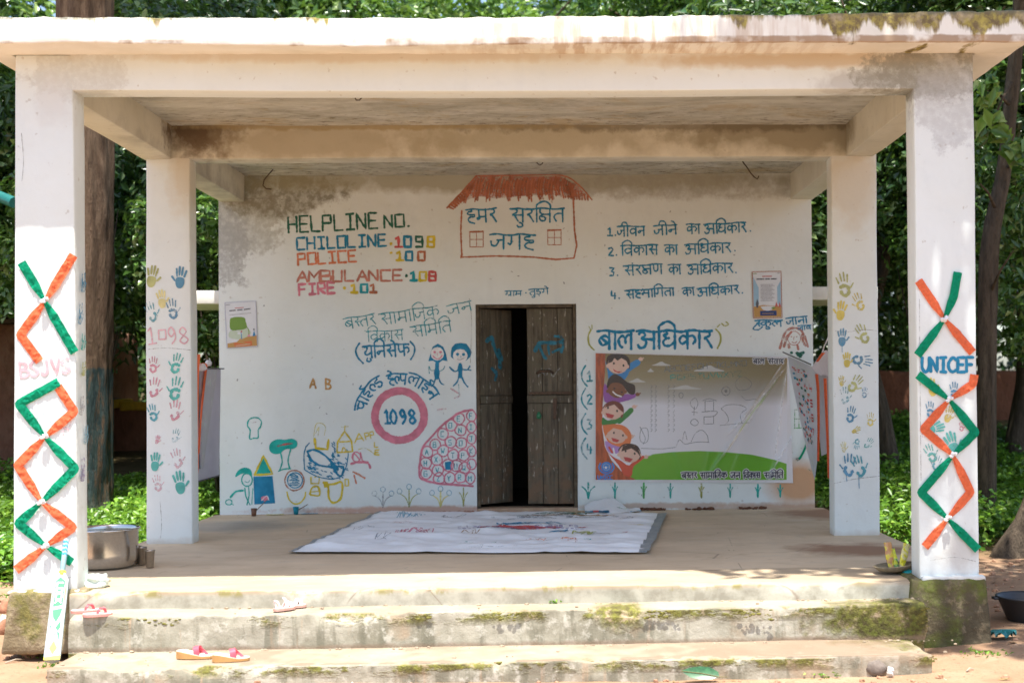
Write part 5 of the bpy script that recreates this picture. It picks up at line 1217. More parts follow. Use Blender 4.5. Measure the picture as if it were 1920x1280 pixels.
# ---------------------------------------------------------------- posters
def poster(name, Q, label, draw):
    r = empty(name, onwall(*q2(Q, .5, 1), .005), label, 'poster')
    m = MB(); m.grid(lambda u, v: PY(*q2(Q, u, v), Y3 - .005 - .004 * math.sin(u * 3.1) * math.sin(v * 3.1)), 8, 10)
    m.build('sheet', m_white2, r)
    fn = lambda u, v, off=0: PY(*q2(Q, u, v), Y3 - .005 - .004 * math.sin(u * 3.1) * math.sin(v * 3.1) - off)
    draw(r, fn)
m_white2 = flat('poster_paper', (.66, .69, .72))
class UB(Brush):
    def __init__(s, fn, W, H): Brush.__init__(s, lambda x, y, off=0: fn(x / W, y / H, off), .1)
pf = {k: flat('poster_' + k, v) for k, v in dict(green=(.16, .29, .05), pale=(.50, .58, .46), sand=(.48, .28, .09), orange=(.60, .17, .06), navy=(.02, .05, .18), blue=(.30, .48, .62), red=(.50, .12, .12), dark=(.10, .11, .13), text=(.30, .31, .34), frame=(.42, .17, .10), lilac=(.42, .44, .58), skirt=(.02, .20, .42), pink=(.62, .28, .36)).items()}
def draw_l(r, fn):
    b = UB(fn, 60, 86)
    b.fill([(9, 32), (14, 29), (22, 28), (36, 30), (39, 38), (40, 50), (24, 53), (9, 51)], pf['green'], True); b.fill([(9, 53), (24, 55), (40, 51), (48, 60), (30, 70), (6, 66)], pf['pale'], True)
    b.fill([(28, 68), (59, 64), (59, 84), (2, 85), (2, 77), (20, 75)], pf['sand']); b.fill([(14, 76), (49, 74), (50, 83), (16, 84)], pf['orange'])
    b.stroke([(40, 47), (44, 54), (44, 62)], 1.6, pf['green']); b.fill([(41, 66), (44, 58), (47, 66)], pf['pink']); b.fill([(51, 66), (54, 55), (57, 65)], pf['skirt']); b.blob(54, 53, 1.5, 1.8, pf['dark']); b.stroke([(29, 57), (30, 70)], 1.4, pf['skirt']); b.blob(30, 56, 1.6, 2, pf['red'])
    b.stroke([(9, 16), (20, 15.5)], 2, pf['dark'], False); b.stroke([(24, 15.5), (33, 15)], 2, pf['dark'], False); b.stroke([(37, 15), (48, 14)], 2, pf['dark'], False); b.stroke([(19, 11.5), (36, 11)], 1.2, pf['red'], False); b.stroke([(18, 82), (46, 80)], 1, pf['pale'], False)
    b.stroke([(8, 24), (30, 23), (50, 22)], .8, pf['text'], False); b.stroke([(2, 5), (10, 4.5)], 1.2, pf['text'], False)
    b.done('printed_picture', r)
    b = UB(fn, 60, 86); b.k = 30; b.stroke([(.5, .5), (59.5, .5), (59.5, 85.5), (.5, 85.5)], .9, pf['lilac'], False, True); b.done('border', r)
poster('poster', [(421, 567), (480, 564), (483, 650), (425, 653)], 'small poster with a green shape over an orange strip, left side of back wall', draw_l)
def draw_r(r, fn):
    b = UB(fn, 57, 88)
    b.fill([(2, 10), (12, 30), (12, 62), (2, 66)], pf['blue']); b.fill([(55, 18), (48, 30), (48, 60), (55, 66)], pf['blue'])
    b.fill([(2, 66), (20, 63), (55, 66), (55, 86), (2, 86)], pf['sand']); b.fill([(14, 74), (46, 74), (46, 83), (14, 83)], pf['navy'])
    for i in range(13): b.stroke([(16, 25 + i * 2.5), (40 + 3 * math.sin(i * 2.1), 25 + i * 2.5)], .9, pf['text'], False)
    b.stroke([(9, 14.5), (23, 14.5)], 2.2, pf['dark'], False); b.stroke([(26, 14.5), (34, 14.5)], 2.2, pf['dark'], False); b.stroke([(37, 14.5), (47, 14.5)], 2.2, pf['dark'], False); b.stroke([(20, 9.5), (38, 9.5)], 1.8, pf['red'], False); b.stroke([(2, 4), (9, 4)], 1.4, pf['green'], False); b.stroke([(49, 4), (54, 4)], 1.2, pf['text'], False)
    b.fill([(6, 60), (9, 51), (12, 60), (10, 68), (7, 68)], pf['dark']); b.fill([(43, 67), (46, 57), (49, 66)], pf['red']); b.fill([(50, 68), (52, 57), (55, 67)], pf['red']); b.blob(40, 69, 4, 2, pf['green']); b.stroke([(18, 79), (40, 79)], 1, pf['sand'], False)
    b.done('printed_picture', r)
    b = UB(fn, 57, 88); b.k = 30; b.stroke([(.6, .6), (56.4, .6), (56.4, 87.4), (.6, 87.4)], 1.3, pf['frame'], False, True); b.done('border', r)
poster('poster', [(1410, 509), (1465, 508), (1467, 596), (1412, 597)], 'small brown bordered poster with grey text and a navy box at the bottom', draw_r)

# ---------------------------------------------------------------- tricolour paper streamers
def crepe(name, col):
    t = NT(name)
    w = t.noise(60, 3, .6); c = t.mix(t.ramp(w, .3, .7), tuple(x * .85 for x in col), tuple(min(1, x * 1.12) for x in col))
    d = t.n('ShaderNodeBsdfDiffuse'); t.L(c, d.inputs[0]); tr = t.n('ShaderNodeBsdfTranslucent'); t.L(c, tr.inputs[0])
    bp = t.bump(w, .6, .004); t.L(bp, d.inputs['Normal'])
    mx = t.n('ShaderNodeMixShader'); mx.inputs[0].default_value = .3; t.L(d.outputs[0], mx.inputs[1]); t.L(tr.outputs[0], mx.inputs[2])
    o = t.n('ShaderNodeOutputMaterial'); t.L(mx.outputs[0], o.inputs[0]); return t.mat
m_or, m_gr = crepe('orange_crepe_paper', (.85, .20, .09)), crepe('green_crepe_paper', (.012, .30, .16))
m_knot = simple('white_thread', (.78, .78, .80), .8, .2)
def streamer_strip(parent, pts, knots, w, mat, Y, base=.012, seed=0, name='paper_strip'):
    P = smooth_path(pts, 1) if False else [Vector(p) for p in pts]
    Q = []
    for a, c in zip(P, P[1:]):
        n = max(2, int((c - a).length / 2.5))
        for j in range(n): Q.append(a.lerp(c, j / n))
    Q.append(P[-1])
    N = len(Q); cum = [0]
    for a, c in zip(Q, Q[1:]): cum.append(cum[-1] + (c - a).length)
    m = MB(); rows = []
    K = [Vector(k) for k in knots]
    def sm(i):  # softened corner
        s = Vector((0, 0)); tw = 0
        for j in range(-1, 2):
            k = max(0, min(N - 1, i + j)); w_ = 1 / (1 + abs(j)); s += Q[k] * w_; tw += w_
        return s / tw
    S = [sm(i) for i in range(N)]; S[0] = Q[0]; S[-1] = Q[-1]
    for i, p in enumerate(S):
        t = (S[min(N - 1, i + 1)] - S[max(0, i - 1)]).normalized(); nn = Vector((-t.y, t.x))
        dk = min([(p - k).length for k in K] + [999])
        ww = w * (.30 + .70 * min(1, dk / 34) ** .8) * (1 + .08 * noise.noise(Vector((cum[i] * .08, seed, 0))))
        row = []
        for j in range(7):
            s = (j / 6 - .5)
            q = p + nn * ww * s + t * 1.2 * noise.noise(Vector((cum[i] * .3, s * 3, seed)))
            off = base + .002 * (1 - (2 * s) ** 2) + .006 * noise.noise(Vector((cum[i] * .10, s * 2.5, seed + 5))) + .007 * noise.noise(Vector((cum[i] * .22, s * 7, seed + 2))) + .004 * noise.noise(Vector((cum[i] * .8, s * 9, seed + 3))) + .007 * s * math.sin(cum[i] * .045 + seed)
            row.append(PY(q.x, q.y, Y - max(.0035, off)))
        rows.append(row)
    vs = [v for r in rows for v in r]; fs = [(i * 7 + j, i * 7 + j + 1, (i + 1) * 7 + j + 1, (i + 1) * 7 + j) for i in range(N - 1) for j in range(6)]
    m.add(vs, fs); return m.build(name, mat, parent, smooth='sharp')
def streamer(label, orange, green, knots, Y, w=21, seed=0):
    r = empty('paper_streamer', PY(*orange[0], Y - .01), label, 'streamer', 'tricolour paper streamers on the front pillars')
    streamer_strip(r, orange, knots, w, m_or, Y, .006, seed, 'orange_strip'); streamer_strip(r, green, knots, w, m_gr, Y, .009, seed + 9, 'green_strip')
    for k in knots:
        m = MB(); c = PY(k[0], k[1], Y - .03)
        for q_ in range(6): m.lump(c + Vector((.016 * math.sin(q_ * 2.1 + seed), -.006 * (q_ % 2), .010 * math.cos(q_ * 1.7 + seed))), .012, .010, .010, 7, .8, seed + q_)
        m.build('knot', m_knot, r, smooth=True)
streamer('short streamer crossing once above the letters BSJVS on the left pillar', [(138, 478), (84, 565), (38, 628), (74, 677)], [(40, 492), (84, 565), (140, 661)], [(83, 563)], Y1, 17, 1)
streamer('long streamer zigzagging below the letters BSJVS on the left pillar', [(108, 724), (139, 771), (84, 819), (33, 872), (78, 941), (137, 988), (86, 1023), (30, 1068)],
         [(110, 716), (35, 757), (84, 819), (141, 878), (78, 941), (34, 981), (86, 1023), (135, 1054)], [(83, 818), (77, 941), (85, 1023)], Y1, 17, 2)
streamer('short streamer crossing once above the letters UNICEF on the right pillar', [(1722, 526), (1771, 598), (1824, 661)], [(1796, 510), (1788, 556), (1771, 598), (1720, 666)], [(1771, 598)], Y1, 16, 3)
streamer('long streamer zigzagging below the letters UNICEF on the right pillar', [(1827, 702), (1824, 720), (1780, 749), (1732, 804), (1787, 853), (1820, 922), (1777, 972), (1734, 1025)],
         [(1721, 702), (1780, 749), (1829, 810), (1787, 853), (1727, 923), (1777, 972), (1834, 1030)], [(1780, 749), (1787, 853), (1777, 972)], Y1, 16, 4)

# ---------------------------------------------------------------- charts strung along the sides
def chartmat(name, base, seed):
    t = NT(name)
    v = t.noise(9, 5, .7, t.vmap((1, 1, 1), (seed, 0, 0))); k = t.noise(22, 2, .5, None, 0, 1)
    c = t.mix(t.ramp(v, .52, .62, 0, .55), base, k)
    c = t.mix(.15, c, base)
    return t.out(c, .35, .5, t.bump(t.noise(5, 3), .3, .02))
m_ch1, m_ch2, m_lil = chartmat('printed_chart', (.34, .32, .36), 3), chartmat('printed_chart_right', (.50, .53, .58), 8), simple('lilac_plastic', (.42, .40, .48), .4, .5, .08, 5)
m_rod = simple('black_rod', (.03, .03, .035), .5, .4)
XC = -3.12
r = empty('hanging_chart', PX(392, 902, XC), 'lilac wall chart with orange strips hanging in the left side opening', 'chart')
def xs(px, py, o=0): return PX(px, py, XC + o)
LQ = [(374, 691), (414, 692), (411, 890), (370, 902)]
m = MB(); m.grid(lambda u, v: xs(*q2(LQ, u, v), .01 * math.sin(u * 7 + v * 2)), 10, 16); m.build('sheet', m_lil, r, smooth=True)
m = MB(); m.grid(lambda u, v: xs(374 + (u * (34 - 27 * v)), 693 + v * 185, .014 + .012 * math.sin(u * 5)), 6, 14); m.build('printed_panel', m_ch1, r, smooth=True)
MB().tube([xs(371, 690, .01), xs(420, 691, .01)], .006, 6).build('rod', m_rod, r); MB().tube([xs(369, 903, .01), xs(411, 891, .01)], .006, 6).build('rod', m_rod, r)
ro = empty('orange_ribbon', PX(372, 890, XC + .03), 'pair of orange ribbons knotted at the top of the left chart', 'ribbon')
for pts, w in (([(373, 664), (371, 700), (370, 780), (371, 868), (370, 892)], 5), ([(376, 681), (386, 684), (383, 720), (377, 780), (373, 850)], 5)):
    m = MB(); Pq = smooth_path(pts, 5); n = len(Pq) - 1
    m.grid(lambda u, v: xs(Pq[min(n, int(v * n))].x + (u - .5) * w * (1.2 - v * .7), Pq[min(n, int(v * n))].y, .035 + .01 * math.sin(u * 3)), 3, n); m.build('ribbon_strip', m_or, ro, smooth=True)
m = MB(); m.lump(xs(377, 688, .04), .05, .05, .035, 8, .5, 2); m.lump(xs(391, 681, .04), .03, .04, .03, 8, .5, 4); m.build('knot', m_knot, ro, smooth=True)
# right side
def mixp(a, b_, Ya, Yb, u): return None
def P3(px, py, Y): return PY(px, py, Y)
r = empty('hanging_chart', P3(1527, 898, 12.2), 'number chart on a black rod, hanging askew at the right end of the back wall', 'chart')
edL = [(1477, 667, 12.82), (1482, 700, 12.75), (1492, 750, 12.6), (1503, 800, 12.5), (1514, 850, 12.4), (1527, 898, 12.3)]
edR = [(1521, 686, 12.1), (1531, 702, 12.05), (1533, 760, 12.05), (1534, 812, 12.1), (1533, 858, 12.15), (1528, 898, 12.3)]
def lerp3(tab, v):
    k = v * (len(tab) - 1); i = min(len(tab) - 2, int(k)); f = k - i
    return Vector(tab[i]).lerp(Vector(tab[i + 1]), f)
def ch(u, v):
    a, c = lerp3(edL, v), lerp3(edR, v); q = a.lerp(c, u); return P3(q.x, q.y, q.z + .03 * math.sin(u * 8) * (1 - v))
MB().grid(ch, 14, 22).build('sheet', m_ch2, r, smooth=True)
MB().tube([P3(1468, 660, 12.86), P3(1520, 683, 12.08)], .007, 6).build('rod', m_rod, r)
nm = [pm('red'), pm('orange'), pm('blue'), pm('dgreen'), pm('grey')]
rn = random.Random(4)
b = Brush(lambda px, py, off=0: ch(px, py) + Vector((0, -.012 - off, 0)), .2)
for i in range(90):
    u, v = .06 + .5 * rn.random(), .08 + .62 * rn.random()
    a = .05 + .05 * rn.random()
    b.mb.add([ch(u, v) + Vector((0, -.012, 0)), ch(u + a, v + .003) + Vector((0, -.012, 0)), ch(u + a, v + .02) + Vector((0, -.012, 0)), ch(u, v + .018) + Vector((0, -.012, 0))], [(0, 1, 2, 3)], b.mi(nm[i % 5]))
b.done('printed_picture', r)['kind'] = 'stuff'
b = Brush(lambda px, py, off=0: ch((px - 0) / 100, py / 100) + Vector((0, -.014 - off, 0)), .1)
for i, d in enumerate('4567'):
    y = 27 + i * 10.5
    for st in LT[d]: b.stroke([(66 + a * 20 - i * 1, y + (1 - c) * 4.5) for a, c in st], 1.3, pm('red'), False)
b.done('printed_number', r, 'red numbers four to seven')
r2 = empty('hanging_chart', P3(1545, 852, 11.2), 'grey folded chart hanging behind orange ribbons beside the right middle pillar', 'chart')
e1 = [(1529, 700, 11.9), (1533, 760, 11.9), (1536, 810, 11.9), (1540, 855, 11.9)]; e2 = [(1557, 706, 10.95), (1556, 760, 10.95), (1556, 810, 10.95), (1554, 848, 10.95)]
MB().grid(lambda u, v: (lambda q: P3(q.x, q.y, q.z + .05 * math.sin(u * 9)))(lerp3(e1, v).lerp(lerp3(e2, v), u)), 12, 10).build('sheet', m_ch1, r2, smooth=True)
r3 = empty('plastic_bag', P3(1538, 706, 11.3), 'pale plastic bag tied between the right chart and pillar', 'bag')
e1 = [(1522, 688, 11.6), (1530, 700, 11.6), (1540, 704, 11.5), (1553, 709, 11.2)]; e2 = [(1541, 660, 11.2), (1548, 656, 11.1), (1553, 658, 11.0), (1556, 670, 10.9)]
MB().grid(lambda u, v: (lambda q: P3(q.x, q.y, q.z - .06 * math.sin(u * 3.1) * math.sin(v * 3.1)))(lerp3(e1, u).lerp(lerp3(e2, u), v)), 10, 8).build('bag_body', simple('pale_pink_plastic', (.66, .62, .66), .4, .4, .06, 9), r3, smooth=True)
MB().tube([P3(1541, 664, 11.2), P3(1545, 650, 11.1), P3(1550, 640, 11.0), P3(1553, 632, 10.95)], .006, 6).build('string', m_knot, r3)
r4 = empty('orange_ribbon', P3(1550, 895, 11.0), 'long orange ribbons hanging beside the right middle pillar', 'ribbon')
for pts, w, Y in (([(1531, 701, 11.3), (1534, 730, 11.3), (1535, 800, 11.3), (1534, 864, 11.3)], 6, 11.3), ([(1547, 709, 10.9), (1549, 760, 10.9), (1552, 830, 10.9), (1554, 896, 10.9)], 6, 10.9), ([(1544, 661, 11), (1538, 669, 11), (1532, 678, 11.1)], 7, 11)):
    n = 14
    MB().grid(lambda u, v: (lambda q: P3(q.x + (u - .5) * w * (1 - .3 * v), q.y, q.z + .02 * math.sin(u * 3)))(lerp3(pts, v)), 3, n).build('ribbon_strip', m_or, r4, smooth=True)
r5 = empty('green_streamer', onwall(1500, 860, .02), 'loose dark green paper strip taped right of the banner', 'streamer')
Pq = smooth_path([(1514, 808), (1511, 835), (1500, 858), (1494, 862), (1506, 873), (1520, 882)], 5); n = len(Pq) - 1
MB().grid(lambda u, v: onwall(Pq[min(n, int(v * n))].x + (u - .5) * 3.2, Pq[min(n, int(v * n))].y + (u - .5) * 3, .018 + .03 * math.sin(v * 6)), 2, n).build('paper_strip', m_gr, r5, smooth=True)
MB().lump(onwall(1496, 860, .02), .022, .012, .015, 8, .4, 3).build('tape', simple('grey_tape', (.3, .28, .26)), r5, smooth=True)

# ---------------------------------------------------------------- painted sheet on the floor
def mz(x, y):
    r1 = 1 - abs(noise.noise(Vector((x * .8, y * 3.6, 0)))) * 2.2; r2 = 1 - abs(noise.noise(Vector((x * 1.7 + y, y * 5, 3)))) * 2.4
    return P0 + .006 + .030 * max(0, r1) ** 3 + .018 * max(0, r2) ** 3 + .008 * (1 + noise.noise(Vector((x * 2.5 + y * 2, y * 7, 3))))
MQ = [PZ(712, 963, P0), PZ(1247, 965, P0), PZ(1213, 1038, P0), PZ(545, 1038, P0)]
def mp(u, v, off=0):
    a = MQ[0].lerp(MQ[1], u); c = MQ[3].lerp(MQ[2], u); p = a.lerp(c, v)
    ed = min(u, 1 - u, v, 1 - v)
    p.x += .03 * noise.noise(Vector((v * 5, u * 2, 1))); p.y += .02 * noise.noise(Vector((u * 6, v, 2)))
    k = min(1, ed * 12)
    lift = .028 * max(0, math.sin((u * .8 + v * 1.6) * 9 + 1.5)) * max(0, 1 - u * 2.2) * (1 if v > .5 else .3)
    p.z = P0 + .004 + (mz(p.x, p.y) - P0) * (.4 + .6 * k) + lift * k + off
    return p
mat_ = empty('painted_floor_sheet', PZ(900, 1000, P0), 'large white vinyl sheet with scribbled colours lying on the pavilion floor', 'sheet')
m_vin = simple('white_vinyl', (.84, .85, .86), .45, .4, .05, 3)
MB().grid(mp, 160, 80).build('sheet', m_vin, mat_, smooth=True)
gv = simple('grey_vinyl_back', (.25, .27, .27), .5, .4)
MB().grid(lambda u, v: mp(.978 + u * .03, v, .004 + .01 * u), 3, 60).build('hem', gv, mat_, smooth=True); MB().grid(lambda u, v: mp(-.008 + u * .014, v, .004), 2, 60).build('hem', gv, mat_, smooth=True);
rn = random.Random(12)
b = Brush(lambda x, y, off=0: mp(max(0, min(1, x / 100)), max(0, min(1, y / 100)), .003 + off), .5)
def scr(x, y, w, h, n, c, lw_=.5, cover=.5):
    lw_ *= .6; n = max(3, int(n * .7))
    for i in range(n):
        q = [(x + (rn.random() - .5) * w, y + (rn.random() - .5) * h) for _ in range(4)]; q.sort()
        b.stroke(q, lw_, pm(c, cover))
b2c = pm('violet', .4)
for i in range(26): b.stroke([(38 + i * 1.5, 46 + 4 * rn.random()), (39.5 + i * 1.5, 56)], 1.2, b2c)
scr(60, 40, 26, 6, 12, 'blue', .8, .7); scr(62, 52, 34, 4, 26, 'red', .9, .7); scr(50, 50, 20, 10, 12, 'violet', .6)
scr(66, 15, 40, 5, 16, 'tan', .8); scr(60, 14, 30, 5, 12, 'dgreen', .8); scr(64, 21, 42, 6, 10, 'grey', 2.2, .4)
scr(14, 15, 10, 14, 12, 'lblue', .6, .6); scr(26, 62, 12, 16, 12, 'pink', .6, .6); scr(30, 20, 10, 10, 6, 'grey', .5); scr(20, 76, 5, 10, 3, 'grey', .4); scr(78, 66, 8, 6, 6, 'olive', .7, .7); scr(84, 66, 8, 3, 6, 'grey', .5); scr(70, 62, 6, 3, 4, 'blue', 1.6, .88)
scr(72, 82, 16, 6, 10, 'orange', .5, .5); scr(66, 82, 4, 3, 4, 'yellow', .8, .7); scr(78, 80, 10, 4, 6, 'tealg', .5, .6); scr(92, 40, 8, 2, 2, 'yellow', .8, .7); scr(91, 62, 2, 2, 3, 'red', .9, .7); scr(50, 84, 14, 6, 5, 'tealg', .4, .4); scr(88, 25, 8, 10, 5, 'grey', .4); scr(8, 50, 8, 6, 3, 'grey', .4); scr(18, 38, 16, 4, 5, 'red', .5, .4); scr(35, 62, 8, 3, 4, 'dgreen', .7, .5); scr(43, 60, 6, 5, 4, 'tan', .6, .5); scr(55, 94, 50, 3, 5, 'grey', .3, .4)
b.done('painted_scribble', mat_)['kind'] = 'stuff'
# folded cloth against the wall
cl = empty('folded_sheet', PZ(1143, 958, P0), 'white folded sheet with red and blue edges on the floor right of the door', 'sheet')
fq = [PZ(1093, 948, P0), PZ(1140, 932, P0 + .0), PZ(1193, 948, P0), PZ(1160, 961, P0)]
def fc(u, v):
    x = fq[0].x + (fq[2].x - fq[0].x) * u; y = Y3 - .05 - .42 * v * (1 - .3 * abs(2 * u - 1))
    hgt = .13 * (1 - abs(2 * u - .75)) * max(0, 1 - v) ** .8 if u < .9 else .0
    z = P0 + .012 + max(0, hgt) + .02 * abs(noise.noise(Vector((u * 5, v * 4, 2)))) + .015 * math.sin(u * 14 + v * 3) * (1 - v)
    return Vector((x, y, max(P0 + .006, z)))
MB().grid(fc, 36, 14).build('sheet', m_vin, cl, smooth=True)
for (u0, u1, c) in ((.0, .14, 'blue'), (.14, .24, 'red'), (.24, .42, 'navy'), (.80, 1.0, 'blue')):
    MB().grid(lambda u, v: fc(u0 + (u1 - u0) * u, .93 + .09 * v) + Vector((0, -.004, .006)), 6, 2).build('edge_stripe', flat('sheet_edge_' + c, C[c]), cl, smooth=True)
b = Brush(lambda x, y, off=0: fc(x / 100, y / 100) + Vector((0, -.002, .005 + off)), .3); b.stroke([(62, 50), (68, 58), (74, 50)], 3, pm('green')); b.stroke([(58, 60), (70, 66)], 2.4, pm('dgreen')); b.stroke([(76, 56), (84, 50)], 2, pm('tealg')); b.done('print', cl)
# rubble line at the foot of the wall
def rubble(name, label, cat, spots, mat, seed, kind=None, parent=None):
    m = MB(); rn = random.Random(seed)
    for (x, y, z, s) in spots: m.lump((x, y, z), s * (1 + rn.random()), s * (.7 + rn.random() * .6), s * (.5 + rn.random() * .4), 7, .7, rn.random() * 50, rot=rn.random() * 3)
    o = m.build(name, mat, parent, smooth=False, origin=(spots[0][0], spots[0][1], spots[0][2]))
    tag(o, label, cat, kind=kind); return o
m_brickdust = simple('red_earth_crumb', (.34, .15, .09), .95, .1, .3, 30)
rn = random.Random(8)
sp = []
for i in range(60):
    px = 740 + rn.random() * 150; p = PZ(px, 955, P0); sp.append((p.x, Y3 - .02 - rn.random() * .08, P0 + .004, .006 + .012 * rn.random()))
rubble('plaster_crumbs', 'reddish crumbs fallen along the foot of the wall left of the door', None, sp, m_brickdust, 3, 'stuff')
sp = []
for px0, px1, n in ((1194, 1240, 26), (1275, 1330, 14), (1380, 1430, 10)):
    for i in range(n): p = PZ(px0 + rn.random() * (px1 - px0), 950, P0); sp.append((p.x, Y3 - .02 - rn.random() * .05, P0 + .006, .010 + .018 * rn.random()))
rubble('mud_crumbs', 'dark mud crumbs along the foot of the wall below the banner', None, sp, simple('dark_mud', (.14, .065, .04), .95, .1, .3, 30), 4, 'stuff')

# ---------------------------------------------------------------- pots, cups, paint cups
m_steel = simple('brushed_steel', (.62, .60, .57), .22, .5, .08, 60, metal=1)
pc = PZ(196, 1062, P0); pc.y += 0.0; pc = Vector((PZ(196, 1070, P0).x * 1.0, PZ(196, 1070, P0).y + .20, P0)); pc.x = PY(196, 1000, pc.y).x
RP = .225
pot = empty('steel_pot', pc, 'big shiny steel cooking pot on the floor behind the left front pillar', 'pot')
MB().lathe(pc, [(0, .004), (RP * .80, .004), (RP * .93, .02), (RP * .985, .055), (RP, .10), (RP, .255), (RP + .012, .266), (RP + .014, .272), (RP + .006, .278), (RP - .006, .274), (RP - .008, .25), (RP - .01, .10), (RP * .9, .02), (0, .012)], 56).build('pot_body', m_steel, pot, smooth=True)
m_steel2 = simple('dull_steel', (.42, .38, .33), .3, .5, .15, 60, metal=1)
for px, py, s, lab_ in ((257, 1056, 1.0, 'steel tumbler nearest the big pot'), (266, 1059, 1.02, 'steel tumbler between the pot and the front tumbler'), (281, 1064, .98, 'steel tumbler standing furthest right of the big pot')):
    c = PZ(px, py, P0); c.z = P0
    t = empty('steel_tumbler', c, lab_, 'tumbler', 'steel tumblers beside the pot')
    MB().lathe(c, [(0, .003), (.024 * s, .003), (.026 * s, .008), (.034 * s, .118 * s), (.036 * s, .121 * s), (.036 * s, .126 * s), (.033 * s, .124 * s), (.024 * s, .012), (0, .01)], 24).build('tumbler_body', m_steel2, t, smooth=True)
def pcup(px, py, col, lab_, tipx, tipy, bc):
    c = PZ(px, py, P0); c.z = P0 + .001
    t = empty('paint_cup', c, lab_, 'paint cup')
    MB().lathe(c, [(0, .0), (.022, .0), (.030, .075), (.027, .072), (.02, .01), (0, .01)], 16).build('cup', simple('cup_' + bc, col, .6), t, smooth=True)
    bt = PY(tipx, tipy, c.y - .0)
    br_ = empty('paint_brush', c + Vector((0, 0, .02)), 'paint brush standing in the ' + bc + ' cup', 'brush')
    MB().tube([c + Vector((0, 0, .03)), bt], [.005, .004], 6).build('brush_handle', simple('brush_wood_' + bc, (.20, .14, .09)), br_, smooth=True)
pcup(476, 967, (.16, .08, .05), 'small brown paint cup below the blue pencil shape', 500, 937, 'brown'); pcup(555, 964, (.01, .22, .30), 'small teal paint cup below the yellow bowl', 577, 945, 'teal')
b = Brush(lambda px, py, off=0: PZ(px, py, P0 + .003 + off), .5); 
for i in range(5): b.stroke([(565 + i * 2, 963 - i * .3), (580, 962 - i * .3), (596 - i, 962)], 1.2, pm('lblue', .6))
for i in range(4): b.stroke([(500, 965 - i * .5), (515, 964), (532, 964 - i * .4)], 1.2, pm('pyellow', .5))
so = b.done('paint_spill', pav)
# rag by the left pillar
rc = PZ(180, 1100, P0); rc.z = P0 + .03
o = MB().lump(rc, .082, .07, .05, 24, .6, 4).build('rag', simple('pale_rag', (.66, .74, .66), .9, .1, .1, 30, bump=.5), smooth=True, origin=rc); tag(o, 'crumpled pale green rag at the foot of the left front pillar', 'rag')
MB_ = None
# ---------------------------------------------------------------- cricket bat
bb = PZ(97, 1236, Z3 * 0 + .03); bb = PY(97, 1238, 7.44)
bt = PY(124, 1010, Y1 - .035)
ax = (bt - bb); Lb = ax.length; ax.normalize()
side = Vector((1, .28, 0)); side = (side - ax * side.dot(ax)).normalized(); nrm = side.cross(ax).normalized()
if nrm.y > 0: nrm = -nrm
bat = empty('cricket_bat', bb, 'white and green cricket bat leaning on the left front pillar', 'bat')
wb = .045; tbk = .022
def bp(s, l, d): return bb + side * s + ax * l + nrm * d
Lbl = Lb * .70
m = MB()
secs = []
for i in range(24):
    k = i / 23; l = k * Lbl
    w_ = wb * (.86 if i == 0 else 1) * (1 - .06 * k); 
    if k > .93: w_ *= 1 - (k - .93) / .07 * .55
    d = tbk * (1.1 - .45 * abs(k - .3) * 1.2)
    secs.append([bp(-w_, l, .008), bp(-w_ * .9, l, .012), bp(w_ * .9, l, .012), bp(w_, l, .008), bp(w_, l, -.012), bp(0, l, -.012 - d), bp(-w_, l, -.012)])
vs = [v for s in secs for v in s]; fs = [(i * 7 + j, i * 7 + (j + 1) % 7, (i + 1) * 7 + (j + 1) % 7, (i + 1) * 7 + j) for i in range(23) for j in range(7)] + [tuple(range(7))[::-1], tuple(23 * 7 + j for j in range(7))]
m.add(vs, fs); m.build('blade', simple('bat_white', (.38, .44, .45), .5, .4, .06, 9), bat, smooth='sharp')
hd = MB().tube([bp(0, Lbl - .01, -.006), bp(0, Lb * .97, -.006), bp(0, Lb, -.006)], [.016, .015, .013], 12).build('handle', simple('bat_grip_pale_blue', (.32, .52, .58), .6, .3, .15, 40), bat, smooth=True)
m = MB(); 
for k in range(4):
    l0 = Lb * (.86 + .035 * k); m.tube([bp(-.006, l0, -.006), bp(.006, l0 + .012, -.006)], .0165, 10)
m.build('grip_band', flat('bat_grip_blue', (.02, .28, .55)), bat, smooth=True)['kind'] = 'stuff'
MB().tube([bp(0, Lbl - .012, -.005), bp(0, Lbl + .018, -.005)], .021, 10).build('collar', flat('bat_yellow', (.72, .62, .05)), bat, smooth=True)
def bsh(name, pts, col, d=.0135, key=None):
    m = MB(); m.poly([bp(s * wb, l * Lbl, d) for s, l in pts]); return m.build(name, flat('bat_' + (key or name), col), bat)
gn = (.004, .20, .08)
bsh('sticker', [(-.60, .90), (-.1, .95), (.55, .90), (.55, .62), (-.60, .60)], gn, .0135, 'green')
bsh('sticker', [(-.60, .56), (.60, .58), (.4, .50), (-.02, .42), (-.45, .48)], gn, .0135, 'green2'); bsh('sticker', [(.0, .36), (.55, .44), (.60, .36), (.3, .32)], gn, .0135, 'green3'); bsh('sticker', [(.2, .32), (.55, .30), (.65, .18)], gn, .0135, 'green4'); bsh('sticker', [(-.75, .40), (-.55, .38), (-.60, .26)], gn, .0135, 'green5')
bsh('sticker', [(0, .22), (.50, .13), (0, .055), (-.50, .13)], (.10, .20, .10), .0134, 'diamond'); bsh('sticker', [(0, .20), (.42, .13), (0, .068), (-.42, .13)], (.80, .72, .05), .0138, 'yellow2'); bsh('sticker', [(0, .32), (.35, .22), (.3, .20), (0, .28), (-.3, .20), (-.35, .22)], (.22, .16, .32), .0136, 'violet')
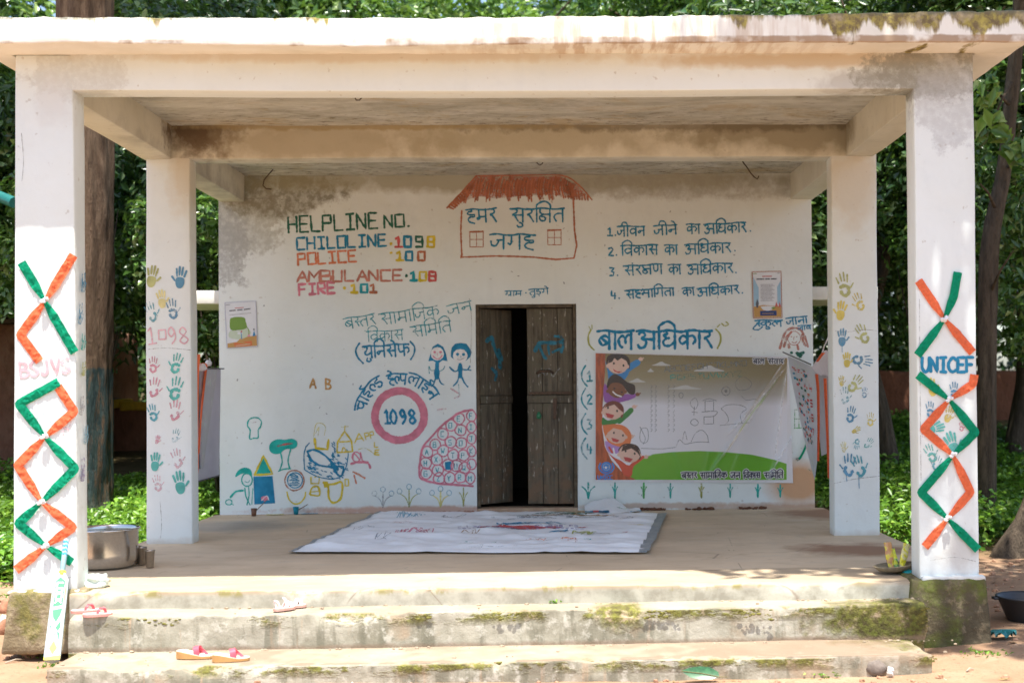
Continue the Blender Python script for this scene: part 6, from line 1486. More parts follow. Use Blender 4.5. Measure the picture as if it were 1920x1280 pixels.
bsh('toe_guard', [(-.95, .03), (.95, .05), (.95, .0), (-.95, .0)], (.80, .68, .05), .0140); bsh('sticker', [(.62, .86), (.80, .80), (.80, .70), (.62, .62)], (.75, .80, .05), .0137, 'lime'); bsh('sticker', [(-.68, .80), (-.85, .72), (-.68, .62)], (.75, .80, .05), .0137, 'lime2')
b = Brush(lambda px, py, off=0: bp(px * wb, py * Lbl, .0150 + off), .1)
def side_letters():
    wm = flat('bat_letter_white', (.7, .7, .7)); m = MB()
    for k, ch_ in enumerate('LOCK'):
        for st in LT[ch_]:
            pts = [Vector((-.38 + c * .7, .88 - k * .066 - a * .08)) for a, c in st]
            for a_, c_ in zip(pts, pts[1:]):
                t_ = (c_ - a_); t_ = t_.normalized() if t_.length else Vector((1, 0)); nn = Vector((-t_.y * .09, t_.x * .009))
                e_ = Vector((t_.x * .05, t_.y * .006))
                m.add([bp((q.x) * wb, q.y * Lbl, .0145) for q in (a_ - e_ + nn, c_ + e_ + nn, c_ + e_ - nn, a_ - e_ - nn)], [(0, 1, 2, 3)])
    m.build('letters', wm, bat)
side_letters()
m = MB()
for (l0, l1, c) in ((.72, .96, 0),): m.add([bp(wb * .99 + .0012, l * Lbl, d) for l, d in ((l0, .006), (l1, .006), (l1, -.010), (l0, -.010))], [(0, 1, 2, 3)])
m.add([bp(wb + .0012, l * Lbl, d) for l, d in ((.40, .005), (.55, .005), (.55, -.010), (.40, -.010))], [(0, 1, 2, 3)])
m.build('side_sticker', flat('bat_side_green', gn), bat)

# ---------------------------------------------------------------- footwear
def sandal(loc, ang, L, W, sole_col, top_col, strap_col, label, cat='sandal', wedge=0, style='thong', group=None, th=.014):
    r = empty('sandal', loc, label, cat, group)
    c, s = math.cos(ang), math.sin(ang)
    def T(x, y, z): return loc + Vector((x * c - y * s, x * s + y * c, z))
    def hw(t): return W / 2 * (.78 + .30 * math.sin(t * 2.6 + .2) - .22 * max(0, t - .75) * 3 + (-.25 * max(0, .12 - t) * 6)) * (1 if 0 < t < 1 else .6)
    def hz(t): return wedge * (1 - min(1, max(0, (t - .15) / .55)) ** 1.0 * 1) if wedge else .0
    def lay(z0, z1, inset, mat, name, bottom=True):
        m = MB(); N = 16; vs = []
        ring = []
        for i in range(N + 1): t = i / N; ring.append((t * L, max(.3 * W / 2, hw(t)) - inset, t))
        pts = [(x, y, t) for x, y, t in ring] + [(x, -y, t) for x, y, t in ring[::-1]]
        n = len(pts)
        vs = [T(x, y, z0 if bottom else hz(t) + z0) for x, y, t in pts] + [T(x, y, hz(t) + z1) for x, y, t in pts]
        fs = [(i, (i + 1) % n, n + (i + 1) % n, n + i) for i in range(n)]
        for i in range(N): fs.append((n + i, n + i + 1, n + n - 2 - i, n + n - 1 - i)); fs.append((i, n - 1 - i, n - 2 - i, i + 1))
        m.add(vs, fs); m.build(name, mat, r, smooth='sharp')
    lay(.001, th, 0, sole_col, 'sole'); lay(th + .0005, th + .004, .003, top_col, 'footbed', False)
    def band(pts, w, name='strap'):
        m = MB(); Pq = [Vector(p) for p in pts]; out = []
        for i in range(len(Pq) - 1):
            a, b_, c_, d = Pq[max(0, i - 1)], Pq[i], Pq[i + 1], Pq[min(len(Pq) - 1, i + 2)]
            for j in range(5):
                t = j / 5; out.append(.5 * ((2 * b_) + (c_ - a) * t + (2 * a - 5 * b_ + 4 * c_ - d) * t * t + (-a + 3 * b_ - 3 * c_ + d) * t ** 3))
        out.append(Pq[-1]); vs = []; fs = []
        for i, p in enumerate(out):
            t = (out[min(i + 1, len(out) - 1)] - out[max(i - 1, 0)]).normalized(); u = Vector((1, 0, .15)); u = (u - t * u.dot(t)).normalized(); n_ = t.cross(u).normalized()
            for a_, b_ in ((-1, -1), (1, -1), (1, 1), (-1, 1)): q = p + u * w / 2 * a_ + n_ * .0018 * b_; vs.append(T(q.x, q.y, q.z))
        for i in range(len(out) - 1):
            for k in range(4): fs.append((i * 4 + k, i * 4 + (k + 1) % 4, (i + 1) * 4 + (k + 1) % 4, (i + 1) * 4 + k))
        m.add(vs, fs); m.build(name, strap_col, r, smooth='sharp')
    hb = hz(.55) + th
    if style == 'thong':
        band([(L * .50, W * .42, hz(.5) + th), (L * .58, W * .38, hb + .028), (L * .72, W * .12, hz(.7) + th + .030), (L * .80, 0, hz(.8) + th)], .014)
        band([(L * .50, -W * .42, hz(.5) + th), (L * .58, -W * .38, hb + .028), (L * .72, -W * .12, hz(.7) + th + .030), (L * .80, 0, hz(.8) + th)], .014)
    elif style == 'band':
        band([(L * .58, W * .44, hz(.6) + th), (L * .55, W * .36, hb + .034), (L * .53, 0, hb + .046), (L * .55, -W * .36, hb + .034), (L * .58, -W * .44, hz(.6) + th)], .034)
        band([(L * .60, 0, hb + .040), (L * .70, W * .1, hz(.7) + th + .026), (L * .84, .0, hz(.84) + th)], .014)
    else:
        band([(L * .78, W * .42, th), (L * .75, W * .3, th + .026), (L * .75, -W * .3, th + .026), (L * .78, -W * .42, th)], .022)
        band([(L * .50, W * .40, th), (L * .62, 0, th + .040), (L * .50, -W * .40, th)], .018)
        band([(L * .22, W * .38, th), (L * .1, W * .34, th + .040), (L * .02, 0, th + .050), (L * .1, -W * .34, th + .040), (L * .22, -W * .38, th)], .012, 'heel_strap')
    return r
m_ps, m_pt, m_pst = simple('pink_rubber', (.62, .28, .24), .7), simple('pale_pink_rubber', (.72, .48, .44), .7), simple('pink_strap', (.66, .13, .15), .5)
def on(px, py, z): p = PZ(px, py, z); p.z = z + .004; return p
G1 = 'pink flip flops on the middle step'
sandal(on(133, 1150, Z2), .22, .165, .075, m_ps, m_pt, m_pst, 'left one of the two pink flip flops beside the bat', 'flip flop', group=G1)
sandal(on(155, 1157, Z2), .24, .165, .075, m_ps, m_pt, m_pst, 'right one of the two pink flip flops beside the bat', 'flip flop', group=G1)
m_tan, m_cr, m_ws = simple('tan_wedge', (.50, .27, .10), .6), simple('cream_footbed', (.72, .62, .50), .7), simple('coral_strap', (.66, .10, .14), .5)
G2 = 'tan wedge sandals on the lowest step'
sandal(on(332, 1234, Z3), -.04, .215, .08, m_tan, m_cr, m_ws, 'left wedge sandal with a coral strap on the lowest step', wedge=.026, style='band', group=G2)
sandal(on(398, 1241, Z3), .20, .205, .08, m_tan, m_cr, m_ws, 'right wedge sandal with a coral strap, nearer the step edge', wedge=.026, style='band', group=G2)
m_s1, m_s2 = simple('salmon_sole', (.60, .34, .28), .7), simple('white_strap', (.70, .68, .66), .5)
G3 = 'small strappy sandals on the middle step'
sandal(on(514, 1147, Z2), .75, .14, .062, m_s1, m_pt, m_s2, 'small child sandal with white straps near the step edge', style='strap', group=G3)
sandal(on(530, 1141, Z2) , .35, .14, .062, m_s1, m_pt, m_s2, 'small child sandal with white straps, behind its pair', style='strap', group=G3)

# ---------------------------------------------------------------- plate with packets
pcn = PZ(1679, 1075, P0); pcn.z = P0 + .012
pl_ = empty('leaf_plate', pcn, 'shallow tilted plate on the platform edge at the right front pillar', 'plate')
RPl = .138
b0 = MB().lathe(Vector((0, 0, 0)), [(0, 0), (RPl * .5, .0), (RPl * .8, .014), (RPl, .040), (RPl * 1.0, .046), (RPl * .78, .020), (RPl * .45, .007), (0, .007)], 32)
mm_ = Matrix.Translation(pcn) @ Matrix.Rotation(-.09, 4, 'Y'); b0.v = [tuple(mm_ @ Vector((v[0], v[1] * .8, v[2] + .004))) for v in b0.v]
b0.build('plate', simple('dry_leaf_plate', (.24, .20, .13), .7, .3, .3, 30, bump=.4), pl_, smooth=True)
def packet(px0, py0, px1, py1, wd, col, lab_, seed, col2):
    Y = pcn.y; a, c = PY(px0, py0, Y), PY(px1, py1, Y + .05)
    d = c - a; L = d.length; d.normalize(); sdv = Vector((d.z, 0, -d.x))
    r = empty('snack_packet', a, lab_, 'packet', 'crumpled snack packets on the plate')
    t = NT('packet_print_%d' % seed); n_ = t.noise(24, 3, .6, None, 0); mt = t.out(t.mix(t.ramp(n_, .48, .56), col, col2), .25, .6, t.bump(t.noise(30, 3), .8, .01))
    def f(u, v):
        w_ = wd * (.55 + .45 * math.sin(min(1, v * 1.3) * 2.2)) ; th = u * 2 * math.pi
        return a + d * (v * L) + sdv * math.cos(th) * w_ / 2 * (1 + .2 * noise.noise(Vector((v * 6, th, seed)))) + Vector((0, math.sin(th) * w_ * .22 * math.sin(max(.1, v) * 3) + .01 * noise.noise(Vector((v * 9, th * 2, seed))), 0))
    MB().grid(f, 14, 14, closed_u=True).build('wrapper', mt, r, smooth=True)
packet(1672, 1068, 1664, 1016, .055, (.62, .52, .04), 'tall yellow and tan packet leaning left on the plate', 1, (.50, .26, .10))
packet(1682, 1070, 1672, 1028, .045, (.60, .62, .04), 'lime yellow packet in the middle of the plate', 2, (.10, .30, .12))
packet(1690, 1066, 1700, 1018, .050, (.68, .62, .03), 'bright yellow packet leaning against the pillar', 3, (.72, .66, .30))
packet(1676, 1072, 1672, 1056, .050, (.03, .20, .48), 'small blue wrapper at the bottom of the plate', 4, (.10, .35, .50))
tcn = PY(1703, 1075, pcn.y - .05)
o = MB().lump(tcn, .040, .036, .034, 20, .35, 7).build('crumpled_bag', simple('teal_plastic', (.02, .40, .40), .3, .6, .15, 30, bump=.9), smooth=True, origin=tcn); tag(o, 'teal crumpled plastic ball at the right edge of the plate', 'bag')
# ---------------------------------------------------------------- leaves
def leafmat(name, cols, trans=.35, rough=.38, spec=.5):
    t = NT(name)
    at_ = t.n('ShaderNodeAttribute'); at_.attribute_name = 'rnd'
    c = t.cramp(at_.outputs['Fac'], cols)
    big = t.noise(.9, 3)
    c = t.mix(t.ramp(big, .35, .65, 0, .35), c, (.09, .13, .02))
    b = t.n('ShaderNodeBsdfPrincipled'); t.L(c, b.inputs['Base Color']); b.inputs['Roughness'].default_value = rough; b.inputs['Specular IOR Level'].default_value = spec
    tr = t.n('ShaderNodeBsdfTranslucent'); t.L(t.mix(.5, c, (.14, .24, .02)), tr.inputs[0])
    mx = t.n('ShaderNodeMixShader'); mx.inputs[0].default_value = trans
    t.L(b.outputs[0], mx.inputs[1]); t.L(tr.outputs[0], mx.inputs[2])
    o = t.n('ShaderNodeOutputMaterial'); t.L(mx.outputs[0], o.inputs[0]); return t.mat
m_lf = [leafmat('leaves_dark', [(0, (0.011, 0.037, 0.013)), (.45, (0.028, 0.085, 0.023)), (.8, (0.077, 0.183, 0.046)), (1, (0.280, 0.390, 0.156))], .3, .28, .6),
        leafmat('leaves_mid', [(0, (0.021, 0.061, 0.016)), (.4, (0.063, 0.159, 0.033)), (.8, (0.154, 0.305, 0.058)), (1, (0.392, 0.488, 0.195))], .35, .30, .6),
        leafmat('leaves_bright', [(0, (0.042, 0.110, 0.019)), (.4, (0.126, 0.256, 0.039)), (.8, (0.238, 0.415, 0.065)), (1, (0.476, 0.586, 0.208))], .35, .32, .6)]
m_ground_leaf = leafmat('ground_plants', [(0, (0.057, 0.155, 0.020)), (.5, (0.145, 0.330, 0.029)), (.85, (0.253, 0.485, 0.049)), (1, (0.388, 0.581, 0.098))], .4)
def leafobj(name, P, N, L, W, mat, parent=None, seed=0, origin=(0, 0, 0), fold=.25, droop=.0):
    """P centres (n,3), N leaf normals (n,3); each leaf a folded diamond of two triangles... four for the curl"""
    rs = np.random.RandomState(seed); n = len(P)
    N = N / np.maximum(1e-6, np.linalg.norm(N, axis=1, keepdims=True))
    r = rs.normal(size=(n, 3)); T = r - (r * N).sum(1, keepdims=True) * N
    T[:, 2] -= droop; T = T - (T * N).sum(1, keepdims=True) * N
    T /= np.maximum(1e-6, np.linalg.norm(T, axis=1, keepdims=True)); B = np.cross(N, T)
    l = (L * (.6 + .7 * rs.rand(n)))[:, None]; w = (W * (.7 + .5 * rs.rand(n)))[:, None]
    a = P - T * l * .5; tip = P + T * l * .5 - N * l * .12; m1 = P - T * l * .08 + B * w * .5 + N * w * fold; m2 = P - T * l * .08 - B * w * .5 + N * w * fold
    V = np.stack([a, m1, tip, m2], 1).reshape(-1, 3)
    i = np.arange(n) * 4
    F = np.stack([i, i + 1, i + 2, i, i + 2, i + 3], 1).reshape(-1).astype(np.int32)
    me = bpy.data.meshes.new(name)
    me.vertices.add(len(V)); me.vertices.foreach_set('co', V.astype(np.float32).ravel())
    me.loops.add(len(F)); me.loops.foreach_set('vertex_index', F)
    me.polygons.add(2 * n); me.polygons.foreach_set('loop_start', np.arange(2 * n, dtype=np.int32) * 3)
    me.materials.append(mat); me.update(calc_edges=True)
    at_ = me.attributes.new('rnd', 'FLOAT', 'FACE'); at_.data.foreach_set('value', np.repeat(rs.rand(n), 2).astype(np.float32))
    o = bpy.data.objects.new(name, me); COL.objects.link(o); o.location = origin
    if parent is not None: o.parent = parent
    return o
def clumps(n_c, cx, cy, cz, rx, ry, rz, r0, r1, seed, shell=.5):
    rs = random.Random(seed); out = []
    for _ in range(n_c):
        while 1:
            d = Vector((rs.uniform(-1, 1), rs.uniform(-1, 1), rs.uniform(-1, 1)))
            if shell < d.length < 1: break
        out.append((cx + d.x * rx, cy + d.y * ry, cz + d.z * rz, rs.uniform(r0, r1)))
    return out
def leafcloud(cl, n, seed, flat_=.55, up=.6):
    rs = np.random.RandomState(seed); cl = np.array(cl); w = cl[:, 3] ** 2; idx = rs.choice(len(cl), n, p=w / w.sum())
    d = rs.normal(size=(n, 3)); d /= np.linalg.norm(d, axis=1, keepdims=True)
    rad = cl[idx, 3] * (.35 + .65 * rs.rand(n) ** .45) * (1 + .25 * np.sin(d[:, 0] * 5 + idx) * np.sin(d[:, 1] * 4 + idx * 2))
    P = cl[idx, :3] + d * rad[:, None] * np.array([1, 1, flat_ + .1])
    N = d * .7 + np.array([0, 0, up]) + rs.normal(size=(n, 3)) * .45
    return P, N
def barkmat(name, c1, c2, teal=None):
    t = NT(name)
    v = t.vmap((1, 1, .16)); a = t.noise(17, 7, .75, v); b = t.noise(45, 5, .7, t.vmap((1, 1, .3)))
    c = t.mix(t.ramp(a, .36, .62), c1, c2); c = t.mix(t.ramp(b, .56, .68, 0, .6), c, tuple(x * .4 for x in c1))
    if teal:
        z = t.sep()[2]; m = t.math('MULTIPLY', t.ramp(t.math('ADD', z, t.math('MULTIPLY', a, .10)), teal[0] + .06, teal[0] + .03), t.ramp(t.math('ADD', z, t.math('MULTIPLY', t.noise(5, 6, .7), 1.3)), teal[1] + .35, teal[1] + .80))
        m = t.math('MULTIPLY', m, t.ramp(t.noise(16, 6, .7, v), .40, .50, .0, .9))
        c = t.mix(m, c, t.mix(t.ramp(a, .4, .6), (.018, .045, .05), (.045, .085, .085)))
        c = t.mix(t.math('MULTIPLY', t.ramp(z, teal[1] + .3, teal[1] - .3), t.ramp(t.noise(20, 6, .7), .42, .52)), c, (.40, .36, .28))
    return t.out(c, .9, .2, t.bump(t.math('ADD', a, t.math('MULTIPLY', b, .4)), 1.0, .06))
m_bark = barkmat('tree_bark', (.09, .065, .045), (.18, .13, .09)); m_bark2 = barkmat('dark_bark', (.07, .055, .04), (.16, .12, .085))
def ridged(sd, amp=.10): return lambda i, th: 1 + amp * math.sin(th * 7 + i * .15 + sd) * .5 + amp * noise.noise(Vector((math.cos(th) * 2, math.sin(th) * 2, i * .35 + sd)))
def limbs(m, base, top, r, seed, n=7, spread=2.0):
    rs = random.Random(seed)
    for k in range(n):
        t = .35 + .6 * k / n; p = base.lerp(top, t); a = rs.uniform(0, 6.28); L = spread * rs.uniform(.6, 1.1)
        q = p + Vector((math.cos(a) * L * .5, math.sin(a) * L * .5, L * .35)); s = p + Vector((math.cos(a) * L, math.sin(a) * L, L * rs.uniform(.4, .9)))
        m.tube([p, q, s], [r * .38, r * .24, r * .08], 6)
def proto_tree(h, cr, cz, crz, tr, nl, L, W, mat, bark, seed, n_c=26, droop=.3, loc=(0, 0, 0), low=False):
    o = Vector(loc)
    root = bpy.data.objects.new('tree', None); COL.objects.link(root); root.location = o
    m = MB(); pts = [Vector((.15 * math.sin(k * 1.3 + seed), .15 * math.cos(k * 1.1 + seed), -.3 + (h * .82 + .3) * k / 10)) for k in range(11)]
    m.tube(pts, [tr * (1.25 - .09 * k) for k in range(11)], 12, fn=ridged(seed)); limbs(m, pts[2], pts[-1], tr, seed, 9, cr * .8)
    t = m.build('trunk', bark, None, smooth=True); t.parent = root
    cl = clumps(n_c, 0, 0, cz, cr, cr, crz, cr * .26, cr * .46, seed, .35)
    P, N = leafcloud(cl, nl, seed, .75)
    leafobj('crown', P, N, L, W, mat, root, seed, droop=droop)
    return root
def copy_tree(root, loc, rot, s):
    c = root.copy(); COL.objects.link(c); c.location = loc; c.rotation_euler = (0, 0, rot); c.scale = (s, s, s * .98)
    for ch_ in list(root.children):
        d = ch_.copy(); COL.objects.link(d); d.parent = c
    return c
GRP = 'trees standing behind the pavilion'
A = proto_tree(9.5, 3.1, 6.4, 3.6, .17, 23000, .22, .095, m_lf[0], m_bark2, 3, 34)
B = proto_tree(8.5, 2.9, 5.2, 3.4, .14, 23000, .20, .095, m_lf[1], m_bark, 5, 32)
D_ = proto_tree(8.0, 2.7, 4.6, 3.2, .12, 20000, .19, .10, m_lf[2], m_bark, 8, 28)
spots = [  # proto, x, y, rot, scale, label
    (A, -6.6, 18.2, .4, .80, 'dark tree seen between the left trunk and the left middle pillar'), (B, -8.6, 17.0, 1.9, .75, 'tree behind the mud house at the far left edge'),
    (D_, -4.6, 20.5, 2.6, .80, 'tree filling the gap between the left middle pillar and the back wall'), (D_, -9.8, 24.0, .9, 1.10, 'bright leafy tree above the left end of the roof'),
    (B, -4.9, 25.5, 3.6, 1.15, 'tree whose crown shows over the left half of the roof edge'), (D_, -1.0, 26.5, 5.0, 1.2, 'tree whose crown shows over the middle of the roof edge, left of centre'),
    (B, 2.2, 25.5, .2, 1.15, 'tree whose crown shows over the roof edge right of centre'), (A, 5.9, 24.0, 1.3, 1.2, 'dark tree whose crown shows over the right end of the roof'),
    (A, 4.4, 17.2, 2.2, .78, 'dark tree seen between the back wall and the right middle pillar'), (A, 6.9, 18.6, 4.1, .95, 'dark tree behind the right front pillar'), (B, 8.9, 20.5, 5.5, 1.0, 'tree at the right edge beyond the brown earth wall'),
    (A, -12.5, 21.0, 2.0, 1.1, 'tree beyond the mud house, partly cut by the left edge'), (A, 10.9, 26.0, .7, 1.2, 'tall tree in the far right corner')]
used = set()
for pr, x, y, ro_, s, lb in spots:
    loc = (x, y, groundz(x, y) - .05)
    if id(pr) in used: o = copy_tree(pr, loc, ro_, s)
    else:
        used.add(id(pr)); o = pr; o.location = loc; o.rotation_euler = (0, 0, ro_); o.scale = (s, s, s)
    tag(o, lb, 'tree', GRP)
# the wood far behind
rs = np.random.RandomState(4)
cl = []
for i in range(240):
    x = rs.uniform(-24, 22); y = rs.uniform(31, 40); z = rs.uniform(1, 13 if x > 2 else (12 if x > -4 else 9.2))
    cl.append((x, y, z, rs.uniform(1.0, 2.1)))
P, N = leafcloud(cl, 110000, 6, .8); tag(leafobj('far_wood', P, N, .34, .18, m_lf[0], None, 9), 'dense dark wood closing the view behind the trees', None, None, 'stuff')
# undergrowth
def undergrowth(name, regions, n, label, mat, L, W, seed, hmax):
    rs = np.random.RandomState(seed); Ps = []; Ns = []
    per = n // len(regions)
    for (x0, x1, y0, y1) in regions:
        k = per // 28; cx = rs.uniform(x0, x1, k); cy = rs.uniform(y0, y1, k)
        for a, b_ in zip(cx, cy):
            hh = hmax * (.25 + .75 * max(0, .5 + noise.noise(Vector((a * .6, b_ * .6, seed))))) * rs.uniform(.5, 1.1)
            g = groundz(a, b_); q = rs.normal(size=(28, 3)); q[:, :2] *= .16; q[:, 2] = hh * (1 - rs.rand(28) ** 1.6)
            Ps.append(np.array([a, b_, g]) + q); Ns.append(np.array([0, -.15, 1]) + rs.normal(size=(28, 3)) * .45)
    return tag(leafobj(name, np.concatenate(Ps), np.concatenate(Ns), L, W, mat, None, seed), label, None, None, 'stuff')
undergrowth('ground_plants', [(-8.5, -3.75, 13.0, 17.5), (-5.2, -3.8, 11.2, 14.0)], 42000, 'bright leafy ground plants left of the pavilion', m_ground_leaf, .085, .05, 3, .42)
undergrowth('ground_plants', [(3.3, 9.5, 12.4, 17.0), (3.2, 6.5, 17, 22)], 60000, 'bright leafy ground plants right of the pavilion', m_ground_leaf, .09, .055, 6, .50)
undergrowth('ground_plants', [(4, 12, 17.5, 21.5)], 16000, 'taller weeds farther back on the right', m_lf[1], .12, .06, 9, .28)
# shrubs close behind the side openings
def shrub(x, y, h, r, n, mat, label, seed, L=.13, W=.06, cat='shrub', zl=0):
    z = groundz(x, y); root = empty('shrub' if not zl else 'young_tree', (x, y, z), label, cat)
    m = MB(); rr = random.Random(seed)
    for k in range(7):
        a = rr.uniform(0, 6.28); l = h * rr.uniform(.5, .9)
        m.tube([(x, y, z - .05), (x + math.cos(a) * r * .25, y + math.sin(a) * r * .25, z + l * .5), (x + math.cos(a) * r * .6, y + math.sin(a) * r * .6, z + l)], [.02, .014, .006], 5)
    m.build('stem', m_bark2, root, smooth=True)
    cl = clumps(16, 0, 0, (h + zl) / 2 + .1, r, r, (h - zl) * .45, r * .3, r * .5, seed, .2)
    P, N = leafcloud(cl, n, seed, .8); leafobj('foliage', P, N, L, W, mat, root, seed, droop=.5)
shrub(-5.75, 15.9, 4.4, 1.0, 8000, m_lf[1], 'leafy young tree between the big trunk and the left middle pillar', 4, cat='tree', zl=1.9)
shrub(-3.95, 15.4, 4.2, .8, 6000, m_lf[1], 'leafy young tree in the gap left of the back wall', 7, cat='tree', zl=1.8)
shrub(4.9, 16.2, 4.6, .8, 4500, m_lf[1], 'young tree between the right middle and front pillars', 9, cat='tree', zl=2.3)
shrub(-7.1, 14.0, 2.9, .8, 5000, m_lf[2], 'light green shrub at the left edge above the teal stone', 13, .12, .055)
# the big trunk behind the left pillar
TY = 14.6
tr_ = empty('tree', PY(152, 1008, TY), 'thick brown tree trunk painted teal near its base, behind the left front pillar', 'tree')
pts = [PY(x, y, TY) for x, y in ((150, 1040), (150, 1000), (151, 900), (153, 780), (155, 640), (157, 500), (158, 350), (159, 200), (160, 50), (162, -200), (168, -500), (175, -800))]
MBt = MB().tube([p.lerp(q, k / 8) for p, q in zip(pts, pts[1:]) for k in range(8)] + [pts[-1]], [.335 * (1.0 - .002 * k) for k in range(89)], 72, fn=lambda i, th: 1 + .035 * math.sin(th * 11 + i * .06) + .09 * noise.noise(Vector((math.cos(th) * 2.5, math.sin(th) * 2.5, i * .1))) + .10 * abs(noise.noise(Vector((math.cos(th) * 9, math.sin(th) * 9, i * .22)))) + .03 * noise.noise(Vector((math.cos(th) * 20, math.sin(th) * 20, i * .9))))
MBt.build('trunk', barkmat('teal_painted_bark', (.085, .05, .03), (.19, .125, .08), (PY(180, 690, TY).z, .25)), tr_, smooth=True)
top = pts[-1]; m = MB(); limbs(m, pts[-3], top + Vector((0, 0, 1.5)), .33, 4, 8, 3.2); m.build('limb', m_bark, tr_, smooth=True)
P, N = leafcloud(clumps(24, 0, 0, 0, 3.6, 3.2, 1.8, .9, 1.5, 31, .2), 14000, 31, .7)
cr_ = leafobj('crown', P, N, .18, .08, m_lf[1], tr_, 31); cr_.location = top + Vector((0, .8, 2.2)) - tr_.location
# slender leaning tree at the right edge
TY2 = 13.6
t2 = empty('tree', PY(1848, 1040, TY2), 'slender leaning tree right of the right front pillar', 'tree')
path = [(1846, 1050), (1850, 900), (1851, 740), (1850, 600), (1853, 500), (1862, 420), (1880, 340), (1891, 250), (1899, 160), (1908, 60), (1916, -60), (1930, -300)]
pts = [PY(x, y, TY2) for x, y in path]; pts = [p.lerp(q, k / 3) for p, q in zip(pts, pts[1:]) for k in range(3)] + [pts[-1]]
MB().tube(pts, [.105 - .0014 * k for k in range(len(pts))], 14, fn=ridged(3, .22)).build('trunk', m_bark2, t2, smooth=True)
m = MB()
for a, c in (((1884, 320), (1925, 300)), ((1868, 395), (1838, 345)), ((1895, 200), (1850, 170)), ((1852, 560), (1900, 470)), ((1900, 150), (1860, 235))):
    p, q = PY(*a, TY2), PY(*c, TY2 - .5); m.tube([p, p.lerp(q, .5) + Vector((0, 0, .05)), q], [.022, .014, .006], 6)
m.build('branch', m_bark, t2, smooth=True)['kind'] = 'stuff'
cl = [tuple(PY(x, y, TY2 - .4)) + (r,) for x, y, r in ((1845, 180, .14), (1862, 235, .16), (1850, 160, .1), (1872, 250, .12), (1905, 285, .12))]
P, N = leafcloud(cl, 90, 44, .8, .1); N[:, 1] -= .9
lo = leafobj('leafy_twig', P - np.array(t2.location), N, .20, .11, m_lf[2], t2, 44, droop=1.5)
cl = [tuple(PY(x, y, TY2 + .6)) + (r,) for x, y, r in ((1880, 430, .35), (1905, 560, .4), (1870, 300, .3), (1925, 380, .4), (1860, 520, .25), (1915, 640, .3), (1840, 330, .2))]
P, N = leafcloud(cl, 1500, 45, .8, .4); leafobj('crown', P - np.array(t2.location), N, .13, .06, m_lf[1], t2, 45, droop=.8)
# tree with buttress roots at the right edge
t3 = empty('tree', PY(1950, 1062, 11.9), 'tree with flaring roots cut by the right edge of the picture', 'tree')
pts = [PY(x, y, 11.9) for x, y in ((1946, 1090), (1948, 1060), (1955, 1020), (1962, 980), (1968, 930), (1975, 860), (1990, 700), (2010, 400), (2030, 0), (2050, -400))]
MB().tube(pts, [.52, .46, .36, .27, .23, .21, .20, .19, .17, .15], 28, fn=lambda i, th: 1 + (.22 if i < 4 else .08) * math.sin(th * 5 + 1) + .08 * noise.noise(Vector((math.cos(th) * 2, math.sin(th) * 2, i * .5)))).build('trunk', m_bark2, t3, smooth=True)
m = MB()
for a in (2.6, 3.4, 4.2): 
    p = pts[2]; q = p + Vector((math.cos(a) * .75, math.sin(a) * .4, -.28)); m.tube([p + Vector((0, 0, -.05)), p.lerp(q, .6) + Vector((0, 0, -.03)), q + Vector((0, 0, -.10))], [.12, .08, .03], 8)
m.build('root', m_bark2, t3, smooth=True)['kind'] = 'stuff'
P, N = leafcloud(clumps(20, 0, 0, 0, 2.6, 2.4, 1.5, .7, 1.2, 33, .2), 12000, 33, .7); cr_ = leafobj('crown', P, N, .17, .08, m_lf[0], t3, 33); cr_.location = pts[-1] + Vector((.6, .8, .8)) - t3.location
# the tree whose shade lies over the right half of the pavilion (its trunk stands right of the picture)
t4 = empty('tree', (5.9, 6.2, groundz(5.9, 6.2)), 'spreading tree whose crown shades the right half of the pavilion roof', 'tree')
pts = [Vector((5.9 - .02 * k * k, 6.2 + .03 * k, -.2 + .75 * k)) for k in range(12)]
m = MB().tube(pts, [.30 - .014 * k for k in range(12)], 16, fn=ridged(2)); m.build('trunk', m_bark, t4, smooth=True)
m = MB(); limbs(m, pts[5], pts[-1], .26, 8, 9, 4.0); m.build('limb', m_bark, t4, smooth=True)
cl = clumps(34, 5.0, 7.75, 8.6, 3.3, 1.7, 1.5, .55, .95, 35, .0) + [(1.55, 6.9, 7.8, .62), (1.2, 7.7, 8.3, .55), (2.3, 6.75, 8.0, .7), (3.0, 6.8, 8.2, .8), (2.0, 8.4, 8.0, .8), (3.2, 9.2, 8.2, .9), (3.9, 5.9, 8.1, .75), (4.9, 5.6, 8.3, .9), (3.3, 5.5, 8.4, .5), (2.6, 5.9, 8.2, .45)]
P, N = leafcloud(cl, 15500, 35, .8); leafobj('crown', P - np.array(t4.location), N, .20, .10, m_lf[1], t4, 35)

# ---------------------------------------------------------------- ground
def mk_ground():
    t = NT('red_laterite_soil')
    x, y, z = t.sep()
    a = t.noise(.9, 6, .6); b = t.noise(6, 7, .68); f = t.noise(45, 5, .65); p = t.voro(26)
    c = t.mix(t.ramp(a, .36, .64), (.37, .245, .155), (.29, .175, .105))
    c = t.mix(t.ramp(b, .50, .70, 0, .7), c, (.42, .29, .195))
    c = t.mix(t.ramp(t.noise(3, 5, .6), .56, .70, 0, .6), c, (.22, .12, .07))
    c = t.mix(t.ramp(f, .56, .66, 0, .6), c, (.20, .12, .075))
    c = t.mix(t.ramp(t.noise(1.6, 6, .7), .52, .62, 0, .5), c, (.24, .135, .08))
    veg = t.ramp(t.math('ADD', y, t.math('MULTIPLY', b, 1.4)), 12.2, 13.2)
    c = t.mix(veg, c, t.mix(t.ramp(b, .4, .6), (.07, .06, .025), (.13, .09, .045)))
    h = t.math('ADD', t.math('MULTIPLY', b, .8), t.math('MULTIPLY', f, .35))
    return t.out(c, .95, .1, t.bump(h, .7, .02))
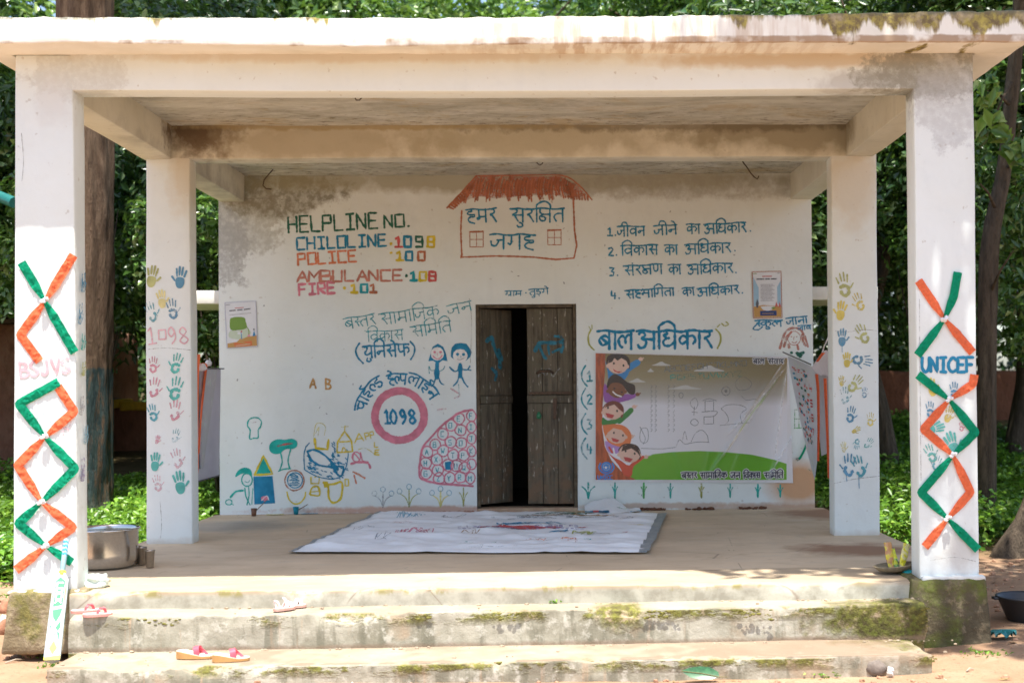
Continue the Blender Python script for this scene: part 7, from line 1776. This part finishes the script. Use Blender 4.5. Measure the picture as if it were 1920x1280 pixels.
def axis(a, b_, d0, d1, step_f, ext0, ext1):
    xs_ = [a + (b_ - a) * i / int((b_ - a) / step_f) for i in range(int((b_ - a) / step_f) + 1)]
    s, x = step_f, a
    while x > ext0: s *= 1.22; x -= s; xs_.insert(0, max(x, ext0))
    s, x = step_f, b_
    while x < ext1: s *= 1.10 if x < 40 else 1.4; x += s; xs_.append(min(x, ext1))
    return xs_
gx, gy = axis(-4.2, 4.2, 0, 0, .05, -90, 90), axis(6.0, 9.2, 0, 0, .05, -40, 140)
gv_ = [(x, y, groundz(x, y)) for y in gy for x in gx]; W_ = len(gx)
me = bpy.data.meshes.new('ground'); me.from_pydata(gv_, [], [(j * W_ + i, j * W_ + i + 1, (j + 1) * W_ + i + 1, (j + 1) * W_ + i) for j in range(len(gy) - 1) for i in range(W_ - 1)])
me.materials.append(mk_ground()); me.polygons.foreach_set('use_smooth', [True] * len(me.polygons)); go = bpy.data.objects.new('ground', me); COL.objects.link(go); tag(go, kind='structure')
# pebbles and clods
def scatter(name, label, n, reg, s0, s1, mat, seed, flat_=.6):
    rs = random.Random(seed); m = MB()
    for _ in range(n):
        x0, x1, y0, y1 = rs.choice(reg); x, y = rs.uniform(x0, x1), rs.uniform(y0, y1); s = s0 + (s1 - s0) * rs.random() ** 3
        m.lump((x, y, groundz(x, y) + s * .2), s, s * rs.uniform(.6, 1), s * flat_, 6, .6, rs.random() * 99, rot=rs.random() * 3)
    return tag(m.build(name, mat, None), label, None, None, 'stuff')
regs = [(-3.9, 4.0, YC - .5, YC - .02), (-4.6, -3.3, 7.2, 9.5), (2.75, 4.6, 7.2, 11.5), (-4.6, -3.3, 9, 12)]
scatter('pebbles', 'reddish pebbles and clods strewn on the bare soil', 1400, regs, .004, .030, simple('soil_clod', (.38, .22, .14), .95, .1, .35, 20), 3)
scatter('pebbles', 'pale grit scattered on the bare soil', 260, regs, .003, .010, simple('pale_grit', (.55, .50, .44), .9, .2, .2, 20), 5)
m_rock = simple('laterite_stone', (.36, .18, .11), .95, .1, .3, 18, bump=.8)
def gp(px, py, D0=None):
    z = 0.0
    for _ in range(6): p = PZ(px, py, z); z = groundz(p.x, p.y)
    return PZ(px, py, z)
def stone(px, py, wpx, hpx, mat, label, name='stone', cat='stone', seed=1, sink=.3, dy=.8):
    p = gp(px, py); s = p.y / F_PX
    c = p + Vector((0, wpx * s * .4, hpx * s * .35))
    return tag(MB().lump(c, wpx * s / 2, wpx * s / 2 * dy, hpx * s * .6, 16, .35, seed).build(name, mat, smooth=True, origin=c), label, cat)
stone(6, 1060, 52, 54, simple('teal_painted_stone', (.10, .24, .24), .9, .2, .3, 14, bump=.6), 'round teal painted stone at the left edge behind the pillar', 'painted_stone', 'stone', 3)
stone(52, 1234, 30, 14, m_rock, 'flat reddish stone in front of the left plinth', seed=5); stone(46, 1222, 26, 14, m_rock, 'small reddish stone touching the flat stone before the left plinth', seed=6)
stone(4, 1190, 26, 28, m_rock, 'reddish stone at the left edge beside the plinth', seed=8); stone(8, 1150, 30, 26, m_rock, 'upper reddish stone at the left edge beside the plinth', seed=9)
stone(4, 1172, 16, 20, simple('white_litter', (.66, .68, .66), .8), 'crumpled white litter at the left edge beside the plinth', 'litter', 'litter', 11)
for k, (px, py, w, h) in enumerate(((1644, 1264, 42, 30),)):
    c = PY(px, py - 12, YC - .01); s = YC / F_PX
    tag(MB().lump(c, w * s / 2, .035, h * s / 2, 14, .3, 5).build('stone', simple('grey_stone', (.20, .165, .14), .9, .2, .2, 30, bump=.5), smooth=True, origin=c), 'dark grey stone set in the face of the lowest step', 'stone')
c = PY(1670, 1258, YC - .06); tag(MB().lump(c, .024, .02, .026, 8, .5, 9).build('stone', simple('white_stone', (.62, .58, .53), .8), origin=c), 'small white stone leaning beside the dark grey stone', 'stone')
# big green leaf leaning on the step
lc = gp(1314, 1276); lf = [(1277, 1257), (1292, 1251), (1312, 1248), (1332, 1250), (1347, 1259), (1349, 1268), (1336, 1272), (1312, 1273), (1294, 1269)]
lp = [PY(x, y, YC - .09 + .0016 * (1272 - y) - .02) for x, y in lf]; ctr = sum(lp, Vector()) / len(lp) + Vector((0, .012, -.004)); m = MB(); n = len(lp)
m.add(lp + [ctr], [(i, (i + 1) % n, n) for i in range(n)]); root = empty('fallen_leaf', lc, 'large fresh green leaf lying against the lowest step', 'leaf')
m.build('blade', simple('green_leaf_face', (.035, .12, .045), .35, .5, .3, 60), root, smooth=True)
MB().tube([lp[0] + Vector((0, -.003, 0)), ctr + Vector((0, -.004, 0)), lp[5] + Vector((0, -.003, 0)), PY(1364, 1268, YC - .1)], [.0025, .003, .003, .002], 5).build('stalk', simple('leaf_stalk', (.16, .14, .06)), root)
# dry leaves, twigs
m = MB(); rs = random.Random(6)
for _ in range(420):
    x0, x1, y0, y1 = rs.choice(regs + [(-3.2, 2.3, YB + .02, YB + .3)]); x, y = rs.uniform(x0, x1), rs.uniform(y0, y1); z = groundz(x, y) + .006 if not (YB < y < YB + .31 and -3.2 < x < 2.3) else Z3 + 9
    if z > 5: continue
    a = rs.random() * 6.3; L = .010 + .045 * rs.random() ** 2; d = Vector((math.cos(a), math.sin(a), .2 * rs.random())) * L; w = Vector((-math.sin(a), math.cos(a), .3)) * L * .3
    p = Vector((x, y, z)); m.add([p - d, p + w, p + d, p - w], [(0, 1, 2), (0, 2, 3)])
tag(m.build('dry_leaves', simple('dry_leaf', (.26, .17, .08), .8, .2, .4, 40)), 'small dry leaf bits scattered over the soil', None, None, 'stuff')
def twig(a, c, label, z=None):
    p, q = gp(*a), gp(*c); r = MB().tube([p + Vector((0, 0, .008)), p.lerp(q, .5) + Vector((0, .01, .016)), q + Vector((0, 0, .008))], [.004, .005, .003], 6)
    tag(r.build('twig', simple('dry_twig', (.40, .33, .25)), smooth=True, origin=p), label, 'twig')
twig((10, 1244), (46, 1238), 'thin pale twig on the soil before the left plinth'); twig((1812, 1260), (1826, 1256), 'short dark twig on the soil right of the steps')
# little weeds along the step joints
m = MB(); P = []; N = []; rs = np.random.RandomState(3)
for px, py, z in ((455, 1136, Z2), (520, 1133, Z2), (612, 1133, Z2), (330, 1138, Z2), (1040, 1131, Z2)):
    p = PZ(px, py, z); P.append(np.array(p) + rs.normal(size=(14, 3)) * [.025, .006, .006] + [0, 0, .012]); N.append(rs.normal(size=(14, 3)) + [0, 0, 1])
for px, py in ((60, 1232), (75, 1222), (1400, 1264), (1545, 1270), (1510, 1268), (1860, 1228), (1830, 1226), (95, 1250), (20, 1100), (12, 1120)):
    p = gp(px, py); P.append(np.array(p) + rs.normal(size=(26, 3)) * [.05, .03, .008] + [0, 0, .016]); N.append(rs.normal(size=(26, 3)) + [0, 0, 1])
tag(leafobj('weeds', np.concatenate(P), np.concatenate(N), .028, .014, m_ground_leaf, None, 3), 'tiny weeds in the step joints and on the soil', None, None, 'stuff')
# ---------------------------------------------------------------- things around the pavilion
def mudmat(name, c1, c2):
    t = NT(name); a = t.noise(1.2, 6, .65); b = t.noise(9, 6, .7, t.vmap((1, 1, .5)))
    c = t.mix(t.ramp(a, .36, .62), c1, c2); c = t.mix(t.ramp(b, .5, .7, 0, .7), c, tuple(x * .55 for x in c1)); return t.out(c, .95, .1, t.bump(b, .9, .05))
m_mud = mudmat('red_mud', (.28, .125, .075), (.20, .085, .05))
W25 = 24.5
wz0, wz1 = PY(1760, 800, W25).z - .6, PY(1760, 694, W25).z
mw = MB().box(3.0, 16, W25, W25 + .45, wz0, wz1, .18, .08, lambda p: p + Vector((.05 * nz(p, .9, 2), .07 * nz(p, 1.4, 1), .10 * nz((p.x, 0, p.z), .8, 4) * (1 if p.z > wz0 + .5 else 0))))
tag(mw.build('earth_wall', m_mud, smooth=True, origin=(9, W25, wz0)), 'long brown earth wall behind the right side of the pavilion', 'wall')
# curved mud wall with painted rim, left
LY = 21.5
cw = empty('low_mud_wall', PY(240, 840, LY), 'low red mud wall with a blue and yellow painted rim, behind the left pillars', 'wall')
z0, z1 = PY(240, 838, LY).z - .25, PY(240, 762, LY).z
MB().box(PY(60, 800, LY).x, PY(425, 800, LY).x, LY, LY + .6, z0, z1, .15, .08, lambda p: p + Vector((.03 * nz(p, 1.5, 1), .08 * nz(p, 1.2, 2) + .25 * math.sin(p.x * 1.1), .02 * nz(p, 2, 3)))).build('wall_body', m_mud, cw, smooth=True)
for (a, c, col, k, dz) in ((150, 222, (.02, .10, .20), 'blue', 0), (222, 236, (.60, .36, .03), 'yellow', .0), (236, 425, (.60, .36, .03), 'yellow', -.05)):
    xa, xb = PY(a, 750, LY).x, PY(c, 750, LY).x
    MB().box(xa, xb, LY - .06, LY + .66, z1 + dz - .02, z1 + .13 + dz, .12, .03, lambda p: p + Vector((0, .08 * nz(p, 1.2, 2) + .25 * math.sin(p.x * 1.1), .02 * nz(p, 3, 3)))).build('painted_rim', simple('rim_' + k + str(a), col, .8), cw, smooth=True)
# mud house at the left edge
HY = 19.0
hs = empty('mud_house', PY(10, 880, HY), 'mud house with a dark low roof at the left edge', 'house')
hx1 = PY(95, 700, HY).x; hz1 = PY(10, 606, HY).z; hz0 = groundz(-8.5, HY) - .4
MB().box(hx1 - 6, hx1, HY, HY + 4, hz0, hz1, .3, .05, lambda p: p + Vector((.03 * nz(p, 1, 1), .04 * nz(p, 1.2, 2), 0))).build('wall', mudmat('house_mud', (.24, .115, .075), (.30, .18, .125)), hs, smooth=True)
m_thatch = mudmat('old_roof_tiles', (.085, .06, .045), (.14, .10, .07))
for i in range(14):
    y0 = HY - .55 + i * .22; zz = hz1 - .02 + i * .085
    MB().box(hx1 - 6.4, hx1 + .45, y0, y0 + .30, zz, zz + .07, .14, .02, lambda p: p + Vector((0, .02 * nz(p, 5, i), .02 * math.sin(p.x * 22) + .012 * nz(p, 4, i)))).build('roof_tile_course', m_thatch, hs, smooth=True)
# teal pole poking in at the left edge
p, q = PY(-70, 340, 13.2), PY(27, 380, 12.6)
tp = MB().tube([p, q], .055, 10); tag(tp.build('teal_pole', simple('teal_gloss_paint', (.008, .12, .10), .4, .5), smooth='sharp', origin=(p.x, p.y, 0)), 'teal painted pole end reaching in at the left edge', 'pole')
pl2 = MB().tube([Vector((p.x, p.y, 0)), p + Vector((0, 0, .1))], .06, 10)
tag(pl2.build('teal_post', bpy.data.materials['teal_gloss_paint'], smooth='sharp', origin=(p.x, p.y, 0)), 'teal upright post carrying the teal pole, left of the picture', 'post')
# black basin and teal rag on the soil, right
bc_ = gp(1926, 1170); bc_.y += .16; bc_.x = PY(1927, 1150, bc_.y).x; bc_.z = groundz(bc_.x, bc_.y) + .002
bs = empty('black_basin', bc_, 'black plastic basin on the soil at the right edge', 'basin')
MB().lathe(bc_, [(0, 0), (.125, 0), (.135, .01), (.195, .15), (.208, .158), (.21, .165), (.20, .168), (.185, .15), (.13, .02), (0, .015)], 40).build('basin_body', simple('black_plastic', (.025, .028, .034), .45, .5), bs, smooth=True)
MB().box(bc_.x - .235, bc_.x - .195, bc_.y - .03, bc_.y + .03, bc_.z + .145, bc_.z + .162, .02, .004).build('grip', bpy.data.materials['black_plastic'], bs, smooth='sharp')
rg = gp(1884, 1200); rg.y += .05
def rag_(u, v):
    a = u * 2 * math.pi; r_ = (.09 + .02 * math.sin(a * 3)) * v
    return Vector((rg.x + math.cos(a) * r_ * 1.0, rg.y + math.sin(a) * r_ * .7, rg.z + .012 + .05 * (1 - v) + .04 * abs(math.sin(a * 4 + v * 3)) * v))
tag(MB().grid(rag_, 40, 8, closed_u=True).build('plastic_wrapper', simple('teal_wrapper', (.01, .16, .16), .35, .5, .2, 20, bump=.5), smooth=True, origin=rg), 'crumpled teal wrapper on the soil beside the right plinth', 'litter')
stone(1906, 992, 14, 9, simple('pale_blue_litter', (.35, .52, .60), .6), 'small pale blue litter among the plants at the right edge', 'litter', 'litter', 4)
stone(238, 932, 42, 16, simple('weathered_log', (.34, .25, .18), .9, .1, .3, 20), 'weathered log lying among the plants left of the pavilion', 'log', 'log', 7, dy=.4)

# crumbs and grit lying in the step joints and on the treads
rs = random.Random(15); m = MB()
for _ in range(230):
    k = rs.random()
    if k < .35: x, y, z = rs.uniform(-2.8, 2.3), YA - .005 - .03 * rs.random() ** 2, Z2
    elif k < .7: x, y, z = rs.uniform(-3.0, 2.4), YB - .005 - .03 * rs.random() ** 2, Z3
    elif k < .85: x, y, z = rs.uniform(-2.8, 2.3), rs.uniform(YB + .03, YA), Z2
    else: x, y, z = rs.uniform(-3.0, 2.4), rs.uniform(YC + .03, YB), Z3
    s_ = .003 + .009 * rs.random() ** 2.5
    m.lump((x, y, z + s_ * .3), s_ * 1.3, s_, s_ * .7, 6, .6, rs.random() * 99)
tag(m.build('step_crumbs', simple('step_crumb', (.36, .28, .20), .95, .1, .4, 30)), 'crumbs of cement and soil in the joints of the steps', None, None, 'stuff')

# cushions of moss along the nosings
m = MB(); rs = random.Random(31)
def mossrow(x0, x1, y, z, n, zr):
    for _ in range(n):
        x = x0 + (x1 - x0) * rs.random() ** .8
        if noise.noise(Vector((x * 2.3, z * 3, 5))) < .08: continue
        s_ = .003 + .006 * rs.random() ** 2
        m.lump((x, y + .008, z - .010 - zr * rs.random() ** 1.5), s_ * 2.2, s_ * .6, s_ * .8, 6, .9, rs.random() * 99)
mossrow(-2.6, 2.25, YB, Z2, 600, .045); mossrow(-2.6, 2.3, YC, Z3, 600, .04); mossrow(1.3, 2.25, YB, Z2, 400, .13)
tag(m.build('moss', simple('moss_cushion', (.19, .175, .05), .95, .1, .5, 60, bump=.9), smooth=True), 'olive moss cushions along the step edges', None, None, 'stuff')
